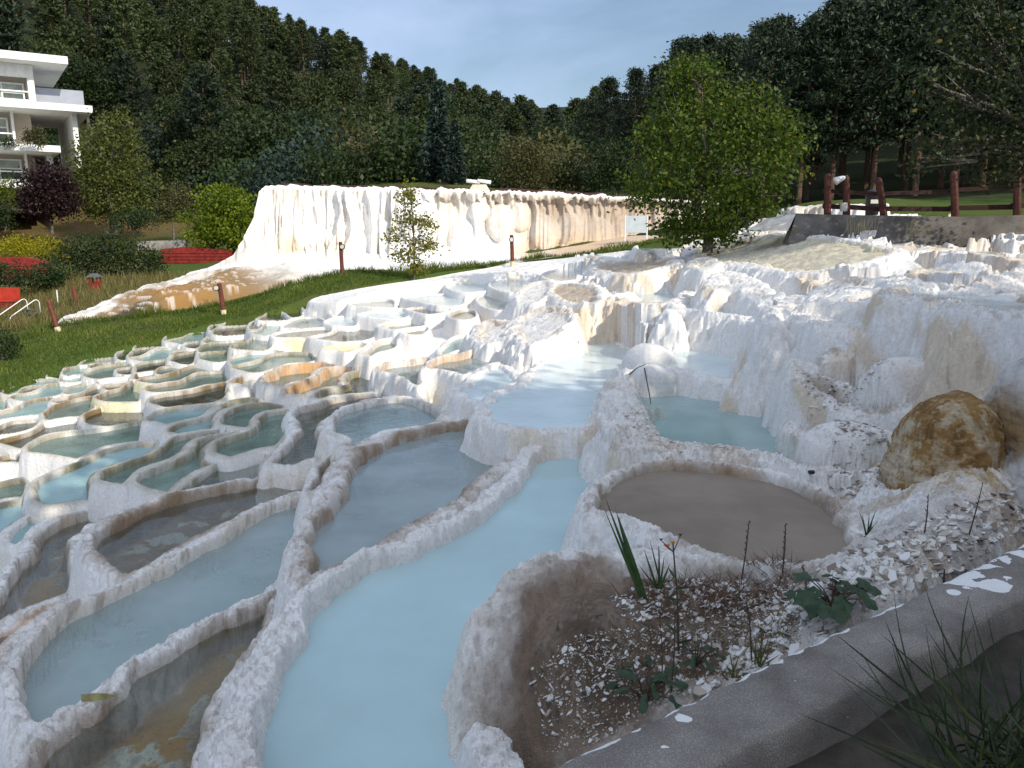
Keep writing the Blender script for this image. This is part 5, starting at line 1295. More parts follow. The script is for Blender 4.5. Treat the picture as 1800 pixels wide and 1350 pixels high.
# earth and concrete path right of the kerb
pv = []
NPX, NPY = 90, 120
for j in range(NPY):
    for i in range(NPX):
        pv.append((0.0+6.5*i/(NPX-1)-0.6, -2.0+8.5*j/(NPY-1), 0))
pv = np.array(pv)
pn1 = fbm(pv[:, 0], pv[:, 1], 1.2, 4, seed=101.0); pn2 = fbm(pv[:, 0], pv[:, 1], 7.0, 4, seed=102.0)
pv[:, 2] = -1.60 + 0.05*pv[:, 0]*0.5 + 0.03*pn1 + 0.015*pn2
kd = np.interp(pv[:, 1], kx[:, 1], kx[:, 0])
pv[:, 2] -= 0.0
ip = np.arange(NPX*NPY).reshape(NPY, NPX)
qp = np.stack([ip[:-1, :-1], ip[:-1, 1:], ip[1:, 1:], ip[1:, :-1]], -1).reshape(-1, 4)
qp = qp[(pv[qp][:, :, 0] > np.interp(pv[qp][:, :, 1], kx[:, 1], kx[:, 0])+0.06).all(1)]
up_, ivp = np.unique(qp.ravel(), return_inverse=True)
tag(mesh_np('path', pv[up_], ivp.reshape(-1, 4), mat_simple('dark trodden earth', (0.085,0.070,0.056), (0.035,0.030,0.024), 5.0, 0.95, 0.9, 45)), kind='structure')

# ------------------------------------------------------------------ the hotel at the left edge
Rp = at_y(76, 300, 54.0); Lp = at_y(-230, 300, 49.0)
hd = (Lp-Rp); hd.z = 0; HL = hd.length; hd.normalize(); hn = Vector((hd.y, -hd.x, 0))
if hn.y > 0: hn = -hn
ho = empty('hotel_building', (Rp.x, Rp.y, 0)); tag(ho, 'white terraced hotel with deep balconies at the left edge', 'building')
def zv(v, y=54.0): return float(ray(76, v)[1])*y
HM = Matrix(((hd.x, -hn.x, 0, 0), (hd.y, -hn.y, 0, 0), (0, 0, 1, 0), (0, 0, 0, 1)))     # local: x along facade leftwards, y into the building
def hb(name, x0, x1, y0, y1, z0, z1, mat, parent=ho, bev=0.0):
    lo_ = (min(x0,x1), min(y0,y1), min(z0,z1)); hi_ = (max(x0,x1), max(y0,y1), max(z0,z1))
    return MB().box(lo_, hi_, HM).build(name, mat, parent, bevel=bev)
zr, z1_, z2_, z3_ = zv(111), zv(192), zv(266), zv(330)
zbase = z3_-1.6
hb('roof', -1.9, HL+2, -1.5, 9, zr-0.10, zr+0.36, M_white)
hb('parapet_wall', -0.01, HL+2, -0.05, 0.25, zr-0.9, zr-0.11, M_white)
hb('floor_slab', -3.0, HL+2, -1.9, 9, z1_-0.20, z1_+0.22, M_white)
hb('floor_slab', -0.9, HL+2, -2.4, 9, z2_-0.20, z2_+0.20, M_white)
hb('floor_slab', 0.3, HL+2, -2.4, 9, z3_-0.15, z3_+0.15, M_white)
hb('back_wall', 0.3, HL+2, 1.2, 8.6, zbase, zr-0.12, M_beige)
hb('side_wall', -0.02, 0.28, -0.04, 8.8, z1_+0.23, zr-0.905, M_white)
hb('side_wall', -2.2, -1.9, -0.6, 8.8, z2_-1.0, z1_-0.205, M_white)
hb('side_wall', -0.6, -0.3, -0.3, 8.8, zbase, z2_-0.205, M_white)
hb('terrace_wall', -2.9, -0.05, 1.0, 1.25, z1_+0.23, z1_+1.5, mat_simple('blue grey render', (0.30,0.32,0.37),(0.26,0.28,0.33),2.0,0.8))
floors = [(z1_+0.22, zr-0.9, 0.28), (z2_+0.20, z1_-0.2, 1.4), (z3_+0.15, z2_-0.2, 0.9), (zbase+0.1, z3_-0.15, 0.9)]
bay = 2.45
for fi, (za, zb__, x00) in enumerate(floors):
    H_ = zb__-za
    nb = 4
    for b_ in range(nb):
        xs = x00 + b_*bay
        hb('divider', xs-0.07, xs+0.07, 0.02, 1.19, za, zb__, M_white)
        # tall window: curtain behind glass, white frame, low door
        wz0, wz1 = za+0.08, za+H_*0.80
        w_ = hb('window', xs+0.28, xs+bay-0.3, 1.10, 1.16, wz0, wz1, M_curt)
        hb('frame', xs+0.22, xs+0.32, 1.02, 1.095, wz0, wz1, M_white, w_); hb('frame', xs+bay-0.34, xs+bay-0.24, 1.02, 1.095, wz0, wz1, M_white, w_)
        hb('frame', xs+1.42, xs+1.52, 1.02, 1.095, wz0, wz1, M_white, w_); hb('frame', xs+0.325, xs+1.415, 1.02, 1.095, wz1-0.55, wz1-0.46, M_white, w_)
        hb('frame', xs+0.22, xs+bay-0.24, 1.00, 1.095, wz1+0.003, wz1+0.1, M_white, w_)
        hb('pane', xs+0.33, xs+1.41, 1.04, 1.06, wz0+0.02, wz1-0.56, M_glass, w_)
        rl = MB()
        rl.box((xs+0.1, 0.05, za+0.78), (xs+bay-0.1, 0.10, za+0.86), HM)
        rl.box((xs+0.1, 0.06, za+0.02), (xs+bay-0.1, 0.09, za+0.34), HM)
        rl.build('balcony_rail', M_white, ho)

# ------------------------------------------------------------------ the rust brown dome and the grey hump: closed rounded bodies
def dome_mesh(name, c, R, H, label, kind, seed, sq=2.6, nu=440, nv=250, lean=(0, 0)):
    th = np.linspace(0, 2*math.pi, nu, endpoint=False); ph = np.linspace(0.0, 1.0, nv)
    T, Q = np.meshgrid(th, ph)
    ct, st2 = np.cos(T), np.sin(T)
    rr_ = (np.abs(ct)**sq+np.abs(st2)**sq)**(-1/sq)
    zz_ = 1-Q
    tt_ = 1-Q*1.25
    prof_r = np.where(tt_ > 0, np.clip(1-np.abs(np.clip(tt_, 0, 1))**2.7, 0, 1)**(1/2.1), 1.0-0.10*np.clip(-tt_/0.25, 0, 1))
    zz_ = tt_
    x = rr_*ct*prof_r*R[0]; y = rr_*st2*prof_r*R[1]; z = zz_*H
    a = T*2.0; 
    e1, e2 = x/R[0]+0.55*z/H, y/R[0]-1.1*z/H
    X3, Y3, Z3 = x/R[0], y/R[0], z/R[0]
    n3d = lambda f_, o_, sd: (fbm(X3+0.3*Y3, Z3, f_, o_, seed=sd)+fbm(Y3-0.3*X3+7, Z3+3, f_, o_, seed=sd+1)+fbm(X3+11, Y3+5+0.4*Z3, f_, o_, seed=sd+2))/1.75
    nA = n3d(0.9, 4, seed); nB = n3d(4.5, 5, seed+5); nF = n3d(16.0, 3, seed+40)
    lay = fbm(e1*0.35, e2*3.0+1.6*z/H, 6.0, 3, seed=seed+9)
    k = 1+0.10*nA+0.03*nB+0.010*nF+0.004*lay
    x = x*k+lean[0]*z; y = y*k+lean[1]*z; z = z*(1+0.05*nA)+0.008*nB
    col = np.empty(z.shape+(3,), np.float32)
    def b_(m, q):
        m = np.clip(m, 0, 1)[..., None]; col[:] = col*(1-m)+np.array(q, np.float32)*m
    if kind == 'rust':
        col[:] = (0.40, 0.32, 0.21)
        s1 = n3d(1.5, 6, seed+20)+0.18*nF+0.10*lay
        b_(sstep(-0.55, 0.05, s1+0.14*lay+0.15*nB), (0.27, 0.155, 0.055))
        b_(sstep(0.10, 0.6, s1+0.2*lay+0.35*nB)*0.8, (0.16, 0.088, 0.03))
        b_(sstep(0.35, 0.8, -s1+0.4*nB)*0.7, (0.48, 0.42, 0.32))
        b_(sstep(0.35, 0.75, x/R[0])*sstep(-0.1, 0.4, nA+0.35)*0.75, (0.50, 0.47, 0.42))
        b_(sstep(0.2, 0.6, 0.5*lay+0.5*nF)*0.35, (0.10, 0.06, 0.022)); b_(sstep(0.3, 0.7, -nF+0.3*nB)*0.4, (0.46, 0.36, 0.22))
    else:
        col[:] = (0.50, 0.485, 0.47)
        b_(sstep(0.1, 0.7, nA)*0.5, (0.62, 0.60, 0.58)); b_(sstep(0.40, 0.7, nB)*0.5, (0.30, 0.27, 0.25))
        b_(sstep(0.80, 0.98, z/H)*sstep(-0.2, 0.4, nB)*0.7, (0.26, 0.21, 0.17))
        b_(sstep(-0.55, -0.85, x/R[0]+0.12*nA)*sstep(0.3, 0.5, z/H+0.1*nB)*0.95, (0.22, 0.135, 0.05))
    ii = np.arange(nu*nv).reshape(nv, nu); jj = np.roll(ii, -1, axis=1)
    qd = np.stack([ii[:-1], ii[1:], jj[1:], jj[:-1]], -1).reshape(-1, 4)
    o = mesh_np(name, np.stack([x, y, z], -1).reshape(-1, 3), qd, M_trav, None, True, {'col': col.reshape(-1, 3)}, loc=c)
    tag(o, label, 'rock'); return o
c = at_y(1660,858,4.62)
dome_mesh('travertine_dome', c, (0.325,0.31), 0.60, 'rough rust brown rounded boulder of travertine on the right', 'rust', 3.0, 2.3)
c = at_y(1902,880,4.55)
dome_mesh('travertine_hump', c, (0.64,0.62), 0.93, 'big smooth grey travertine hump cut by the right edge of the picture', 'grey', 17.0, 2.8, lean=(0.1, 0.1))
# ------------------------------------------------------------------ trees and plants
rt = np.random.RandomState(11)
def leaf_quads(c, size, asp=0.55, up=0.0, jit=0.3, dirs=None):
    """rhombic leaves at centres c (N,3)"""
    n = len(c)
    d = rt.normal(size=(n, 3)) if dirs is None else dirs + jit*rt.normal(size=(n, 3))
    d[:, 2] += up
    d /= np.linalg.norm(d, axis=1, keepdims=True)
    r = rt.normal(size=(n, 3)); s = np.cross(d, r); s /= np.linalg.norm(s, axis=1, keepdims=True)+1e-9
    sz = size*(0.7+0.6*rt.rand(n))[:, None]
    a = c - d*sz*0.5; b = c + s*sz*asp*0.5 + d*sz*0.05; e = c + d*sz*0.5; f = c - s*sz*asp*0.5 + d*sz*0.05
    v = np.stack([a, b, e, f], 1).reshape(-1, 3)
    q = np.arange(4*n).reshape(n, 4)
    return v, q
def crown_mesh(name, c, size, mat, parent, asp=0.55, up=0.0, var=None, dirs=None, jit=0.3):
    v, q = leaf_quads(np.asarray(c, float), size, asp, up, jit, dirs)
    if var is None: var = rt.rand(len(c))
    return mesh_np(name, v, q, mat, parent, False, {'var': np.repeat(np.clip(var, 0, 1), 4)})
M_bark = mat_simple('pine bark', (0.17,0.095,0.06), (0.07,0.045,0.034), 9.0, 0.9, 0.5, 30)
M_barkg = mat_simple('grey bark', (0.16,0.14,0.115), (0.07,0.06,0.05), 9.0, 0.9, 0.5, 30)
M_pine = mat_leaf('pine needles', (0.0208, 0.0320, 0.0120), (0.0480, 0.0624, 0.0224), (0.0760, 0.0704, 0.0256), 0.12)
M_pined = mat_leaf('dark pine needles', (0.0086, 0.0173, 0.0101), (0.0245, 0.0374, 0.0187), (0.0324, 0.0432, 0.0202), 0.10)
M_spr = mat_leaf('blue green spruce needles', (0.0112, 0.0238, 0.0168), (0.0245, 0.0420, 0.0315), None, 0.10)
M_leaf = mat_leaf('maple leaves', (0.026, 0.052, 0.007), (0.090, 0.134, 0.016), (0.24, 0.20, 0.03), 0.34)
M_lime = mat_leaf('lime tree leaves', (0.040,0.058,0.012), (0.110,0.125,0.030), (0.20,0.18,0.06), 0.30)
M_ches = mat_leaf('fresh green leaves', (0.050,0.085,0.008), (0.130,0.165,0.018), (0.21,0.20,0.03), 0.35)
M_purp = mat_leaf('dark purple leaves', (0.014,0.006,0.008), (0.035,0.014,0.016), None, 0.15)
M_dkgr = mat_leaf('dark green leaves', (0.0105, 0.0210, 0.0060), (0.0300, 0.0488, 0.0135), None, 0.2)
M_olv = mat_leaf('dull olive leaves', (0.0425, 0.0467, 0.0153), (0.0850, 0.0808, 0.0298), (0.1530, 0.1190, 0.0510), 0.25)
M_yhed = mat_leaf('yellow green hedge leaves', (0.13,0.13,0.015), (0.27,0.24,0.02), (0.34,0.26,0.03), 0.3)
M_hill = mat_leaf('hillside leaves', (0.0165, 0.0270, 0.0075), (0.0413, 0.0562, 0.0165), (0.0638, 0.0600, 0.0188), 0.2)
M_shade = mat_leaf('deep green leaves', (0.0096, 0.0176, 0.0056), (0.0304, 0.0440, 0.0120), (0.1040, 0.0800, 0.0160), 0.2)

def pine_proto(name, H, R, c0, seed, mat, nb=70, flat=0.35, nn=13, ls=0.50):
    rr = np.random.RandomState(seed)
    root = empty(name, (0, 0, 0))
    bend = rr.normal(size=2)*0.25
    tp = [(bend[0]*(t**2), bend[1]*(t**2), H*t-0.4*(t == 0)) for t in np.linspace(0, 1, 7)]
    m = MB().tube(tp, [0.19*(1-0.85*t)*H/12 for t in np.linspace(0, 1, 7)], 7, cap=False)
    cs, ds, vr = [], [], []
    for i in range(nb):
        t = c0 + (1-c0)*((i+0.5)/nb)**0.9
        z = H*t
        q = (t-c0)/(1-c0)
        ln = R*(0.35+0.75*math.sin(math.pi*min(1, 0.18+q*0.80))**0.8)*(0.65+0.6*rr.rand())*(1-0.62*q**3)
        az = i*2.399+rr.rand()*0.9
        el = -0.15+0.6*q+0.25*rr.normal()
        bx, by = bend[0]*t*t, bend[1]*t*t
        dx, dy, dz = math.cos(az)*math.cos(el), math.sin(az)*math.cos(el), math.sin(el)*flat+0.10
        e = (bx+dx*ln, by+dy*ln, z+dz*ln)
        if i % 2 == 0: m.tube([(bx, by, z), e], [0.035, 0.012], 4, cap=False)
        bv = rr.rand()
        for k in range(4):
            f = 0.35+0.65*(k+rr.rand())/4
            c = np.array([bx+dx*ln*f, by+dy*ln*f, z+dz*ln*f])
            cs.append(c+rr.normal(size=(nn, 3))*np.array([0.26, 0.26, 0.15])*R/2.2)
            dd = rr.normal(size=(nn, 3))*0.8+np.array([dx, dy, 0.5]); ds.append(dd)
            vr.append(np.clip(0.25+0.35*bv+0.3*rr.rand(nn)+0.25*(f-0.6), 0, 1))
    m.build('trunk', M_bark, root)
    crown_mesh('crown', np.concatenate(cs), ls*R/2.2, mat, root, 0.34, 0.0, np.concatenate(vr), np.concatenate(ds), 0.2)
    return root
def spruce_proto(name, H, R, seed, mat):
    rr = np.random.RandomState(seed); root = empty(name, (0, 0, 0))
    MB().tube([(0,0,-0.3),(0,0,H*0.5),(0,0,H)], [0.14,0.08,0.015], 7, cap=False).build('trunk', M_barkg, root)
    cs, ds = [], []
    for i in range(110):
        t = 0.06+0.94*i/110; z = H*t; ln = R*(1-t)**0.85*(0.75+0.4*rr.rand()); az = i*2.399
        for k in range(5):
            f = 0.3+0.7*(k+rr.rand())/5; n = 8
            c = np.array([math.cos(az)*ln*f, math.sin(az)*ln*f, z-0.22*ln*f])
            cs.append(c+rr.normal(size=(n, 3))*0.10); ds.append(rr.normal(size=(n, 3))*0.5+np.array([math.cos(az), math.sin(az), -0.35]))
    crown_mesh('crown', np.concatenate(cs), 0.34, mat, root, 0.3, 0.0, None, np.concatenate(ds), 0.2)
    return root
def broad(name, loc, lobes, n, leaf, mat, seed, trunk=None, bark=None, label=None, cat='tree', group=None, rz=0.0, droop=0.0, shell=0.55, thin=1.0, stems=None, cl=1.0):
    """lobes: (x,y,z,rx,ry,rz) ellipsoids; leaves gather in twig clumps near their surfaces"""
    rr = np.random.RandomState(seed); root = empty(name, loc, rz)
    if label: tag(root, label, cat, group)
    vol = np.array([l[3]*l[4]*l[5] for l in lobes])**0.67; vol /= vol.sum()
    cs, vr, ds = [], [], []
    limbs = MB()
    for l, w in zip(lobes, vol):
        nc = max(6, int(n*w/(16*cl)))
        d = rr.normal(size=(nc, 3)); d /= np.linalg.norm(d, axis=1, keepdims=True)
        rad = (shell+(1-shell)*rr.rand(nc)**0.6)*(0.80+0.30*rr.rand(nc))*np.where(rr.rand(nc) < 0.14, 1.0+0.32*rr.rand(nc), 1.0)
        c = np.array(l[:3])+d*rad[:, None]*np.array(l[3:6])
        keep_ = rr.rand(nc) < thin
        for cc_, dd_ in zip(c[keep_], d[keep_]):
            nn = rr.randint(int(9*cl), int(22*cl))
            spread = (min(l[3:6])*0.16+leaf*0.9)*cl**0.25
            pts = cc_+rr.normal(size=(nn, 3))*spread*np.array([1, 1, 0.7])
            cs.append(pts); vr.append(np.clip(0.15+0.45*rr.rand()+0.35*rr.rand(nn), 0, 1)*np.where(rr.rand(nn) < 0.06, 1.6, 1.0))
            ds.append(rr.normal(size=(nn, 3))*0.7+dd_*0.5+np.array([0, 0, -droop]))
        if trunk:
            b0_ = Vector((0, 0, trunk[0]*(0.55+0.3*rr.rand()))); e_ = Vector(l[:3])
            limbs.tube([b0_, (b0_+e_)*0.5+Vector((0, 0, 0.1*trunk[0])), e_], [trunk[1]*0.5, trunk[1]*0.3, trunk[1]*0.12], 6, cap=False)
            for k in range(4):
                q = e_+Vector(tuple((rr.rand(3)-0.5)*np.array(l[3:6])*1.5))
                limbs.tube([e_*0.6+b0_*0.4, q], [trunk[1]*0.22, trunk[1]*0.05], 5, cap=False)
    if trunk:
        limbs.tube([(0, 0, -0.35), (0.02, 0, trunk[0]*0.4), (0, 0.02, trunk[0])], [trunk[1]*1.15, trunk[1]*0.9, trunk[1]*0.6], 9, cap=False)
    if stems:
        for k in range(stems):
            a = 6.283*k/stems+rr.rand(); l = lobes[k % len(lobes)]
            limbs.tube([(0.1*math.cos(a), 0.1*math.sin(a), -0.2), (l[0]*0.5, l[1]*0.5, l[2]*0.5), (l[0], l[1], l[2])], [0.035, 0.025, 0.01], 5, cap=False)
    if trunk or stems: limbs.build('trunk' if trunk else 'stem', bark or M_barkg, root, smooth=True)
    crown_mesh('crown' if trunk else 'foliage', np.concatenate(cs), leaf, mat, root, 0.62, 0.0, np.concatenate(vr), np.concatenate(ds), 0.3)
    return root

def px_lobes(loc, y, items):
    """crown lobes given as (u, v, ru, rv, depth offset, depth radius) around a tree standing at loc"""
    out = []
    for (u, v, ru, rv, dy, rd) in items:
        c = at_y(u, v, y+dy)-loc
        k = (y+dy)/F_PX
        out.append((c.x, c.y, c.z, ru*k, rd, rv*k))
    return out

# --- the wooded hill on the left: single pines, copies of five kinds
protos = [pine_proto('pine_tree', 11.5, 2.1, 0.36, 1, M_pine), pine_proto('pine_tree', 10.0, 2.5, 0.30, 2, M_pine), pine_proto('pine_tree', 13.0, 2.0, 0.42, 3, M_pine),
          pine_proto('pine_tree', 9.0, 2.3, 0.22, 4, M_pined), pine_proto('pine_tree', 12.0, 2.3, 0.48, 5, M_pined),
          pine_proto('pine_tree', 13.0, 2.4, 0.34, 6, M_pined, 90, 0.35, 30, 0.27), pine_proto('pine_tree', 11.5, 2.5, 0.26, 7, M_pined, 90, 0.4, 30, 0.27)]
LBL = 'pine among many alike in the wood on the left hillside'
LBR = 'tall dark pine among many alike in the shaded wood on the right'
placed = []
used = [False]*7
SIL = np.array([(-200,-200),(300,-60),(420,-25),(470,5),(600,48),(700,95),(800,135),(900,172),(970,184),(1040,152),(1120,112),(1160,82),(1250,58),(1400,26),(1500,-5),(1600,-60),(1960,-150)], float)
PH = [11.5, 10.0, 13.0, 9.0, 12.0, 13.0, 11.5]
def fit(k, p, u, sc):
    lim = float(ray(u, np.interp(u, SIL[:, 0], SIL[:, 1]))[1])*p.y*(0.93+0.08*rt.rand()) + 0.6*(rt.rand()-0.6)
    return min(sc, (lim-p.z)/PH[k])
def put(k, loc, sc, rz, label, group):
    if not used[k]:
        o = protos[k]; used[k] = True
    else: o = copy_tree(protos[k])
    o.location = loc; o.scale = (sc, sc, sc); o.rotation_euler = (0, 0, rz)
    tag(o, label, 'tree', group)
    return o
oaks = [broad('oak_tree', (0, 0, 0), [(0,0,4.2,1.6,1.6,1.3),(0.9,0.4,3.3,1.3,1.2,1.1),(-0.9,-0.3,3.2,1.3,1.3,1.2),(0.2,-0.9,2.6,1.3,1.1,1.0),(-0.2,0.9,2.7,1.3,1.1,1.0)], 3600, 0.26, mt_, 70+i_, (2.0, 0.13)) for i_, mt_ in enumerate((M_dkgr, M_hill))]
o_used = [False, False]
LBO = 'rounded dark green leafy tree among the pines of the left hillside, one of many alike'
n_pine = 0
rows_l = [(62,170,760,46),(67,-90,800,44),(72,-80,860,44),(78,-60,930,42),(85,-60,960,42),(93,-90,980,42),(102,-60,1000,40),(112,-40,1000,40),(124,-60,1010,40),(138,0,1020,40),(155,120,1030,40),(176,300,1040,38),(204,560,1050,34),(240,700,1060,32),(97,-90,500,40),(107,-90,520,38),(118,-90,540,36),(131,-70,560,36),(147,0,620,38)]
for (y, ua, ub, du) in rows_l:
    u = ua
    while u < ub:
        uj = u+(rt.rand()-0.5)*du*0.8; yj = y*(1+0.05*(rt.rand()-0.5))
        u += du*(0.85+0.3*rt.rand())
        if y < 76 and uj < 330: continue               # the clearing above the hotel lawn
        p = on_ground(uj, yj)
        if rt.rand() < np.interp(y, [60, 80, 120], [0.75, 0.35, 0.12]):
            k = rt.randint(2); sc_ = min(1.0, fit(3, p, uj, 1.0))*(0.8+0.45*rt.rand())
            if sc_ < 0.3: continue
            o = oaks[k] if not o_used[k] else copy_tree(oaks[k]); o_used[k] = True
            o.location = p; o.scale = (sc_,)*3; o.rotation_euler = (0, 0, rt.rand()*6.28); tag(o, LBO, 'tree', 'leafy trees on the left hillside')
            continue
        k = rt.choice(5, p=[0.27, 0.27, 0.16, 0.2, 0.10])
        if y < 100 and rt.rand() < 0.36: continue
        sc_ = fit(k, p, uj, np.interp(uj, [0, 200, 420], [0.95, 0.8, 0.62])*np.interp(y, [90, 125], [1.0, 1.4])*(0.85+0.4*rt.rand()))
        if sc_ < 0.28: continue
        n_pine += 1
        put(k, p, sc_, rt.rand()*6.28, LBL, 'pines on the left hillside')
# --- the shaded wood on the right
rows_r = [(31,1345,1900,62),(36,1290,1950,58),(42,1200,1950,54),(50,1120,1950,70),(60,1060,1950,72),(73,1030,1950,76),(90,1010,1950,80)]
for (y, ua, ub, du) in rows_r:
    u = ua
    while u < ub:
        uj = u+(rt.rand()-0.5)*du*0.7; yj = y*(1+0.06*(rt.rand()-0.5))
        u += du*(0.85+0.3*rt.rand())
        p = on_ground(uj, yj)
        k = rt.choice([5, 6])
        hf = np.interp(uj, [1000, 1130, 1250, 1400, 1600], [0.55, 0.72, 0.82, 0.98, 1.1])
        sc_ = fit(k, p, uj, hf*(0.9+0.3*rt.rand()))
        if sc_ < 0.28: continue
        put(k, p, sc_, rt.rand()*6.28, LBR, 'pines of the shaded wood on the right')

# --- bushes at the foot of the left hill
bp = []
kinds = [('dense dark green bush at the foot of the left hillside wood', M_dkgr), ('olive bush at the foot of the left hillside wood', M_olv), ('blue green bush at the foot of the left hillside wood', M_spr)]
for i, (lab, mt) in enumerate(kinds):
    bp.append(broad('bush', (0, 0, 0), [(0,0,1.0,1.5,1.4,1.3),(0.9,0.3,0.7,1.0,1.0,0.9),(-0.9,-0.2,0.8,1.1,1.0,1.0)], 2600, 0.20, mt, 50+i, stems=4))
bu_used = [False]*3
for (u, y, sc) in [(240,60,1.3),(290,62,1.4),(340,58,1.2),(385,60,1.5),(430,58,1.4),(470,54,1.5),(520,56,1.6),(560,52,1.5),(610,55,1.7),(655,50,1.6),(700,56,1.9),(720,48,1.5),(800,52,1.4),(850,56,1.6),
                   (170,66,1.5),(210,68,1.6),(130,66,1.4),(30,74,1.6),(90,72,1.5),(300,72,1.9),(370,72,2.0),(440,70,2.0),(520,68,2.0),(600,66,2.1),(680,68,2.2),(640,60,1.9),(560,62,1.8),(500,62,1.8),(1000,46,1.3),(1020,52,1.5),(960,50,1.4),(870,46,1.0),(480,46,1.2),(585,46,1.2)]:
    k = rt.choice(3, p=[0.6, 0.15, 0.25])
    o = bp[k] if not bu_used[k] else copy_tree(bp[k]); bu_used[k] = True
    o.location = on_ground(u, y)-Vector((0, 0, 0.2)); o.scale = (sc, sc, sc*(0.9+0.3*rt.rand())); o.rotation_euler = (0, 0, rt.rand()*6.28)
    tag(o, kinds[k][0], 'bush', 'bushes along the foot of the left hillside')
for k in range(3):
    if not bu_used[k]: bp[k].location = on_ground(760, 60); tag(bp[k], kinds[k][0], 'bush', 'bushes along the foot of the left hillside')

# --- single trees on the hotel lawn
L_ = at_y(200,402,50.0)
broad('lime_tree', L_, px_lobes(L_, 50, [(203,228,28,34,0,1.0),(196,268,48,44,0,1.7),(160,300,34,44,0.2,1.4),(232,310,36,44,0,1.4),(195,340,58,44,-0.3,2.0),(165,360,34,28,0.3,1.3),(228,362,36,26,-0.2,1.3)]), 12000, 0.18, M_lime, 21, (3.0, 0.22), label='tall pointed light green tree right of the hotel', droop=0.3, cl=1.6)
L_ = at_y(91,400,47.0)
broad('purple_tree', L_, px_lobes(L_, 47, [(84,312,30,24,0,1.0),(70,340,30,30,0,1.1),(104,340,30,30,0,1.1),(85,358,44,24,-0.2,1.3)]), 9000, 0.17, M_purp, 22, (1.5, 0.09), label='dark purple tree in front of the hotel')
L_ = at_y(240,404,45.0)
broad('low_bush', L_, px_lobes(L_, 45, [(222,390,26,14,0,0.8),(255,388,28,16,0,0.8),(238,382,24,14,0.2,0.7)]), 2400, 0.11, M_dkgr, 23, stems=4, label='low wide dark green bush under the tall pointed tree', cat='bush')
L_ = at_y(305,412,46.0)
broad('small_tree', L_, px_lobes(L_, 46, [(312,340,20,20,0,0.7),(300,366,22,24,0,0.8),(332,366,22,26,0.1,0.8)]), 2600, 0.12, M_olv, 24, (1.2, 0.06), label='small dull olive tree between the tall pointed tree and the fresh green tree')
L_ = at_y(372,455,36.0)
broad('chestnut_tree', L_, px_lobes(L_, 36, [(392,352,40,26,0,1.0),(425,368,30,26,0,0.9),(362,384,36,26,0,1.0),(405,400,50,30,-0.2,1.2),(360,418,32,18,-0.2,0.9),(420,425,34,18,0,0.8)]), 6000, 0.15, M_ches, 25, (1.3, 0.10), label='fresh green leafy tree left of the white cliff', droop=0.5, cl=2.0)
L_ = at_y(12,400,50.0)
broad('hedge_bush', L_, px_lobes(L_, 50, [(20,335,28,20,0,0.9),(-10,340,26,24,0,0.9),(5,352,34,18,0,1.0)]), 2600, 0.13, M_ches, 26, stems=4, label='rounded green bush under the hotel balconies', cat='bush')
L_ = at_y(-10,405,46.0)
broad('dark_bush', L_, px_lobes(L_, 46, [(-15,375,26,24,0,0.9),(5,388,18,16,0,0.7)]), 1800, 0.13, M_dkgr, 27, stems=3, label='dark bush cut by the left edge below the hotel', cat='bush')
L_ = at_y(50,455,38.0)
broad('yellow_hedge', L_, px_lobes(L_, 38, [(-40,434,46,18,0,1.0),(10,436,42,20,0,1.0),(55,438,40,20,0,1.0),(95,440,30,18,0,0.9),(112,446,14,12,0,0.6)]), 6500, 0.10, M_yhed, 28, stems=6, label='clipped yellow green hedge above the red boards', cat='hedge', shell=0.75)
L_ = at_y(185,495,31.0)
broad('dark_shrub', L_, px_lobes(L_, 31, [(150,440,40,26,0,0.9),(200,438,46,26,0,0.9),(245,455,38,28,0,0.8),(185,465,50,30,-0.3,0.9),(125,460,34,30,-0.1,0.8),(265,470,22,24,0,0.6)]), 8000, 0.10, M_shade, 29, stems=6, label='wide dark green shrub between the two red board walls', cat='bush')
L_ = at_y(20,505,27.0)
broad('dark_shrub', L_, px_lobes(L_, 27, [(10,482,34,22,0,0.6),(45,488,26,18,0,0.5),(-25,485,26,24,0,0.6)]), 3200, 0.08, M_shade, 30, stems=4, label='dark shrub behind the bright red bench', cat='bush')
L_ = at_y(95,508,28.0)
broad('feathery_shrub', L_, px_lobes(L_, 28, [(92,480,22,26,0,0.5),(85,496,26,14,0,0.5)]), 2000, 0.09, M_dkgr, 31, stems=4, label='feathery green shrub left of the small red lantern box', cat='bush', droop=0.4)
L_ = at_y(5,640,16.5)
broad('dark_shrub', L_, px_lobes(L_, 16.5, [(0,600,26,26,0,0.28),(20,612,16,18,0,0.2),(-20,606,18,22,0,0.25)]), 2200, 0.05, M_dkgr, 32, stems=4, label='grey green shrub at the left edge of the lawn', cat='bush')
# --- behind the cliff
L_ = at_y(922,335,36.0)
broad('round_shrub', L_, px_lobes(L_, 36, [(905,285,36,34,0,0.9),(945,288,34,34,0,0.9),(920,262,34,20,0,0.8),(925,312,46,22,0,1.0)]), 5200, 0.12, M_olv, 33, stems=5, label='round olive shrub with pale leaf tips behind the cliff', cat='bush')
L_ = at_y(1085,340,36.0)
broad('round_shrub', L_, px_lobes(L_, 36, [(1082,280,28,28,0,0.8),(1100,305,34,30,0,0.9),(1060,312,28,24,0,0.8)]), 4200, 0.12, M_dkgr, 34, stems=5, label='green shrub left of the large leafy tree', cat='bush')
L_ = at_y(1010,338,38.0)
broad('round_shrub', L_, px_lobes(L_, 38, [(1000,306,30,24,0,0.8),(1035,312,26,20,0,0.8),(975,316,22,16,0,0.7)]), 3600, 0.12, M_shade, 35, stems=5, label='low dark green shrub between the round olive shrub and the green shrub', cat='bush')
sp1 = spruce_proto('spruce_tree', 5.2, 1.25, 8, M_spr); sp1.location = on_ground(775, 46); tag(sp1, 'pointed blue green spruce behind the cliff, the taller of two', 'tree')
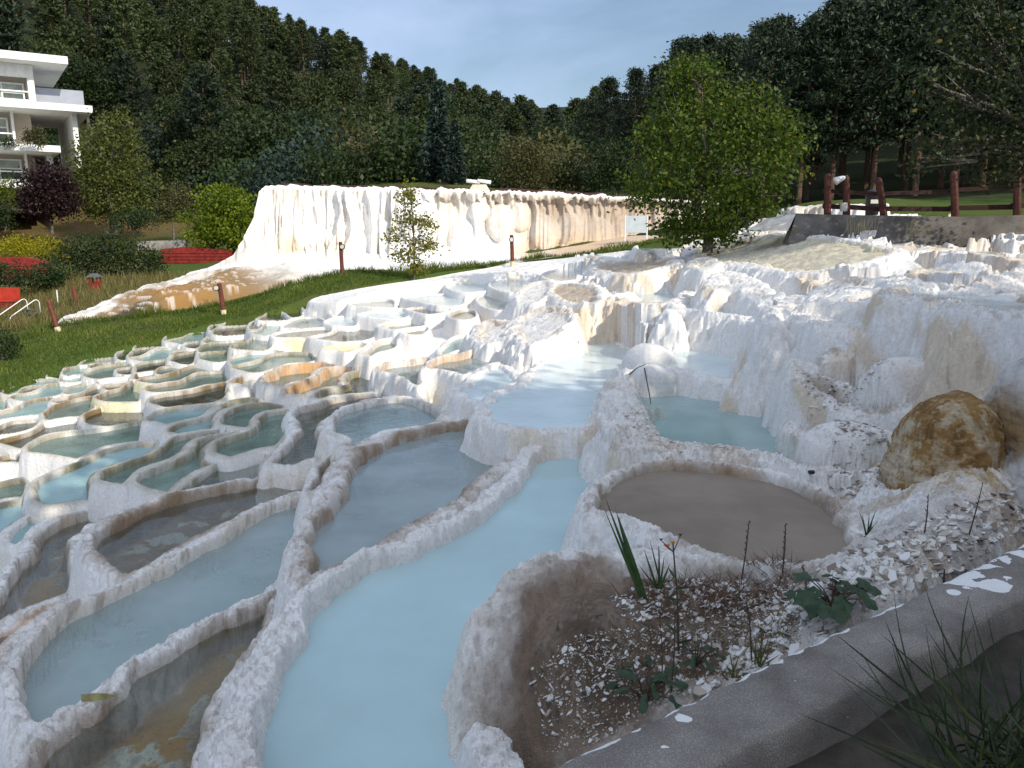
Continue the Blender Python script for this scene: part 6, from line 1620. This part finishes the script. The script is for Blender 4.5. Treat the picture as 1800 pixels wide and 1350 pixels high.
sp2 = copy_tree(sp1); sp2.location = on_ground(803, 44); sp2.scale = (0.62,)*3; tag(sp2, 'pointed blue green spruce behind the cliff, the smaller of two', 'tree')
# --- young tree on the lawn
L_ = at_y(728,490,22.8)
broad('young_tree', L_, px_lobes(L_, 22.8, [(722,330,10,12,0,0.15),(715,352,18,16,0,0.22),(712,384,24,14,0.1,0.28),(745,392,24,14,-0.1,0.26),(700,420,26,14,0,0.28),(745,428,28,16,0.1,0.3),(715,448,24,14,-0.1,0.26),(760,432,16,10,0,0.2),(730,470,20,14,0,0.24)]), 3000, 0.085, mat_leaf('young yellowing leaves', (0.06,0.075,0.01), (0.15,0.14,0.025), (0.27,0.19,0.04), 0.3), 36, (1.85, 0.026), label='slender young tree with yellowing leaves on the lawn before the cliff', thin=0.9, shell=0.3)
# --- the big leafy tree at the top of the cascade
L_ = at_y(1245,415,17.4)
broad('maple_tree', L_, px_lobes(L_, 17.4, [(1225,150,48,44,0,0.7),(1180,195,42,34,0.2,0.6),(1275,190,54,44,0,0.8),(1320,185,44,42,0.1,0.6),(1235,240,70,50,-0.3,0.9),(1345,240,52,44,0,0.7),(1160,250,42,40,0.2,0.6),(1300,290,80,46,-0.4,0.9),
        (1385,235,32,36,0.1,0.5),(1180,300,56,40,-0.2,0.8),(1375,290,44,34,0,0.6),(1250,345,74,38,-0.3,0.9),(1160,345,48,36,0,0.6),(1335,345,48,28,0,0.6),(1215,385,46,24,-0.2,0.5),(1140,310,30,28,0.1,0.4),(1400,262,24,22,0,0.4),(1200,398,50,22,-0.1,0.5),(1285,388,44,22,0,0.5),(1240,408,40,14,0,0.4),(1222,118,20,26,0,0.3),(1300,372,60,24,-0.2,0.5),(1240,420,48,16,-0.1,0.4),(1192,414,34,16,0,0.4),(1292,408,36,16,0,0.4)]),
        17500, 0.090, M_leaf, 37, (1.5, 0.10), bark=M_barkg, label='large leafy green and yellow tree at the top of the cascade', droop=0.5, shell=0.5, cl=2.6)
# --- the shaded tree at the right edge
L_ = at_y(1850,385,12.8)
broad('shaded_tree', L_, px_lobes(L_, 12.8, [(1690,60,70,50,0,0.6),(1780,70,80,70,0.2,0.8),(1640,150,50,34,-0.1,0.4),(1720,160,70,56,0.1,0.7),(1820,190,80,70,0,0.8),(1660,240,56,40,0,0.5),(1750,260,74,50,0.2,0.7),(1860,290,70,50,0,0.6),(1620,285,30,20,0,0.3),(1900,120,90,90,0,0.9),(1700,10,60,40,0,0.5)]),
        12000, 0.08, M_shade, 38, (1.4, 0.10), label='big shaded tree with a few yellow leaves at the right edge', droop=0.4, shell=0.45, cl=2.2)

# --- trees outside the frame, to the right and behind, that shade the foreground and the right wood
def side_tree(x, y, H, R, seed, label):
    rr = np.random.RandomState(seed); zz = -1.0 if y < 6 else ground_z(x, max(y, 6.0))
    lob = [((rr.rand()-0.5)*R*1.1, (rr.rand()-0.5)*R*1.1, H*(0.42+0.5*rr.rand()), R*(0.45+0.25*rr.rand()), R*(0.45+0.25*rr.rand()), H*(0.14+0.07*rr.rand())) for _ in range(9)]
    broad('shade_tree', (x, y, zz), lob, 5200, 0.30, M_shade, seed, (H*0.42, 0.2), label=label, group='trees beside the path outside the view', shell=0.35)
for i, (x, y, H, R) in enumerate([(6.6,-4.9,7.7,2.9),(10.4,-5.6,9.6,3.4),(13.8,-4.6,10.6,3.4),(17.6,-5.2,11.8,3.6),(4.6,-3.4,6.5,2.4),(21.5,-3.5,12,3.6),(20,8,12,3.6),(21,14,12,3.6),(25,20,13,3.8),(28,27,13,4.0),(32,34,14,4.0),(38,44,14,4.2),(26,10,13,4.0),(46,58,14,4.4),(3.6,-1.6,6.2,2.0),(5.6,0.6,7.5,2.2)]):  # tree nearest the camera is added, unseen, to cut sky light on the kerb
    side_tree(x, y, H, R, 200+i, 'unseen leafy shade tree beside the path, one of several alike')

# planting on the hotel terraces
for (u, v, y, ru, rv, lab) in ((69,258,50.5,9,20,'narrow pale green conifer on the hotel terrace'),(14,255,50.5,22,6,'low dark planting along the hotel balcony'),(50,250,50.4,7,12,'small brownish shrub left of the narrow conifer on the hotel terrace')):
    L_ = at_y(u, v, y); broad('terrace_shrub', L_, px_lobes(L_, y, [(u, v-rv*0.9, ru, rv*0.9, 0, 0.3)]), 700, 0.10, M_olv if rv > 10 else M_dkgr, 300+u, stems=2, label=lab, cat='bush')


# ------------------------------------------------------------------ limestone chips on the bank and in the dirt basin
rc = np.random.RandomState(23)
def trav_at(u, v, z0=-1.6):
    """point of the travertine surface seen near photograph pixel (u, v)"""
    a, k = float(ray(u, v)[0]), float(ray(u, v)[1])
    y = z0/k
    for _ in range(8): y = 0.5*y+0.5*max(1.8, trav_z(a*y, y)/k)
    return Vector((a*y, y, trav_z(a*y, y)))
def chips(name, pts, smin, smax, mat, tilt=0.35):
    vs, fs, var = [], [], []
    for (x, y) in pts:
        z = trav_z(x, y); n = rc.randint(4, 7); sz = smin+(smax-smin)*rc.rand()**2.6
        a0 = rc.rand()*6.28; asp = 0.45+0.5*rc.rand(); th = 0.10*sz+0.002
        N_ = Vector((rc.normal()*tilt, rc.normal()*tilt, 1)).normalized(); A = N_.orthogonal().normalized(); B = N_.cross(A)
        b = len(vs); c = Vector((x, y, z+th*0.2+0.05*sz*rc.rand()))
        pr = [(math.cos(a0+6.28*i/n)*sz*(0.6+0.5*rc.rand()), math.sin(a0+6.28*i/n)*sz*asp*(0.6+0.5*rc.rand())) for i in range(n)]
        for s_ in (-1, 1):
            for (p, q) in pr: vs.append(tuple(c+A*p+B*q+N_*th*s_*0.5))
        fs.append(tuple(range(b+n-1, b-1, -1))); fs.append(tuple(range(b+n, b+2*n)))
        fs += [(b+i, b+(i+1) % n, b+n+(i+1) % n, b+n+i) for i in range(n)]
        var += [rc.rand()]*(2*n)
    me = bpy.data.meshes.new(name); me.from_pydata(vs, [], fs)
    at = me.attributes.new('var', 'FLOAT', 'POINT'); at.data.foreach_set('value', np.array(var, np.float32))
    me.update(); me.materials.append(mat)
    o = bpy.data.objects.new(name, me); COL.objects.link(o)
    return tag(o, kind='stuff')
m, N, L = new_mat('limestone chips')
out = N.new('ShaderNodeOutputMaterial'); b = N.new('ShaderNodeBsdfPrincipled'); L.new(b.outputs[0], out.inputs['Surface'])
at = N.new('ShaderNodeAttribute'); at.attribute_name = 'var'
r = N.new('ShaderNodeValToRGB'); r.color_ramp.elements[0].color = (0.16,0.12,0.09,1); r.color_ramp.elements[1].color = (0.60,0.59,0.57,1); r.color_ramp.elements[1].position = 0.65
e = r.color_ramp.elements.new(0.2); e.color = (0.40,0.35,0.30,1)
L.new(at.outputs['Fac'], r.inputs['Fac']); L.new(r.outputs[0], b.inputs['Base Color']); b.inputs['Roughness'].default_value = 0.85
M_chip = m
def region_pts(n, poly_px, z0):
    pl = np.array([tuple(trav_at(u, v, z0))[:2] for u, v in poly_px])
    lo, hi = pl.min(0), pl.max(0)
    q = lo+(hi-lo)*rc.rand(n*4, 2)
    q = q[sdist(q[:, 0], q[:, 1], pl) > 0]
    return q[:n]
chips('limestone_chips', list(region_pts(2600, [(1230,1215),(1330,1090),(1450,1010),(1530,960),(1620,920),(1720,880),(1830,840),(1830,935),(1700,1000),(1560,1058),(1400,1145)], -1.5)), 0.007, 0.050, M_chip)
chips('limestone_chips', list(region_pts(850, [(930,1180),(1000,1130),(1120,1110),(1260,1080),(1420,1030),(1500,1020),(1400,1130),(1200,1235),(1010,1325),(960,1320)], -1.65)), 0.003, 0.024, M_chip, 0.5)
chips('limestone_chips', list(region_pts(2600, [(935,1190),(1000,1125),(1120,1105),(1260,1075),(1420,1030),(1500,1015),(1400,1135),(1200,1240),(1010,1330),(960,1325)], -1.65)), 0.0018, 0.008, M_chip, 0.6)
chips('limestone_chips', list(region_pts(900, [(1070,1050),(1250,1010),(1400,1010),(1500,1000),(1400,1060),(1250,1075),(1100,1090)], -1.6)), 0.004, 0.024, M_chip, 0.5)
chips('limestone_chips', list(region_pts(500, [(1090,740),(1180,745),(1290,800),(1270,815),(1150,790)], -1.6)), 0.006, 0.030, M_chip, 0.4)
chips('limestone_chips', list(region_pts(500, [(1480,780),(1570,800),(1570,850),(1450,850)], -1.5)), 0.006, 0.035, M_chip, 0.4)
chips('limestone_chips', list(region_pts(420, [(1370,690),(1400,655),(1500,668),(1560,690),(1540,715),(1430,708)], -1.25)), 0.006, 0.035, M_chip, 0.4)
chips('limestone_chips', list(region_pts(500, [(1070,840),(1200,820),(1370,842),(1480,890),(1470,905),(1360,860),(1200,835),(1080,860)], -1.6)), 0.004, 0.018, M_chip, 0.4)

# ------------------------------------------------------------------ plants in the foreground
M_reed = mat_simple('reed leaf', (0.050,0.095,0.028), (0.028,0.058,0.020), 20.0, 0.5)
M_stem = mat_simple('dry brown stem', (0.085,0.055,0.035), (0.05,0.03,0.02), 20.0, 0.8)
M_blade = mat_simple('yellow green blade', (0.13,0.14,0.035), (0.075,0.09,0.025), 20.0, 0.6)
M_weed = mat_simple('weed leaf', (0.030,0.062,0.026), (0.018,0.040,0.018), 26.0, 0.55, 0.3, 60)
M_wred = mat_simple('reddened leaf', (0.11,0.03,0.045), (0.07,0.02,0.03), 26.0, 0.55)
M_orange = mat_simple('orange petals', (0.62,0.20,0.02), (0.5,0.13,0.015), 20.0, 0.6)
M_dgrass = mat_simple('dark grass', (0.040,0.060,0.022), (0.020,0.032,0.014), 20.0, 0.6)
def blade_mb(mb, p, tip, w, bend=0.15, n=7):
    p, tip = Vector(p), Vector(tip); d = tip-p
    side = d.cross(Vector((0, -1, 0.2))); side = side.normalized() if side.length > 1e-6 else Vector((1, 0, 0))
    sag = Vector((0, 0, 1)).cross(side)*bend*d.length
    vs = []
    for i in range(n):
        t = i/(n-1); c = p+d*t+sag*(t*(1-t))*1.2; ww = w*(1-t)**0.7*(0.6+0.8*t if t < 0.5 else 1.0)
        vs += [c-side*ww, c+side*ww]
        if i == n-1: vs[-2:] = [c-side*w*0.03, c+side*w*0.03]
    mb.add(vs, [(2*i, 2*i+1, 2*i+3, 2*i+2) for i in range(n-1)])
def px_at(u, v, y): return at_y(u, v, y)
def blade_plant(name, label, base, tips, w, mat, cat='plant', bend=0.12, stem=None):
    y = base.y; root = empty(name, base); tag(root, label, cat)
    mb = MB()
    for (u, v, dy) in tips:
        blade_mb(mb, (rc.normal()*0.008, rc.normal()*0.008, -0.01), px_at(u, v, y+dy)-base, w*(0.7+0.5*rc.rand()), bend*rc.normal())
    mb.build('leaves', mat, root)
    if stem: MB().tube([(0, 0, -0.02), (px_at(*stem, y)-base)*0.5, px_at(*stem, y)-base], [0.005, 0.004, 0.002], 5).build('stem', mat, root)
    return root
b_ = trav_at(1128,1052,-1.62)
blade_plant('reed', 'tall green reed leaning left before the still brown pool', b_, [(1063,872,0.05),(1061,892,-0.02),(1082,895,0.04),(1086,905,0),(1102,945,0.03),(1118,990,-0.03)], 0.011, M_reed, bend=0.08, stem=(1098,960))
b_ = trav_at(1160,1040,-1.62)
blade_plant('reed', 'smaller green reed just right of the tall one', b_, [(1122,992,0.04),(1132,965,0),(1142,948,0.03),(1158,968,-0.03),(1168,975,0.02),(1178,990,0.05)], 0.008, M_reed, bend=0.1, stem=(1158,960))
b_ = trav_at(1193,1150,-1.65); root = empty('wild_flower', b_); tag(root, 'thin dry stalk with small orange flowers in the dirt basin', 'flower')
tp_ = px_at(1183,956,b_.y)-b_; t2 = px_at(1172,962,b_.y)-b_; t3_ = px_at(1196,942,b_.y)-b_; t4 = px_at(1162,950,b_.y)-b_
st = MB().tube([(0,0,-0.02), tp_*0.5+Vector((0.006,0,0)), tp_], [0.0045,0.0035,0.0028], 6)
for q in (t2, t3_, t4): st.tube([tp_*0.93, q], [0.0022, 0.0016], 5)
st.build('stalk', M_stem, root)
for q, mt_, sz in ((t2, M_orange, 0.013), (tp_, M_orange, 0.010), (t3_, M_stem, 0.009), (t4, M_stem, 0.008)):
    fl_ = MB()
    for k in range(9):
        a = k*0.7; blade_mb(fl_, q, q+Vector((math.cos(a)*sz, math.sin(a)*sz*0.6, sz*(0.8+0.5*rc.rand()))), sz*0.28, 0.1, 4)
    fl_.build('flower_head', mt_, root)
lf = MB()
for k in range(7):
    t = 0.1+0.1*k; a = k*2.4; p = tp_*t; blade_mb(lf, p, p+Vector((math.cos(a)*0.06, math.sin(a)*0.05, 0.02)), 0.008, 0.2, 5)
lf.build('leaves', M_weed, root)
def stalk(label, u0, v0, u1, v1, z0, r=0.003, seeds=14, mat=None):
    b = trav_at(u0, v0, z0); root = empty('dry_stalk', b); tag(root, label, 'stalk')
    e = px_at(u1, v1, b.y)-b
    mm = MB().tube([(0,0,-0.02), e*0.5+Vector((0.004,0,0)), e], [r*1.2, r, r*0.5], 5)
    mm.build('stem', mat or M_stem, root)
    if seeds:
        sd = MB()
        for k in range(seeds):
            t = 0.45+0.55*k/seeds; p = e*t; a = k*2.4
            sd.tube([p, p+Vector((math.cos(a)*0.008, math.sin(a)*0.006, 0.010))], [0.0032, 0.0012], 4)
        sd.build('seed_head', mat or M_stem, root)
stalk('dry seed stalk in front of the still brown pool, left one of the tall pair', 1303,1018,1317,915,-1.6)
stalk('dry seed stalk in front of the still brown pool, right one of the tall pair', 1375,1008,1381,920,-1.6)
stalk('short dry stalk just left of the dark leafy weed', 1418,1035,1410,992,-1.55, seeds=6)
stalk('thick broken brown stalk stub by the kerb', 1655,1050,1660,1000,-1.42, 0.006, 0)
stalk('small bulbous dark stalk on the rust stained bank below the boulder', 1625,935,1632,868,-1.5, 0.003, 5)
stalk('long thin dark stalk at the upper right of the chip strewn bank', 1703,938,1728,848,-1.45, 0.003, 4)
stalk('thin dry stalk rising behind the yellow green grass tuft', 1322,1160,1312,1050,-1.55, 0.0025, 5)
stalk('thin dry stalk beside the low dark weed in the dirt basin', 1180,1215,1186,1075,-1.65, 0.0025, 4)
stalk('pale thin stalk left of the orange flowers', 1165,1200,1158,1060,-1.65, 0.002, 4)
b_ = trav_at(1523,948,-1.58)
blade_plant('grass_tuft', 'small green grass tuft at the right end of the still brown pool', b_, [(1510,898,0),(1516,905,0.02),(1528,900,-0.02),(1540,896,0.03),(1534,912,0),(1544,915,0.02)], 0.006, M_reed, 'grass tuft')
b_ = trav_at(1335,1175,-1.55)
blade_plant('grass_tuft', 'yellow green grass tuft beside the kerb', b_, [(1340,1095,0),(1330,1110,0.02),(1352,1120,-0.02),(1318,1128,0.02),(1360,1130,0.03),(1345,1105,0.04),(1325,1140,-0.03),(1372,1150,0)], 0.006, M_blade, 'grass tuft')
b_ = trav_at(1290,1196,-1.57)
blade_plant('grass_tuft', 'drooping dull grass tuft left of the yellow green one', b_, [(1262,1180,0),(1275,1165,0.02),(1290,1160,-0.02),(1308,1168,0.03),(1318,1182,0.02),(1268,1192,-0.02),(1284,1150,0.03),(1300,1150,0),(1312,1190,-0.03)], 0.005, M_blade, 'grass tuft', 0.3)
def leafy(name, label, u, v, z0, n, R, lsz, mat, mat2=None, hgt=0.06, lobed=True):
    b = trav_at(u, v, z0); root = empty(name, b); tag(root, label, 'plant')
    st = MB(); k2 = 0
    for i in range(n):
        a = i*2.399+rc.rand()*0.5; rr_ = R*math.sqrt((i+0.6)/n); c = Vector((math.cos(a)*rr_, math.sin(a)*rr_*0.8, hgt*(0.5+0.9*rc.rand())))
        st.tube([(0, 0, 0), c*0.5+Vector((0, 0, hgt*0.25)), c], [0.004, 0.003, 0.002], 5)
        s_ = lsz*(0.7+0.6*rc.rand()); nn = 22; lm = MB()
        N_ = Vector((math.cos(a)*0.35+rc.normal()*0.15, math.sin(a)*0.35-0.35+rc.normal()*0.15, 1)).normalized(); A = Vector((math.cos(a), math.sin(a), 0)); A = (A-N_*A.dot(N_)).normalized(); B = N_.cross(A)
        ring = []
        for k in range(nn):
            t = 6.283*k/nn; rad = (0.62+0.38*math.cos(t*0.5)**2)*(1+(0.16*math.cos(5*t) if lobed else 0.02*math.cos(9*t)))*(1.0 if lobed else 0.5+0.5*abs(math.cos(t)))
            ring.append(c+A*(math.cos(t)*rad*s_+0.3*s_)+B*math.sin(t)*rad*s_*(0.9 if lobed else 0.55)+N_*(0.10*s_*math.sin(3*t)-0.12*s_*abs(math.sin(t))))
        ctr = c+A*0.3*s_
        lm.add([ctr]+ring, [(0, 1+k, 1+(k+1) % nn) for k in range(nn)])
        lm.build('leaf', mat2 if (mat2 and i == 3) else mat, root, smooth=True)
    st.build('stems', M_stem, root)
leafy('leafy_weed', 'dark green broad leaved weed with one reddish leaf on the white chips', 1462,1068,-1.5, 26, 0.16, 0.040, M_weed, M_wred, 0.07)
leafy('leafy_weed', 'low dark weed with pointed leaves in the dirt basin by the kerb', 1135,1235,-1.66, 12, 0.13, 0.045, M_weed, None, 0.08, False)
leafy('leafy_weed', 'small dark weed right of the orange flower stalk', 1225,1170,-1.62, 9, 0.09, 0.030, M_weed, None, 0.06, False)
# long dark grass at the lower right corner
b_ = Vector((1.42, 1.95, -1.52)); root = empty('long_grass', b_); tag(root, 'clump of long dark arching grass in the lower right corner', 'grass tuft')
mb = MB()
for k in range(150):
    a = rc.rand()*6.28; h = 0.18+0.32*rc.rand(); ln = 0.10+0.34*rc.rand(); o = Vector((rc.normal()*0.13, rc.normal()*0.11, 0))
    blade_mb(mb, o, o+Vector((math.cos(a)*ln-0.06, math.sin(a)*ln, h*(1-0.5*ln))), 0.0035+0.003*rc.rand(), 0.45*rc.rand(), 8)
mb.build('leaves', M_dgrass, root)
mb = MB()
for k in range(14):
    a = rc.rand()*6.28; o = Vector((rc.normal()*0.13, rc.normal()*0.10, 0)); blade_mb(mb, o, o+Vector((math.cos(a)*0.3, math.sin(a)*0.2, 0.3*rc.rand()+0.1)), 0.006, 0.3, 7)
mb.build('leaves', M_blade, root)
# tufts at the concrete wall
for (u, v, lab) in ((1512,405,'pale dry reeds at the foot of the concrete wall, the left tuft'), (1612,410,'pale dry reeds at the foot of the concrete wall, the right tuft')):
    b = at_y(u, v+6, 14.2); root = empty('reed_tuft', b); tag(root, lab, 'grass tuft'); mb = MB()
    for k in range(22):
        o = Vector((rc.normal()*0.12, rc.normal()*0.04, 0)); blade_mb(mb, o, o+Vector((rc.normal()*0.06, rc.normal()*0.04, 0.22+0.12*rc.rand())), 0.006, 0.1, 5)
    mb.build('leaves', mat_simple('straw reeds', (0.38,0.33,0.17), (0.26,0.23,0.11), 12.0, 0.8), root)
# small things lying about
b = trav_at(1425,846,-1.56); tag(MB().tube([b+Vector((-0.020,0,0.012)), b+Vector((-0.012,0,0.016)), b+Vector((0.012,0,0.016)), b+Vector((0.020,0,0.012))],[0.008,0.014,0.014,0.008],9).build('pebble', M_dark, None, smooth=True), 'small black pebble behind the still brown pool', 'stone')
b = trav_at(172,1238,-2.3); rt_ = MB(); blade_mb(rt_, b+Vector((-0.09,0.02,0.02)), b+Vector((0.10,0.0,0.045)), 0.030, 0.25, 8)
tag(rt_.build('fallen_leaf', mat_simple('yellowing leaf', (0.34,0.33,0.15), (0.20,0.16,0.06), 20.0, 0.6), None), 'curled yellowish fallen leaf lying on a pool rim in the lower left', 'leaf')
tw = [(1105,662,1135,668),(1132,672,1150,688),(1118,668,1125,690),(1165,640,1170,655)]
for i, (u0_, v0_, u1_, v1_) in enumerate(tw):
    a, c = trav_at(u0_, v0_, -1.5), trav_at(u1_, v1_, -1.5)
    tag(MB().tube([a+Vector((0,0,0.02)), (a+c)*0.5+Vector((0,0,0.035)), c+Vector((0,0,0.02))],[0.007,0.006,0.003],6).build('twig', M_stem), ['longest dark twig on the crusty mound','dark twig on the right side of the crusty mound','short dark twig across the middle of the crusty mound','small dark twig at the top of the crusty mound'][i], 'twig')

# dry reddish weeds matted over the edge of the dirt basin
wp = region_pts(1500, [(1085,1050),(1180,1020),(1300,1008),(1400,1012),(1400,1050),(1280,1085),(1150,1090)], -1.62)
wb = np.array([(x, y, trav_z(x, y)-0.005) for x, y in wp])
blades('dry_weeds', wb, 0.015+0.05*rng.rand(len(wb)), 1.3, rng.rand(len(wb)), 0.0012+0.0014*rng.rand(len(wb)), mat_leaf('dry weed', (0.085, 0.042, 0.026), (0.17, 0.10, 0.06), (0.25, 0.17, 0.10), 0.2))
wp = region_pts(900, [(940,1180),(1080,1110),(1300,1085),(1420,1060),(1390,1130),(1200,1230),(1000,1320)], -1.66)
wb = np.array([(x, y, trav_z(x, y)-0.005) for x, y in wp])
blades('dead_grass', wb, 0.02+0.08*rng.rand(len(wb))**2, 1.0, rng.rand(len(wb)), 0.0011+0.0012*rng.rand(len(wb)), mat_leaf('dead grass', (0.10, 0.07, 0.04), (0.20, 0.16, 0.09), (0.12, 0.12, 0.04), 0.2))
